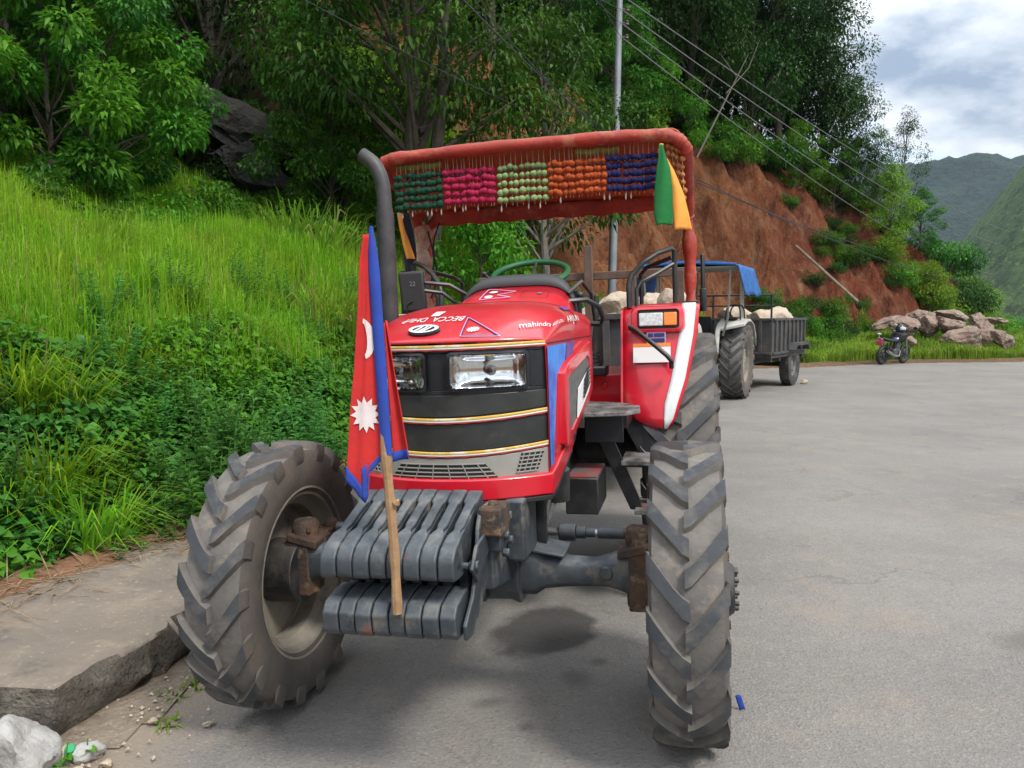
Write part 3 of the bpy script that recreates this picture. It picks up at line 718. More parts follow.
mb = MB(); mb.loft([[(.59, fy(1.402) - .002, 1.402), (.795, fy(1.402) - .002, 1.402), (.795, fy(1.42) - .002, 1.42), (.59, fy(1.42) - .002, 1.42)], [(.59, fy(1.402) - .005, 1.402), (.795, fy(1.402) - .005, 1.402), (.795, fy(1.42) - .005, 1.42), (.59, fy(1.42) - .005, 1.42)]])
mb.build('orange_header', ORANGEP, w1)
mb = MB(); mb.b2((.665, fy(1.46) - .010, 1.418), (.77, fy(1.46) - .002, 1.482)); nl_ = mb.build('name_plate', LILAC, fR)
mb = MB(); mb.b2((.672, fy(1.46) - .013, 1.455), (.70, fy(1.46) - .0105, 1.476)); mb.b2((.705, fy(1.46) - .013, 1.455), (.763, fy(1.46) - .0105, 1.476)); mb.b2((.672, fy(1.46) - .013, 1.425), (.763, fy(1.46) - .0105, 1.447)); mb.build('plate_print', NAVY, nl_)
# grab handle across the fender face
mb = MB(); mb.tube([(.575, 1.53, 1.505), (.58, 1.46, 1.515), (.61, 1.42, 1.50), (.70, 1.40, 1.425), (.78, 1.37, 1.355), (.80, 1.37, 1.33), (.80, 1.42, 1.29)], .0135, 10); mb.build('grab_handle', BLACK, T)
# black rail above the fender
for s in (1, -1):
    mb = MB()
    mb.tube([(s * .565, 1.62, 1.62), (s * .565, 1.63, 1.76), (s * .58, 1.65, 1.81), (s * .64, 1.70, 1.88), (s * .72, 1.78, 1.935), (s * .80, 1.84, 1.965), (s * .82, 1.85, 1.95), (s * .82, 1.85, 1.63)], .016, 10)
    mb.tube([(s * .605, 1.66, 1.62), (s * .605, 1.67, 1.73), (s * .63, 1.69, 1.77), (s * .72, 1.78, 1.82), (s * .82, 1.85, 1.88)], .012, 8)
    mb.tube([(s * .60, 2.2, 1.62), (s * .60, 2.2, 1.84), (s * .64, 2.15, 1.88), (s * .80, 2.05, 1.93)], .014, 8)
    mb.build('guard_rail', BLACK, T)
# floor, console and levers
mb = MB()
mb.prism([(.20, 1.0, 1.075), (.42, .98, 1.075), (.58, 1.02, 1.075), (.645, 1.12, 1.075), (.63, 1.30, 1.075), (.53, 1.44, 1.075), (.20, 1.6, 1.075)], (0, 0, .022)); mb.build('footplate', FOOT, T, bevel=.004)
mb = MB(); mb.prism([(-.20, 1.0, 1.075), (-.42, .98, 1.075), (-.58, 1.02, 1.075), (-.645, 1.12, 1.075), (-.63, 1.30, 1.075), (-.53, 1.44, 1.075), (-.20, 1.6, 1.075)], (0, 0, .022)); mb.build('footplate', FOOT, T, bevel=.004)
mb = MB(); mb.b2((-.52, 1.5, 1.02), (.52, 2.6, 1.05)); mb.b2((-.52, 1.72, 1.05), (.52, 1.75, 1.235)); mb.b2((-.52, 1.75, 1.20), (.52, 2.5, 1.235)); mb.cyl((.40, 1.712, 1.17), .02, .02, 'y', 10); mb.build('cab_floor', RED, T, bevel=.006)
mb = MB(); mb.b2((.255, 1.62, 1.235), (.42, 1.80, 1.29)); lv = mb.build('lever_console', BLACK, T, bevel=.01)
mb = MB()
for k in range(4): mb.cyl((.338, 1.70, 1.30 + .022 * k), .055 - .006 * k, .018, 'z', 16)
mb.build('rubber_boot', RUBBER, lv)
mb = MB(); mb.tube([(.338, 1.70, 1.36), (.345, 1.70, 1.45), (.365, 1.72, 1.60)], .009, 8); mb.tube([(.365, 1.72, 1.58), (.36, 1.73, 1.64), (.362, 1.735, 1.70)], [.014, .019, .014], 10); mb.build('gear_lever', BLACK, lv)
mb = MB()
for x0_ in (.21, .27): mb.tube([(x0_, 1.45, 1.30), (x0_ + .01, 1.42, 1.55), (x0_ + .04, 1.38, 1.69)], .010, 8)
mb.ball((.315, 1.375, 1.70), .022); mb.build('side_lever', BLACK, T)
mb = MB(); mb.tube([(.30, .96, 1.66), (.40, 1.0, 1.665), (.455, 1.06, 1.63), (.47, 1.12, 1.57), (.45, 1.16, 1.54), (.33, 1.16, 1.55)], .014, 8); mb.tube([(.31, .98, 1.70), (.37, 1.06, 1.76), (.40, 1.2, 1.70), (.41, 1.25, 1.56)], .010, 8); mb.build('lever_guard', BLACK, T)
mb = MB(); mb.box((.0, 1.98, 1.42), (.44, .42, .09)); mb.box((0, 2.20, 1.60), (.42, .09, .32), (R(-8), 0, 0)); mb.b2((-.12, 1.85, 1.235), (.12, 2.1, 1.38)); mb.build('seat', RUBBER, T, bevel=.03, seg=3)
# steps
mb = MB()
mb.prism([(.36, 1.12, 1.08), (.45, 1.12, 1.08), (.60, 1.21, .55), (.69, 1.21, .55), (.70, 1.21, .53), (.575, 1.21, .53)][:2] + [(.62, 1.22, .62), (.64, 1.22, .545), (.575, 1.22, .545)], (0, .012, 0))
mb.prism([(.47, 1.47, 1.08), (.60, 1.47, 1.08), (.72, 1.40, .80), (.72, 1.40, .55), (.66, 1.40, .55), (.62, 1.42, .80)], (0, .012, 0))
mb.b2((.36, 1.08, .93), (.56, 1.10, 1.07)); mb.b2((.40, 1.1, 1.0), (.58, 1.45, 1.07))
mb.b2((.655, 1.30, .20), (.70, 1.345, .66))
stp = mb.build('step_frame', BLACK, T, bevel=.004)
mb = MB(); mb.b2((.535, 1.15, .795), (.735, 1.45, .82)); mb.build('step_tread', FOOT, stp, bevel=.005)
mb = MB(); mb.b2((.60, 1.15, .535), (.78, 1.45, .56)); mb.build('step_tread', FOOT, stp, bevel=.005)

# ------------------------------------------------------------------ roof
XW = .905; YF = 1.55; ZF = 2.56; YB = 2.28; ZB = 2.30
front = [(-XW, YB - .02, 2.20), (-XW, YB - .12, 2.36), (-XW, 1.95, 2.44), (-XW, 1.66, 2.50), (-XW + .012, YF + .03, 2.525), (-XW + .06, YF, 2.555), (-XW + .14, YF, ZF + .006), (0, YF, ZF + .018), (XW - .16, YF, ZF + .006), (XW - .08, YF, ZF - .01), (XW - .02, YF + .02, ZF - .05), (XW, YF + .06, ZF - .10), (XW, 1.95, 2.41), (XW, YB - .12, 2.34), (XW, YB - .02, 2.20)]
def smooth_path(p, k=3):
    p = [Vector(q) for q in p]
    for _ in range(k):
        o = [p[0]]
        for a, b in zip(p, p[1:]): o += [a * .75 + b * .25, a * .25 + b * .75]
        o.append(p[-1]); p = o
    return p
mb = MB(); mb.tube(smooth_path(front), [.036 + .0025 * math.sin(i * .8) + .002 * math.sin(i * 2.3) for i in range(len(smooth_path(front)))], 14); roof = mb.build('roof_bow', RED2, T)
rear = [(-.86, YB, 1.63), (-.88, YB, 1.9), (-.87, YB, 2.15), (-.84, YB, 2.26), (-.74, YB, ZB), (0, YB, ZB + .03), (.76, YB, ZB), (.86, YB, 2.28), (.905, YB, 2.15), (.91, YB, 1.9), (.91, YB, 1.63)]
mb = MB(); pp = smooth_path(rear); mb.tube(pp, [.038 + .010 * (math.sin(i * .9) * .5 + math.sin(i * .37) * .5) for i in range(len(pp))], 12); mb.build('roll_bar', RED2, T)
for s in (1, -1):
    mb = MB(); mb.b2((s * .91 - .05, YB - .05, 1.60), (s * .91 + .05, YB + .05, 1.66)); mb.cyl((s * .985, 2.1, 1.66), .022, .14, 'z', 10); mb.cyl((s * .985, 2.1, 1.80), .014, .28, 'z', 10); mb.build('bar_foot', BLACK, T, bevel=.006)
def roofp(u, v):
    x = lerp(-XW + .02, XW - .02, u); y = lerp(YF, YB, v)
    z = lerp(ZF + .03, ZB + .03, v) - .03 * math.sin(PI * v) + .012 * math.sin(PI * u) + .008 * math.sin(u * 40 + v * 9) * math.sin(PI * v)
    e = max(0, abs(u - .5) * 2 - .93) / .07
    return (x, y, z - .05 * e * e)
mb = MB(); mb.grid(roofp, 60, 14); mb.build('roof_tarp', TARP, T, solid=.008)
mb = MB(); mb.grid(lambda u, v: (lerp(-XW + .1, XW - .1, u), YB - .045 + .01 * math.sin(u * 30), ZB + .03 + .01 - v * .10 + .006 * math.sin(u * 50)), 50, 4); mb.build('rear_hem', RED2, T, solid=.012)
OLIVE = M('olive tape', (.22, .22, .04), .7)
mb = MB()
for x0_, x1_ in ((-.80, -.52), (.28, .53)):
    mb = MB(); mb.grid(lambda u, v, a=x0_, b=x1_: (lerp(a, b, u), YF + .045 + .02 * v, lerp(ZF - .03, ZF - .065, v) + .006 * math.sin(u * 14)), 14, 2)
    mb.build('tape_strip', OLIVE, T, solid=.004)
# cloth wrapping on the left post
mb = MB(); pw = [(-.88 + .012 * math.sin(i * 1.3), YB - .05, 2.24 - i * .05) for i in range(14)]; mb.tube(pw, [.05 + .012 * math.sin(i * 1.7) for i in range(14)], 12, flat=1.2)
mb.build('post_wrap', M('faded wrap', (.38, .16, .10), .85, var=((.55, .42, .32), 6, .42, .6), layers=[((.28, .02, .02), 4, .55, .65)], bump=[(20, .6, .03)]), T)
mb = MB(); mb.tube(smooth_path([(-.75, YB - .06, 2.26), (-.80, YB - .1, 2.1), (-.76, YB - .1, 1.9), (-.82, YB - .1, 1.75)], 2), .006, 6); mb.tube(smooth_path([(-.82, YB - .1, 2.2), (-.77, YB - .12, 2.0), (-.83, YB - .1, 1.8)], 2), .006, 6); mb.build('tie_cord', DARK, T)

# ------------------------------------------------------------------ things hung on the tractor
TM = Matrix.Translation((TX, TY, -.033)) @ Euler((0, -R(2.2), -YAW)).to_matrix().to_4x4()
def hung(name, loc): return empty(name, TM @ Vector(loc), (0, -R(2.2), -YAW))
POM = {}
def pom_mesh(): return None
def curtain(name, label, x0, x1, col, dk, ns, gap, top, rows, size):
    xm = (x0 + x1) / 2; c = hung(name, (xm, YF + .03, ZF - .03)); tag(c, label, 'bead curtain')
    pm = M('pompom ' + name, col, .95, var=(dk, 60, .35, .7), bump=[(300, .6, .006)])
    sh = M('shell ' + name, (.34, .29, .24), .5)
    for k in range(ns):
        x = lerp(x0, x1, (k + .5) / ns) - xm + rnd.uniform(-.006, .006); mb = MB(); mb.mi = 0
        zt = top + rnd.uniform(-.004, .004); ln = rows * gap
        for r in range(rows):
            for q in range(1):
                mb.ball((x + rnd.uniform(-.005, .005), rnd.uniform(-.012, .012), zt - r * gap - rnd.uniform(0, .006)), size * rnd.uniform(.98, 1.25), 9, 6, (1.0, 1, rnd.uniform(.8, 1.0)))
        mb.mi = 2
        if rnd.random() < .75: mb.ball((x, -.012, zt - gap * .55), .0085, 7, 5)
        mb.mi = 1; mb.tube([(x, 0, .02), (x + .003, 0, zt - ln + .005)], .0014, 5)
        if rnd.random() < .35: mb.tube([(x, 0, zt - ln + .012), (x, 0, zt - ln - .008), (x, 0, zt - ln - .022)], [.002, .006, .002], 7)
        s_ = mb.build('pompom_string', [pm, sh, DARK], c)
zt = -.075
curtain('bead_curtain', 'dark green pompom curtain hanging from the roof bow beside the exhaust stack', -.805, -.515, (.003, .060, .028), (.002, .032, .014), 11, .044, zt, 5, .0200)
curtain('bead_curtain', 'crimson pompom curtain hanging from the roof bow between dark green and lime pompoms', -.505, -.185, (.42, .008, .07), (.26, .005, .04), 13, .042, zt + .005, 5, .0188)
curtain('bead_curtain', 'pale lime pompom curtain hanging in the middle of the roof bow', -.18, .125, (.28, .40, .17), (.17, .27, .09), 9, .046, zt + .008, 5, .0178)
curtain('bead_curtain', 'orange pompom curtain hanging from the roof bow between lime and dark blue pompoms', .135, .455, (.46, .085, .012), (.28, .045, .008), 13, .040, zt + .004, 5, .0178)
curtain('bead_curtain', 'dark blue pompom curtain hanging from the roof bow beside the green pennant', .465, .765, (.010, .013, .10), (.006, .007, .05), 11, .042, zt + .008, 5, .0188)
c = hung('bead_curtain', (.83, YF + .04, ZF - .05)); tag(c, 'tan bead curtain following the curved corner of the roof bow behind the pennants', 'bead curtain')
pm = M('tan pompom', (.50, .22, .07), .95, var=((.36, .13, .04), 50, .35, .7))
for k in range(4):
    mb = MB(); mb.mi = 0; x = -.035 + .026 * k
    for r in range(9): mb.ball((x + rnd.uniform(-.004, .004) + .0015 * r, rnd.uniform(-.01, .01) + .02 * r, -.02 * k * .6 - r * .040), .0165 * rnd.uniform(.85, 1.1), 9, 6)
    mb.mi = 1; mb.tube([(x, 0, .02), (x + .012, .17, -.34 - .012 * k)], .0022, 5); mb.build('pompom_string', [pm, PWHITE], c)

# national flag on its stick: limp cloth hanging along the stick
F = hung('national_flag', (.012, -.70, .72)); tag(F, 'limp crimson flag with blue border, white sun and moon, on a stick in the weights', 'flag')
def stick(z): return (-.035 * (z / 1.15), .03 * z / 1.15, z)
mb = MB(); mb.tube([(lambda q: (q[0] + .003 * math.sin(z * 9), q[1], q[2]))(stick(z)) for z in [-.03 + .04 * i for i in range(15)]], [.0155 + .0015 * math.sin(i * 1.7) for i in range(15)], 9)
mb.tube([(.014, .0, .315), (.022, -.004, .325)], [.012, .004], 7); mb.build('stick', WOODST, F)
mb = MB(); mb.tube([stick(.46 + .069 * i) for i in range(11)], [.018] * 9 + [.014, .006], 12, flat=.8); mb.build('blue_sleeve', CBLUE, F)
# outline of the limp cloth to the left of the stick: x of the fly edge by height, with folds
def fly(z): return interp(z, [.29, .36, .45, .60, .72, .90, 1.05, 1.13], [-.132, -.130, -.121, -.100, -.078, -.052, -.034, -.015])
def clothp(u, z):
    x0_ = stick(z)[0]; x = lerp(x0_, x0_ + fly(z) * 1.0, u)
    fold = .010 * math.sin(u * 7.0 + z * 2) * u * (1.1 - z * .7) + .003 * math.sin(u * 15 + 1.2 + z * 3) * u
    return (x, stick(z)[1] + .004 + fold - .03 * u * u, z)
def zlow(u): return interp(u, [0, .25, .45, .50, .56, .75, 1.0], [.462, .434, .410, .335, .315, .345, .385])
def flagp(u, v, l=0.0):
    zl = zlow(u); zz = lerp(zl, 1.125, v); p = clothp(u, zz); return (p[0], p[1] - l, p[2])
mb = MB(); mb.grid(flagp, 44, 60); fc = mb.build('cloth', CRIM, F, solid=.003)
mb = MB()
mb.grid(lambda u, v: flagp(u, v * (.030 if u < .46 else .055) - .003, .004), 44, 3)
mb.grid(lambda u, v: flagp(lerp(.95, 1.01, u), lerp(-.0, .06, v), .004), 3, 8)
mb.grid(lambda u, v: flagp(lerp(.50, .62, u), lerp(.0, .13, v), .0045), 3, 6)
mb.build('blue_border', CBLUE, fc, solid=.002)
def onflag(u_x, z):        # u_x: offset left of the stick in metres
    x0_ = stick(z)[0]; fl = abs(fly(z)); u = min(max(u_x / fl, 0), 1); p = clothp(u, z); return (p[0], p[1] - .0050, p[2])
mb = MB(); P = []
for k in range(24):
    q = .056 if k % 2 == 0 else .037; P.append((.055 + q * .78 * math.cos(2 * PI * k / 24), .585 + q * math.sin(2 * PI * k / 24)))
fan(mb, (.055, .585), P, onflag, 5); mb.build('sun', CWHITE, fc)
mb = MB(); P = [(.062 + .034 * math.cos(R(a)), .815 + .062 * math.sin(R(a))) for a in range(-80, 81, 16)] + [(.062 + .014 * math.cos(R(a)), .815 + .05 * math.sin(R(a))) for a in range(76, -77, -19)]
decal(mb, [(.108 - x, z) for x, z in P], onflag, 2); mb.build('moon', CWHITE, fc)
# the loose corner on the right of the stick
def rfold(u, v):
    z = lerp(.44, .86, v); x = stick(z)[0] + .012 + u * lerp(.050, .004, v); return (x, stick(z)[1] + .02 + .02 * math.sin(u * 3), z + .008 * u)
mb = MB(); mb.grid(rfold, 6, 24); rf = mb.build('loose_fold', CRIM, F, solid=.003)
mb = MB(); mb.grid(lambda u, v: (lambda p: (p[0], p[1] - .004, p[2]))(rfold(u, v * .07 - .01)), 6, 2); mb.build('blue_border', CBLUE, rf, solid=.002)

def ribbon(name, label, cat, top, pts, mat, th=.004):
    """pts: list of (centre offset, width, twist) down the cloth"""
    o = hung(name, top); tag(o, label, cat); mb = MB()
    P = [p for p in pts]
    def fn(u, v):
        f = v * (len(P) - 1); i = min(int(f), len(P) - 2); k = f - i; k = k
        c_ = Vector(P[i][0]).lerp(Vector(P[i + 1][0]), k); w = lerp(P[i][1], P[i + 1][1], k); a = lerp(P[i][2], P[i + 1][2], k)
        s_ = u - .5
        return (c_.x + s_ * w * math.cos(a), c_.y + s_ * w * math.sin(a) + .012 * math.sin(u * 5 + v * 4) * min(v * 2, 1), c_.z + .06 * w * math.sin(u * 4))
    mb.grid(fn, 10, 26); mb.build('cloth', mat, o, solid=th); return o
ribbon('pennant', 'long green pennant tied to the roof bow in front of the dark blue pompoms', 'pennant', (.765, YF - .05, 2.47), [((.0, 0, .03), .02, .2), ((.005, 0, -.02), .035, .3), ((.012, 0, -.10), .075, .2), ((.01, .0, -.22), .10, .1), ((.008, 0, -.34), .105, .1), ((.01, 0, -.405), .085, .0)], CGREEN)
ribbon('pennant', 'apricot pennant hanging behind the green one at the roof bow corner', 'pennant', (.768, YF - .042, 2.475), [((.0, 0, .03), .02, .2), ((-.005, 0, -.015), .03, .2), ((.045, .01, -.12), .045, .3), ((.08, .015, -.24), .07, .3), ((.10, .015, -.36), .085, .2), ((.108, .015, -.44), .095, .1)], CORAN)
ribbon('cloth_strip', 'dark navy cloth strip hanging from the roof just right of the exhaust stack', 'cloth', (-.905, 1.98, 2.30), [((0, 0, 0), .06, .2), ((.01, 0, -.12), .08, .2), ((.02, 0, -.26), .085, .1), ((.02, .0, -.38), .06, .2)], CNAVY)
ribbon('cloth_strip', 'apricot cloth strip dangling over a navy strip beside the exhaust stack', 'cloth', (-.90, 1.93, 2.30), [((-.025, 0, 0), .03, .2), ((-.01, -.01, -.10), .035, .4), ((.015, -.01, -.20), .045, .3), ((.045, -.01, -.30), .05, .1)], CORAN)
# ------------------------------------------------------------------ terrain
def vnoise(x, y, seed=0):
    x = np.asarray(x, float); y = np.asarray(y, float)
    xi = np.floor(x).astype(np.int64); yi = np.floor(y).astype(np.int64); xf = x - xi; yf = y - yi
    u = xf * xf * (3 - 2 * xf); v = yf * yf * (3 - 2 * yf)
    def h(a, b):
        n = (a * 374761393 + b * 668265263 + seed * 974711) & 0x7fffffff
        n = ((n ^ (n >> 13)) * 1274126177) & 0x7fffffff; n = n ^ (n >> 16)
        return (n & 0xffff) / 65535.0
    return (h(xi, yi) * (1 - u) + h(xi + 1, yi) * u) * (1 - v) + (h(xi, yi + 1) * (1 - u) + h(xi + 1, yi + 1) * u) * v
def fbm(x, y, oct=4, seed=0, gain=.5):
    s = 0; a = 1; n = 0; f = 1
    for o in range(oct): s = s + a * vnoise(x * f + 17.3 * o, y * f + 5.1 * o, seed + o); n += a; a *= gain; f *= 2.03
    return s / n
FOOT_L = np.array([(-4.2, -2), (-3.55, 1.0), (-3.0, 3.0), (-2.40, 4.6), (-1.75, 6.6), (-.9, 9.2), (.5, 12.5), (3.0, 17.3), (6.3, 22.6), (9.2, 26.2), (13.0, 28.6), (17.3, 30.6), (21.0, 33.2), (24.0, 37.5), (26.5, 45), (28, 56), (29, 80), (29, 140)])
SEG = np.diff(FOOT_L, axis=0); SLEN = np.hypot(SEG[:, 0], SEG[:, 1]); SCUM = np.concatenate([[0], np.cumsum(SLEN)])
def foot_ds(x, y):
    """signed distance left of the foot of the hill, and position along it"""
    x = np.asarray(x, float); y = np.asarray(y, float)
    best = np.full(x.shape, 1e9); sd = np.zeros(x.shape); ss = np.zeros(x.shape)
    for i in range(len(SEG)):
        ax, ay = FOOT_L[i]; dx, dy = SEG[i] / SLEN[i]
        t = np.clip((x - ax) * dx + (y - ay) * dy, 0, SLEN[i]); px, py = ax + t * dx, ay + t * dy
        d = np.hypot(x - px, y - py); side = np.sign(dx * (y - ay) - dy * (x - ax)); m = d < best
        best = np.where(m, d, best); sd = np.where(m, d * side, sd); ss = np.where(m, SCUM[i] + t, ss)
    return sd, ss
def sstep(a, b, x): t = np.clip((x - a) / (b - a), 0, 1); return t * t * (3 - 2 * t)
def camber(x, y):
    lx = (x - TX) * math.cos(YAW) - (y - TY) * math.sin(YAW)
    return .0384 * np.minimum(0, np.maximum(lx, -2.4) - .86)
def hill_z(x, y):
    x = np.asarray(x, float); y = np.asarray(y, float)
    d, s = foot_ds(x, y); dp = np.maximum(d, 0)
    n1 = fbm(x * .35, y * .35, 4, 3) - .5; n2 = fbm(x * 1.3, y * 1.3, 4, 9) - .5
    # near: steep planted bank, then the grass slope, then woods
    bank = 1.42 * sstep(-.12, 1.55, d) + .75 * (fbm(x * 1.5, y * 1.5, 3, 27) - .5) * sstep(.15, .7, d) * sstep(3.0, 1.4, d)
    near = bank + np.interp(s, [5, 8, 12], [.30, .35, .41]) * np.clip(dp - 1.2, 0, 6.3) + .75 * np.maximum(dp - 7.5, 0) * .8
    # cut: raw red face with a ledge of trees over it
    hc = np.interp(s, [0, 14, 18, 26, 31, 36, 40, 44, 48, 55, 70], [3.0, 4.2, 7.4, 8.7, 8.2, 7.2, 6.2, 4.2, 2.6, 1.8, 1.6])
    gul = 1.5 * (fbm(s * 1.1 + d * .15, d * .25, 4, 21) - .5)
    de = dp + gul * 1.5 * sstep(.6, 2, dp) + n2 * .6
    zc = .35 * sstep(0, 1.2, d) + np.maximum(de - .9, 0) * 1.75
    top = hc + n1 * 1.2
    cut = np.where(zc < top, zc, top + (zc - top) * .40)
    wc = sstep(15.5, 20.0, s)
    z = near * (1 - wc) + cut * wc
    z = z + wc * .6 * (fbm(x * 2.2, y * 2.2, 5, 61) - .5) * sstep(1.2, 2.2, dp) + n2 * .35 * sstep(1.5, 4, dp) + n1 * .8 * sstep(4, 10, dp)
    g = camber(x, y)
    return np.where(d > 0, z + g, g)
def terr(x, y): return float(hill_z(np.array([x]), np.array([y]))[0])
def at(px, D, py=None): return ((px - 512) / FPX * D, D)
# ground: one sheet to the horizon, falling into the valley on the right
def verge_line(x): return 24.1 + .16 * x * .0 + np.interp(x, [0, 6, 8.5, 12, 17, 25, 60], [-2.5, -1.6, -1.2, .75, 1.8, 3.2, 4])
def ground_z(x, y):
    over = np.maximum(y - verge_line(x), 0)
    z = camber(x, y) + .10 * sstep(.05, .5, over) + .30 * sstep(.5, 4, over) + .15 * (fbm(x * .6, y * .6, 3, 5) - .5) * sstep(.3, 1.5, over)
    fall = np.maximum(over - 5.5, 0) + np.maximum(x - 22, 0) * sstep(2, 8, over)
    return z - .015 - .42 * np.minimum(fall, 120) * sstep(0, 6, fall)
xs = np.concatenate([np.linspace(-3000, -60, 12), np.arange(-50, -6, 4.), np.arange(-6, 34, .5), np.arange(34, 90, 4.), np.linspace(100, 3000, 14)])
ys = np.concatenate([np.linspace(-300, -10, 6), np.arange(-8, 16, 1.), np.arange(16, 50, .4), np.arange(50, 160, 5.), np.linspace(170, 4500, 18)])
def sheet(name, xs, ys, fz, mats, keep=None):
    X, Y = np.meshgrid(xs, ys); Z = fz(X, Y); nx = len(xs)
    V = np.stack([X, Y, Z], -1).reshape(-1, 3)
    I = np.arange(len(ys) - 1)[:, None] * nx + np.arange(nx - 1)[None, :]
    Fq = np.stack([I, I + 1, I + nx + 1, I + nx], -1).reshape(-1, 4)
    if keep is not None:
        c = V[Fq].mean(1); Fq = Fq[keep(c[:, 0], c[:, 1])]
        used = np.unique(Fq); mp = np.full(len(V), -1); mp[used] = np.arange(len(used)); V = V[used]; Fq = mp[Fq]
    me = np_mesh(name, V, Fq, mats); me.polygons.foreach_set('use_smooth', [True] * len(me.polygons)); return np_obj(name, me)
def soil_mat(name, a, b, c, bump=1.0, sc=1.0):
    m, t = nodes(name); g = N(t); out = g.n('ShaderNodeOutputMaterial'); p = g.n('ShaderNodeBsdfPrincipled'); g.l(p.outputs[0], out.inputs[0])
    tc = g.n('ShaderNodeTexCoord').outputs['Object']
    col = g.mix(g.ramp(g.noise(tc, .5 * sc, 6, .6), .35, .68), a, b); col = g.mix(g.ramp(g.noise(tc, 3.1 * sc, 8, .7), .5, .72), col, c)
    col = g.mix(g.ramp(g.noise(tc, 22 * sc, 4, .7), .55, .8), col, tuple(min(1, q * 1.7) for q in b))
    g.put(p.inputs['Base Color'], col); p.inputs['Roughness'].default_value = .95; p.inputs['Specular IOR Level'].default_value = .15
    h = None
    for s_, st, di in ((.9 * sc, .8 * bump, .5), (5 * sc, .8 * bump, .12), (30 * sc, .6 * bump, .02)):
        bb = g.n('ShaderNodeBump'); bb.inputs['Strength'].default_value = min(st, 1); bb.inputs['Distance'].default_value = di; g.l(g.noise(tc, s_, 8, .68), bb.inputs['Height'])
        if h is not None: g.l(h, bb.inputs['Normal'])
        h = bb.outputs[0]
    g.l(h, p.inputs['Normal']); return m
SOILM = soil_mat('verge soil', (.22, .13, .075), (.15, .095, .06), (.10, .11, .045))
tag(sheet('ground', xs, ys, lambda X, Y: ground_z(X, Y), SOILM), kind='structure')
# hillside: red earth where the face is steep, dark leaf litter on the slopes
def hill_mat():
    m, t = nodes('hillside earth'); g = N(t); out = g.n('ShaderNodeOutputMaterial'); p = g.n('ShaderNodeBsdfPrincipled'); g.l(p.outputs[0], out.inputs[0])
    tc = g.n('ShaderNodeTexCoord').outputs['Object']
    mp = g.n('ShaderNodeMapping'); mp.inputs['Scale'].default_value = (1.0, 1.0, .30); g.l(tc, mp.inputs[0]); st = mp.outputs[0]
    sx = g.n('ShaderNodeSeparateXYZ'); g.l(tc, sx.inputs[0]); xr = g.ramp(g.math('ADD', sx.outputs['X'], g.math('MULTIPLY', g.noise(tc, .5, 5, .6), 6.0)), 10.5, 15.0)
    red = g.mix(xr, (.35, .145, .062), (.27, .075, .042)); red = g.mix(g.ramp(g.noise(st, .45, 5, .6), .38, .64), red, (.20, .072, .036))
    red = g.mix(g.ramp(g.noise(st, 2.2, 8, .7), .48, .75), red, (.37, .21, .12))
    red = g.mix(g.ramp(g.noise(st, 1.3, 8, .75), .52, .70), red, (.095, .036, .024))
    red = g.mix(g.ramp(g.noise(tc, 9, 4, .7), .62, .78), red, (.34, .22, .14))
    lit = g.mix(g.ramp(g.noise(tc, 1.7, 6, .7), .4, .65), (.045, .055, .02), (.085, .06, .035))
    lit = g.mix(g.ramp(g.noise(tc, .28, 4, .6), .60, .68), lit, (.16, .06, .035))
    at_ = g.n('ShaderNodeAttribute', attribute_name='raw'); col = g.mix(at_.outputs['Fac'], lit, red)
    g.put(p.inputs['Base Color'], col); p.inputs['Roughness'].default_value = .95; p.inputs['Specular IOR Level'].default_value = .1
    h = None
    for s_, sg, di, vv in ((.8, .9, .7, st), (3.2, .9, .25, st), (14, .7, .06, tc)):
        bb = g.n('ShaderNodeBump'); bb.inputs['Strength'].default_value = sg; bb.inputs['Distance'].default_value = di; g.l(g.noise(vv, s_, 8, .68), bb.inputs['Height'])
        if h is not None: g.l(h, bb.inputs['Normal'])
        h = bb.outputs[0]
    g.l(h, p.inputs['Normal']); return m
hx = np.concatenate([np.arange(-60, -12, 1.0), np.arange(-12, 24, .16), np.arange(24, 40, 1.)]); hy = np.concatenate([np.arange(-4, 40, .16), np.arange(40, 90, 1.)])
hill = sheet('hillside', hx, hy, lambda X, Y: hill_z(X, Y) - .06 * (foot_ds(X, Y)[0] < .02), hill_mat(), keep=lambda x, y: foot_ds(x, y)[0] > -.25)
tag(hill, kind='structure')
co = np.zeros(len(hill.data.vertices) * 3, dtype=np.float32); hill.data.vertices.foreach_get('co', co); co = co.reshape(-1, 3)
dd, ss = foot_ds(co[:, 0], co[:, 1]); no = np.zeros_like(co).ravel(); hill.data.vertices.foreach_get('normal', no); nz = no.reshape(-1, 3)[:, 2]
raw = sstep(.84, .74, nz) * sstep(17.5, 20, ss) * sstep(54, 47, ss) * sstep(.7, 1.6, dd)
raw = np.maximum(raw, sstep(17, 19, ss) * sstep(47, 44, ss) * sstep(.5, 1.0, dd) * sstep(4.6, 3.6, dd) * .95)
a_ = hill.data.attributes.new('raw', 'FLOAT', 'POINT'); a_.data.foreach_set('value', raw.astype(np.float32))

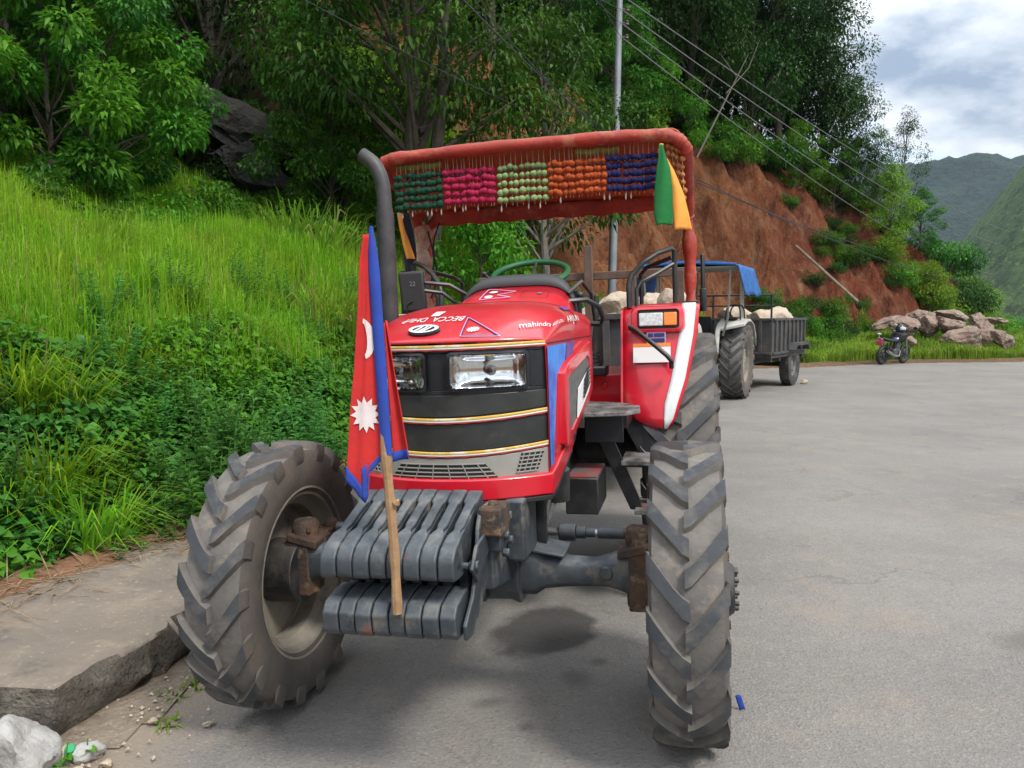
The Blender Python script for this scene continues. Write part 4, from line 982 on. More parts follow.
# road: asphalt sheet with oil stain, dust and cracks
def road_mat():
    m, t = nodes('old asphalt'); g = N(t); out = g.n('ShaderNodeOutputMaterial'); p = g.n('ShaderNodeBsdfPrincipled'); g.l(p.outputs[0], out.inputs[0])
    tc = g.n('ShaderNodeTexCoord').outputs['Object']
    col = g.mix(g.ramp(g.noise(tc, .55, 6, .6), .35, .65), (.182, .170, .156), (.235, .220, .202))
    col = g.mix(g.ramp(g.noise(tc, 2.6, 7, .7), .52, .75), col, (.255, .225, .19))
    col = g.mix(g.ramp(g.noise(tc, 1.4, 8, .72), .60, .78), col, (.125, .115, .108))
    vo = g.n('ShaderNodeTexVoronoi'); vo.inputs['Scale'].default_value = 95; g.l(tc, vo.inputs['Vector'])
    vg = g.n('ShaderNodeSeparateColor'); g.l(vo.outputs['Color'], vg.inputs[0])
    col = g.mix(g.math('MULTIPLY', g.ramp(vg.outputs[0], .76, .97), .28), col, (.34, .32, .29))
    col = g.mix(g.math('MULTIPLY', g.ramp(vg.outputs[1], .76, .97), .30), col, (.09, .085, .08))
    sp = g.n('ShaderNodeSeparateXYZ'); g.l(tc, sp.inputs[0])
    nz1 = g.noise(tc, 2.4, 5, .6)
    col = g.mix(g.math('MULTIPLY', g.ramp(g.noise(tc, .8, 8, .72), .54, .68), .55), col, (.29, .24, .185))
    vc = g.n('ShaderNodeTexVoronoi', feature='DISTANCE_TO_EDGE'); vc.inputs['Scale'].default_value = .55; wv = g.n('ShaderNodeVectorMath', operation='ADD'); g.l(tc, wv.inputs[0]); nv_ = g.n('ShaderNodeTexNoise'); nv_.inputs['Scale'].default_value = 2.2; nv_.inputs['Detail'].default_value = 6; g.l(tc, nv_.inputs['Vector']); g.l(nv_.outputs['Color'], wv.inputs[1]); g.l(wv.outputs[0], vc.inputs['Vector'])
    crk = g.math('MULTIPLY', g.ramp(vc.outputs['Distance'], .012, .004), g.ramp(g.noise(tc, .7, 3, .5), .52, .60)); col = g.mix(g.math('MULTIPLY', crk, .25), col, (.05, .047, .044))
    def blot(cx, cy, rx, ry, rot=0.0, soft=.25, wob=.8):
        c_, s_ = math.cos(rot), math.sin(rot)
        dx = g.math('SUBTRACT', sp.outputs['X'], cx); dy = g.math('SUBTRACT', sp.outputs['Y'], cy)
        a = g.math('DIVIDE', g.math('ADD', g.math('MULTIPLY', dx, c_), g.math('MULTIPLY', dy, s_)), rx); b = g.math('DIVIDE', g.math('SUBTRACT', g.math('MULTIPLY', dy, c_), g.math('MULTIPLY', dx, s_)), ry)
        r = g.math('SQRT', g.math('ADD', g.math('MULTIPLY', a, a), g.math('MULTIPLY', b, b)))
        r = g.math('ADD', r, g.math('MULTIPLY', g.math('SUBTRACT', nz1, .5), wob)); return g.ramp(r, 1.0, 1.0 - soft)
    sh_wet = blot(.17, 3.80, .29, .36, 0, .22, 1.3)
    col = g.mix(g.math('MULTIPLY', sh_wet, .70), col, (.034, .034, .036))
    for bx, by, r1, r2 in ((.27, 3.25, .09, .12), (-.1, 3.05, .10, .06), (.06, 2.85, .05, .05), (.4, 3.4, .06, .05), (2.6, 3.6, .35, .2), (.9, 2.3, .3, .12)):
        col = g.mix(g.math('MULTIPLY', blot(bx, by, r1, r2, .3, .6, 1.2), .45), col, (.065, .062, .06))
    # dust washed along the left edge of the asphalt
    ed = g.math('SUBTRACT', g.math('MULTIPLY', sp.outputs['Y'], .235), sp.outputs['X'])
    dust = g.ramp(g.math('ADD', ed, g.math('MULTIPLY', g.noise(tc, 3.5, 7, .7), .55)), 2.02, 2.42)
    col = g.mix(g.math('MULTIPLY', dust, .8), col, (.27, .215, .16))
    g.put(p.inputs['Base Color'], col)
    ro = g.n('ShaderNodeMix', data_type='FLOAT'); g.put(ro.inputs[0], sh_wet); ro.inputs[2].default_value = .88; ro.inputs[3].default_value = .5; g.l(ro.outputs[0], p.inputs['Roughness']); p.inputs['Specular IOR Level'].default_value = .3
    b1 = g.n('ShaderNodeBump'); b1.inputs['Strength'].default_value = .5; b1.inputs['Distance'].default_value = .006; g.l(vo.outputs['Distance'], b1.inputs['Height'])
    b2 = g.n('ShaderNodeBump'); b2.inputs['Strength'].default_value = .5; b2.inputs['Distance'].default_value = .03; g.l(g.noise(tc, 6, 8, .7), b2.inputs['Height']); g.l(b1.outputs[0], b2.inputs['Normal']); g.l(b2.outputs[0], p.inputs['Normal'])
    return m
def curb_x(y): return np.interp(y, [-3, 1, 2.6, 2.85, 3.1, 3.7, 4.6, 6, 9, 13, 17.5], [-2.75, -2.02, -1.83, -1.78, -1.74, -1.57, -1.34, -.98, -.12, 1.35, 3.45])
def road_x0(y): return np.interp(y, [-3, 2.6, 3.1, 4.6, 6, 9, 13, 17.5, 23, 26.5], [-2.35, -1.70, -1.56, -1.22, -.85, .0, 1.5, 3.6, 7.2, 10.5])
rx = np.concatenate([np.arange(-5, 20, .2), np.arange(20, 60, 2.)]); ry = np.concatenate([np.arange(-6, 27, .2), [27.2]])
tag(sheet('road', rx, ry, lambda X, Y: camber(X, Y) + .012 * (fbm(X * .9, Y * .9, 3, 2) - .5), road_mat(), keep=lambda x, y: (x > road_x0(y)) & (y < verge_line(x) + .12 * (vnoise(x * 2.1, y * 0, 4) - .5))), kind='structure')
# loose gravelly gutter between asphalt and slab
GUT = soil_mat('gutter silt', (.24, .19, .14), (.31, .26, .20), (.15, .125, .10), .5, 2.5)
gx = np.arange(-4.2, 4, .06); gy = np.arange(-2, 17, .06)
tag(sheet('gutter', gx, gy, lambda X, Y: camber(X, Y) + .004 + .035 * (fbm(X * 5, Y * 5, 4, 12) - .35) * sstep(.0, .18, road_x0(Y) + .18 - X), GUT, keep=lambda x, y: (x < road_x0(y) + .13 + .22 * (fbm(x * 3, y * 3, 3, 8) - .5)) & (x > curb_x(y) - .25)), kind='structure')
# raised concrete pavement over the drain, broken along its edge
def conc_mat(name, a, b, c):
    return M(name, a, .9, var=(b, 1.6, .35, .7), layers=[(c, 5, .5, .72), ((.40, .38, .34), 40, .60, .78), ((.06, .055, .05), 3.2, .60, .75)], bump=[(9, .5, .03), (60, .6, .008)])
CONC = conc_mat('weathered concrete', (.20, .165, .13), (.15, .125, .10), (.25, .205, .155))
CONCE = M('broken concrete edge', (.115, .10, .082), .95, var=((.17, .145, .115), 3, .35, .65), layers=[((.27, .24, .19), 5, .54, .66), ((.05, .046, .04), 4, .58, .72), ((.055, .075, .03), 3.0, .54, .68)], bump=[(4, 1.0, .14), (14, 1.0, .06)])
def slab(name, y0, y1, wl, ztop, hgt, seed, xo=0.0, label=None):
    n = max(int((y1 - y0) / .035), 8); mb = MB(); rr = []
    for i in range(n + 1):
        y = lerp(y0, y1, i / n); e = float(curb_x(y)) + xo + .06 * float(fbm(np.array(y * 5.0), np.array(seed * 1.0), 3, seed) - .5) + .10 * float((fbm(np.array(y * 1.3), np.array(seed * 2.0), 2, seed + 3) - .5))
        g0 = float(camber(np.array(e), np.array(y))); zt_ = g0 + ztop + .03 * float(fbm(np.array(y * 2.0), np.array(3.0), 3, seed) - .5)
        ch = .015 + .06 * max(0, float(fbm(np.array(y * 3.6), np.array(9.0), 3, seed)) - .46) * 4
        j = [.045 * (float(fbm(np.array(y * 7.0), np.array(k * 3.3), 3, seed + k)) - .5) for k in range(5)]
        row = [(e - .10 + j[0] * 2, y, g0 - .12), (e - .05 + j[0] * 4, y, g0 + .02), (e - .012 + j[1] * 2, y, g0 + hgt * .35), (e - .02 + j[2] * 2.5, y, g0 + hgt * .65), (e - ch * .3 + j[3], y, zt_ - ch), (e - ch, y, zt_ + j[4] * .2), (e - .16, y, zt_ + .008), (e - wl * .5, y, zt_ + .02 + j[1] * .4), (e - wl, y, zt_ + .03), (e - wl - .05, y, g0 - .12)]
        rr.append(row)
    mb.mi = 0; mb.loft(rr, True, True)
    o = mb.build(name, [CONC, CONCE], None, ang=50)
    me = o.data
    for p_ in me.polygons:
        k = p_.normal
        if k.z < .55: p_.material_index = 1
    return o
tag(slab('pavement', 2.84, 14.0, 1.25, .225, .225, 5, .035), kind='structure')
tag(slab('pavement', .6, 2.72, 1.2, .20, .20, 9, -.12), kind='structure')
# red-brown crust of earth between pavement and bank
tag(sheet('earth_strip', np.arange(-5, 4, .08), np.arange(.5, 15, .08), lambda X, Y: camber(X, Y) + .262 + .05 * sstep(.35, .0, -foot_ds(X, Y)[0]) + .05 * (fbm(X * 4, Y * 4, 4, 31) - .4), soil_mat('red silt', (.26, .135, .075), (.19, .10, .06), (.30, .20, .13), .6, 2), keep=lambda x, y: (foot_ds(x, y)[0] > -.38 + .30 * (fbm(x * 2.5, y * 2.5, 3, 15) - .5)) & (foot_ds(x, y)[0] < .5)), kind='structure')
# far hills
def hillmat(name, a, b, c):
    m = M(name, a, .95, var=(b, .012, .38, .62), layers=[(c, .03, .52, .66), (tuple(q * .45 for q in a), .16, .50, .60), (tuple(q * 1.5 for q in b), .35, .58, .66)], bump=[(.12, 1.0, 6), (.4, .8, 2)]); return m
def far_hill(name, cx, cy, rx_, ry_, h, ang, seed, mat, rough):
    n = 170; U = np.linspace(-1, 1, n); X, Y = np.meshgrid(U, U); r = np.hypot(X, Y)
    prof = np.clip((1 - r) * (2.2 if seed == 3 else 1), 0, 1) ** .85
    wx = X * rx_; wy = Y * ry_; c_, s_ = math.cos(ang), math.sin(ang)
    gx_, gy_ = cx + wx * c_ - wy * s_, cy + wx * s_ + wy * c_
    rid = fbm(gx_ * .006, gy_ * .006, 5, seed) - .5
    Z = h * prof * (1 + .55 * rid * sstep(0, .4, 1 - r)) + rough * (fbm(gx_ * .09, gy_ * .09, 3, seed + 4) - .5) * sstep(0, .1, 1 - r) - 30
    V = np.stack([gx_, gy_, Z], -1).reshape(-1, 3); I = np.arange(n - 1)[:, None] * n + np.arange(n - 1)[None, :]
    me = np_mesh(name, V, np.stack([I, I + 1, I + n + 1, I + n], -1).reshape(-1, 4), mat); me.polygons.foreach_set('use_smooth', [True] * len(me.polygons))
    tag(np_obj(name, me), kind='structure')
far_hill('hills', 900, 1250, 900, 420, 243, 0.0, 3, hillmat('far wooded hill', (.014, .032, .024), (.024, .048, .030), (.010, .022, .018)), 12)  # part of the distance haze's blue is put into this ridge's base colours
far_hill('hills', 432, 430, 200, 190, 330, .0, 8, hillmat('green terraced hill', (.055, .115, .028), (.095, .165, .035), (.030, .060, .018)), 3)
far_hill('hills', 1500, 900, 600, 500, 330, .2, 5, hillmat('far wooded hill', (.035, .055, .025), (.05, .075, .03), (.03, .045, .022)), 9)
# ------------------------------------------------------------------ leaves
def unit(a): return a / np.maximum(np.linalg.norm(a, axis=1, keepdims=True), 1e-6)
def leaf_arrays(P, D, Nn, L, Wd, droop=.15, fold=.18):
    """each leaf: two folded halves (six corners, four triangles)"""
    n = len(P); L = np.broadcast_to(np.asarray(L, float), (n,))[:, None]; Wd = np.broadcast_to(np.asarray(Wd, float), (n,))[:, None]
    D = unit(D); S = unit(np.cross(D, Nn)); U = np.cross(S, D); dz = np.array([[0, 0, -1.0]])
    mid = P + D * L * .5 + dz * L * droop * .25; tip = P + D * L + dz * L * droop
    l = P + D * L * .42 + S * Wd * .5 + U * Wd * fold; r = P + D * L * .42 - S * Wd * .5 + U * Wd * fold
    V = np.stack([P, l, mid, r, tip], 1).reshape(-1, 3); b = (np.arange(n) * 5)[:, None]
    F = np.concatenate([b + np.array([[0, 2, 1]]), b + np.array([[0, 3, 2]]), b + np.array([[1, 2, 4]]), b + np.array([[2, 3, 4]])], 1).reshape(-1, 3)
    return V, F
def rand_dirs(n, g=nrg): return unit(g.normal(size=(n, 3)))
def crown_arrays(blobs, n, L, asp, droop, g, outward=.8, flat=.35):
    c = np.array([b[0] for b in blobs]); r = np.array([b[1] for b in blobs]); p = r ** 2.2; p = p / p.sum()
    k = g.choice(len(blobs), n, p=p); u = rand_dirs(n, g); u[:, 2] *= .8
    rad = r[k] * (.35 + .72 * g.random(n) ** .55); P = c[k] + u * rad[:, None] * np.array([[1, 1, .85]])
    D = u * outward + rand_dirs(n, g) * .7 + np.array([[0, 0, -.25]]); Nn = rand_dirs(n, g) * (1 - flat) + np.array([[0, 0, 1.0]]) * (1 + flat)
    ll = L * g.uniform(.65, 1.25, n); return leaf_arrays(P, D, Nn, ll, ll * asp, droop)
LM = {
 'dark': leaf_mat('dark wood leaves', (.022, .068, .012), (.050, .125, .018), (.030, .085, .018), .30, .45),
 'deep': leaf_mat('deep wood leaves', (.014, .044, .013), (.030, .075, .020), None, .25, .5),
 'mid': leaf_mat('mid green leaves', (.045, .150, .014), (.090, .225, .020), (.028, .095, .014), .35, .42),
 'bright': leaf_mat('bright green leaves', (.075, .220, .016), (.14, .31, .024), (.050, .16, .016), .40, .45),
 'lime': leaf_mat('lime leaves', (.13, .28, .020), (.20, .35, .030), None, .40, .5),
 'herb': leaf_mat('bank herb leaves', (.055, .180, .022), (.10, .27, .036), (.036, .125, .020), .35, .40, dead=((.20, .15, .06), .975)),
 'weed': leaf_mat('mugwort leaves', (.075, .22, .045), (.12, .30, .06), None, .38, .5),
 'grass': leaf_mat('rice green grass', (.13, .34, .016), (.29, .50, .026), (.25, .38, .022), .45, .45, dead=((.34, .29, .11), .91)),
 'tuft': leaf_mat('verge grass', (.19, .33, .025), (.30, .42, .05), (.13, .26, .025), .42, .5, dead=((.32, .25, .11), .93)),
}
BARK = M('tree bark', (.055, .042, .032), .95, var=((.11, .09, .07), 6, .4, .7), layers=[((.045, .06, .03), 3, .55, .7)], bump=[(14, .8, .03)])
BARKP = M('pale bark', (.22, .20, .17), .9, var=((.10, .09, .07), 5, .4, .7), bump=[(14, .5, .02)])

def tree_proto(name, h, cr, cz0, nb, br, nl, L, asp, mat, seed, tr=.12, droop=.2, bark=None, lean=.0, topw=.5, trunks=1):
    g = np.random.default_rng(seed); q = random.Random(seed); root = empty(name, (0, 0, 0)); blobs = []
    for i in range(nb):
        f = (i + .5) / nb; z = lerp(cz0, h, f) - h * .03; w = cr * (math.sin(PI * min(.98, .18 + .80 * f)) ** .7) * (1 if f < .7 else lerp(1, topw + .2, (f - .7) / .3)); a = i * 2.4 + q.uniform(-.5, .5); rr = w * math.sqrt(q.uniform(.12, 1))
        blobs.append(((rr * math.cos(a) + lean * z, rr * math.sin(a), z + q.uniform(-.05, .05) * h), br * q.uniform(.65, 1.25)))
    V, F = crown_arrays(blobs, nl, L, asp, droop, g); me = np_mesh('crown', V, F, LM[mat]); np_obj('crown', me, root)
    mb = MB()
    for t_ in range(trunks):
        ox = .18 * t_ - .09 * (trunks - 1); sp_ = .10 * t_
        ht = lerp(cz0, h, .75); P = [(ox + (lean + sp_) * ht * i / 7 + q.uniform(-.03, .03) * h * .12 * min(i, 2), q.uniform(-.02, .02) * h * .12 * min(i, 2), ht * i / 7 - .15 * (i == 0)) for i in range(8)]
        mb.tube(P, [tr * (1 - .75 * i / 7) * (1.25 if i == 0 else 1) for i in range(8)], 9)
    for c, r in blobs[::1]:
        if q.random() < .75:
            zb_ = max(.3 * cz0, c[2] - q.uniform(.12, .3) * h); s0 = Vector((lean * zb_, 0, min(zb_, ht))); e = Vector(c); m_ = s0.lerp(e, .5) + Vector((0, 0, .08 * h * q.uniform(-.3, .6)))
            mb.tube([s0, m_, e], [tr * .38, tr * .22, tr * .07], 6)
    mb.build('trunk', bark or BARK, root); return root
def bush_proto(name, h, w, nb, br, nl, L, asp, mat, seed, droop=.2, stems=5):
    g = np.random.default_rng(seed); q = random.Random(seed); root = empty(name, (0, 0, 0)); blobs = []
    for i in range(nb):
        a = i * 2.4; rr = w * .5 * math.sqrt(q.random()); blobs.append(((rr * math.cos(a), rr * math.sin(a), h * q.uniform(.22, .86) * (1 - .35 * rr / (w * .5))), br * q.uniform(.7, 1.25)))
    V, F = crown_arrays(blobs, nl, L, asp, droop, g); np_obj('foliage', np_mesh('foliage', V, F, LM[mat]), root)
    mb = MB()
    for i in range(stems):
        c = blobs[i % nb][0]; mb.tube([(c[0] * .15, c[1] * .15, -.1), (c[0] * .5, c[1] * .5, c[2] * .6), c], [.02 * h + .008, .014 * h + .005, .004], 5)
    mb.build('stem', BARK, root); return root
def blade_arrays(P, h, wd, az, lean, g):
    n = len(P); h = h[:, None]; wd = wd[:, None]; ca, sa = np.cos(az)[:, None], np.sin(az)[:, None]
    o = np.concatenate([ca, sa, 0 * ca], 1); sd = np.concatenate([-sa, ca, 0 * ca], 1); up = np.array([[0, 0, 1.0]]); ln = lean[:, None]
    m1 = P + up * h * .5 + o * h * ln * .22; m2 = P + up * h * (.86 - .25 * ln) + o * h * ln * .62; tip = P + up * h * (1.0 - .60 * ln) + o * h * ln * 1.05
    V = np.stack([P - sd * wd * .4, P + sd * wd * .4, m1 - sd * wd * .5, m1 + sd * wd * .5, m2 - sd * wd * .32, m2 + sd * wd * .32, tip], 1).reshape(-1, 3); b = (np.arange(n) * 7)[:, None]
    F = np.concatenate([b + np.array([[0, 1, 3]]), b + np.array([[0, 3, 2]]), b + np.array([[2, 3, 5]]), b + np.array([[2, 5, 4]]), b + np.array([[4, 5, 6]])], 1).reshape(-1, 3)
    return V, F
def tuft_proto(name, h, w, n, mat, seed):
    g = np.random.default_rng(seed); root = empty(name, (0, 0, 0)); r = np.sqrt(g.random(n)) * w * .35; a = g.uniform(0, 2 * PI, n)
    P = np.stack([r * np.cos(a), r * np.sin(a), -.06 + 0 * r], 1); V, F = blade_arrays(P, h * g.uniform(.5, 1.1, n), .011 + .008 * g.random(n), a + g.normal(size=n) * .5, g.uniform(.15, .85, n), g)
    np_obj('blades', np_mesh('blades', V, F, LM[mat]), root); return root
def weed_proto(name, h, ns, mat, seed, L=.10, asp=.34):
    """several upright stems, whorls of narrow lobed leaves getting smaller to the top"""
    g = np.random.default_rng(seed); q = random.Random(seed); root = empty(name, (0, 0, 0)); mb = MB(); Ps, Ds, Ls = [], [], []
    for s_ in range(ns):
        a = q.uniform(0, 2 * PI); ln = q.uniform(.05, .45); hh = h * q.uniform(.6, 1); x0_, y0_ = q.uniform(-.10, .10), q.uniform(-.10, .10)
        tip = Vector((x0_ + math.cos(a) * ln * hh, y0_ + math.sin(a) * ln * hh, hh)); b0 = Vector((x0_, y0_, -.05)); md = b0.lerp(tip, .5) + Vector((0, 0, .06 * hh)); mb.tube([b0, md, tip], [.006, .004, .002], 5)
        for k in range(int(26 * hh / .6)):
            f = k / (26 * hh / .6); p = (b0.lerp(md, f * 2) if f < .5 else md.lerp(tip, f * 2 - 1)); an = k * 2.4
            for lob in (-.45, 0, .45):
                Ps.append(p); Ds.append((math.cos(an + lob), math.sin(an + lob), .35 + .3 * f)); Ls.append(L * (1.15 - .6 * f) * (1 if lob == 0 else .72) * q.uniform(.8, 1.2))
    P, D, Ll = np.array(Ps), np.array(Ds), np.array(Ls); V, F = leaf_arrays(P, D, np.array([[0, 0, 1.0]]) + rand_dirs(len(P), g) * .3, Ll, Ll * asp, .25)
    np_obj('leaves', np_mesh('leaves', V, F, LM[mat]), root); mb.build('stem', LM['weed'], root); return root
USED = set()
def place(proto, x, y, z, sc=1.0, rz=None, label=None, cat=None, group=None, rx=0.0, scz=None):
    """first use takes the prototype itself, the rest copy it with its parts"""
    if proto.name in USED: o = copy_tree(proto)
    else: o = proto; USED.add(proto.name)
    o.location = (x, y, z); o.rotation_euler = (rx, 0, rnd.uniform(0, 2 * PI) if rz is None else rz); o.scale = (sc, sc, scz or sc)
    for k in ('group',):
        if k in o and not group: del o[k]
    return tag(o, label, cat, group)
def in_view(x, y, m=70):
    px = 512 + FPX * x / max(y, .1); return y > 1 and -m < px < 1024 + m

# prototypes
T_A = [tree_proto('broadleaf_tree', 8.5, 2.1, 2.6, 32, .90, 14000, .150, .42, 'dark', 31, .14), tree_proto('broadleaf_tree', 10.5, 1.9, 3.4, 34, .85, 14000, .145, .40, 'deep', 32, .15, lean=.04), tree_proto('broadleaf_tree', 7.0, 2.2, 1.6, 30, .90, 13000, .150, .42, 'dark', 33, .12), tree_proto('broadleaf_tree', 9.5, 1.6, 2.2, 34, .72, 9000, .17, .40, 'deep', 34, .12, lean=-.03)]
T_L = [tree_proto('slender_tree', 7.5, 1.35, 2.0, 34, .50, 4600, .13, .45, 'dark', 41, .07, lean=.05), tree_proto('slender_tree', 6.5, 1.2, 1.6, 30, .48, 4200, .13, .45, 'mid', 42, .06, bark=BARKP)]
T_B = [tree_proto('young_tree', 4.6, 1.7, .5, 44, .34, 11000, .115, .46, 'mid', 51, .06), tree_proto('young_tree', 4.0, 1.8, .3, 44, .33, 11000, .125, .46, 'bright', 52, .05), tree_proto('young_tree', 5.2, 1.5, .6, 46, .33, 10500, .115, .46, 'mid', 53, .06, trunks=2)]
B_D = [bush_proto('bush', 1.5, 1.8, 14, .42, 3200, .11, .48, 'dark', 61), bush_proto('bush', 1.4, 1.7, 14, .40, 3200, .10, .5, 'mid', 62), bush_proto('bush', 1.2, 1.6, 12, .38, 2800, .10, .5, 'bright', 63), bush_proto('bush', 1.5, 1.5, 14, .40, 3000, .09, .5, 'lime', 64)]
TUF = [tuft_proto('grass_tuft', .62, 1.1, 260, 'tuft', 71), tuft_proto('grass_tuft', .9, .8, 360, 'grass', 72)]
WD = [weed_proto('weed_plant', .75, 9, 'weed', 81), weed_proto('weed_plant', .60, 8, 'herb', 82, .12, .5), weed_proto('weed_plant', .95, 10, 'weed', 83, .11, .30)]

# ------------------------------------------------------------------ grass and creepers on the bank (stuff)
def scatter(n, x0, x1, y0, y1, cond, g=nrg, dens=None):
    out = []
    while sum(len(o) for o in out) < n:
        X = g.uniform(x0, x1, n * 2); Y = g.uniform(y0, y1, n * 2); d, s = foot_ds(X, Y); px = 512 + FPX * X / np.maximum(Y, .1)
        m = cond(X, Y, d, s) & (px > -300) & (px < 1180) & (Y > .8)
        out.append(np.stack([X[m], Y[m], d[m], s[m]], 1))
    return np.concatenate(out)[:n]
def zat(X, Y): return hill_z(X, Y)
g1 = np.random.default_rng(5)
S = scatter(13500, -8, 1.6, 1.2, 13, lambda X, Y, d, s: (d > -.10 + .25 * (fbm(X * 2.2, Y * 2.2, 3, 15) - .3)) & (d < 1.45 + .7 * (fbm(X * 1.5, Y * 1.5, 3, 19) - .5)) & (g1.random(len(X)) < np.clip(7 / Y, .25, 1)), g1)
base = np.stack([S[:, 0], S[:, 1], zat(S[:, 0], S[:, 1])], 1)
patch = fbm(S[:, 0] * 1.6, S[:, 1] * 1.6 + base[:, 2], 3, 44)
hh = (.05 + .30 * g1.random(len(S)) ** 1.3) * (.5 + patch) * np.clip((S[:, 2] + .35) * 2.2, .25, 1)
k = 7; P = np.repeat(base, k, 0); hr = np.repeat(hh, k); u = rand_dirs(len(P), g1)
P = P + np.stack([u[:, 0] * .045 + .30 * hr, u[:, 1] * .045 - .22 * hr, hr * g1.uniform(.3, 1.05, len(P)) + .012], 1)
D = u * np.array([[1, 1, .4]]) + np.array([[.35, -.30, .05]]); L = np.repeat(g1.uniform(.036, .095, len(S)) * (.7 + .6 * patch), k) * g1.uniform(.75, 1.2, len(P))
V, F_ = leaf_arrays(P, D, np.array([[.35, -.35, 1.0]]) + rand_dirs(len(P), g1) * .55, L, L * np.repeat(g1.uniform(.42, .72, len(S)), k), .25)
isA = np.repeat(np.repeat(fbm(S[:, 0] * 1.1 + 7, S[:, 1] * 1.1 + base[:, 2], 3, 47) > .5, k), 4)
tag(np_obj('undergrowth', np_mesh('undergrowth', V, F_, [LM['herb'], LM['bright']], isA.astype(np.int32))), 'dense low leafy creepers covering the roadside bank behind the pavement', 'undergrowth', kind='stuff')
S = scatter(130000, -18, 2.4, 1.5, 19, lambda X, Y, d, s: (d > np.interp(s, [3, 6.5, 7.5, 8.5, 9.5], [.62, .72, 1.25, .95, .72]) + .9 * (fbm(X * 1.3, Y * 1.3, 3, 55) - .5)) & (fbm(X * 2.1, Y * 2.1, 3, 58) > .30) & (d < np.where(512 + FPX * X / Y > 190, 7.3, 8.3)) & (s < 19) & (g1.random(len(X)) < np.clip(9 / Y, .3, 1)), g1)
X, Y, d_ = S[:, 0], S[:, 1], S[:, 2]; cl = fbm(X * .8, Y * .8, 3, 66); dist = np.hypot(X, Y)
hgt = (.20 + .62 * cl ** 1.3 + .34 * g1.random(len(X)))
V, F_ = blade_arrays(np.stack([X, Y, zat(X, Y) - .02], 1), hgt, (.0040 + .0035 * g1.random(len(X))) * np.clip(dist / 6, .9, 2.0), g1.uniform(0, 2 * PI, len(X)), np.clip(g1.normal(.32, .22, len(X)), .02, .95), g1)
tag(np_obj('grass', np_mesh('grass', V, F_, LM['grass'])), 'tall bright green grass on the slope left of the tractor', 'grass', kind='stuff')
# leaf litter / low plants under the wood
S = scatter(26000, -28, 18, 7, 46, lambda X, Y, d, s: (d > np.where(s > 17, 6.0, 7.2)) & (d < 18) & (s < 46), g1)
P = np.stack([S[:, 0], S[:, 1], zat(S[:, 0], S[:, 1]) + g1.random(len(S)) ** 2 * .6], 1)
L = g1.uniform(.14, .30, len(P)); V, F_ = leaf_arrays(P, rand_dirs(len(P), g1) + np.array([[.2, -.3, .4]]), np.array([[0, -.3, 1.0]]) + rand_dirs(len(P), g1) * .7, L, L * .42, .3)
tag(np_obj('undergrowth', np_mesh('undergrowth', V, F_, LM['deep'])), 'dark low plants covering the floor of the wood above the slope', 'undergrowth', kind='stuff')
# verge grass at the far side of the road
S = scatter(52000, 5.5, 24, 20.5, 33, lambda X, Y, d, s: (d < 1.4) & (Y > verge_line(X) + .45 + .5 * (fbm(X * .9, Y * .9, 3, 77) - .3)) & (Y < verge_line(X) + 5.5) & ((fbm(X * .5, Y * .5, 3, 78) > .40) | (X < 12.5)), g1)
X, Y = S[:, 0], S[:, 1]; Z = np.where(S[:, 2] > 0, zat(X, Y), ground_z(X, Y)); cl = fbm(X * .7, Y * .7, 3, 79)
V, F_ = blade_arrays(np.stack([X, Y, Z - .02], 1), (.16 + .85 * np.maximum(cl - .25, 0) + .22 * g1.random(len(X))), .016 + .012 * g1.random(len(X)), g1.uniform(0, 2 * PI, len(X)), np.clip(g1.normal(.4, .22, len(X)), .02, .95), g1)
tag(np_obj('grass', np_mesh('grass', V, F_, LM['tuft'])), 'yellow green verge grass beyond the far edge of the road', 'grass', kind='stuff')
# dry straw and twigs along the foot of the bank
S = scatter(900, -5, -1, 1.2, 7, lambda X, Y, d, s: (d > -.45) & (d < -.02) & (fbm(X * 2, Y * 2, 2, 91) > .48), g1)
P = np.stack([S[:, 0], S[:, 1], zat(S[:, 0], S[:, 1]) + .29 + .04 * g1.random(len(S))], 1); n_ = len(P)
V, F_ = leaf_arrays(P, rand_dirs(n_, g1) * np.array([[1, 1, .25]]), np.array([[0, 0, 1.0]]) + rand_dirs(n_, g1) * .3, g1.uniform(.08, .30, n_), g1.uniform(.004, .009, n_), .05)
STRAW = M('dry straw', (.20, .12, .06), .9, var=((.30, .21, .12), 20, .4, .6))
tag(np_obj('dry_straw', np_mesh('dry_straw', V, F_, STRAW)), 'dry brown straw and twigs along the foot of the bank', 'straw', kind='stuff')

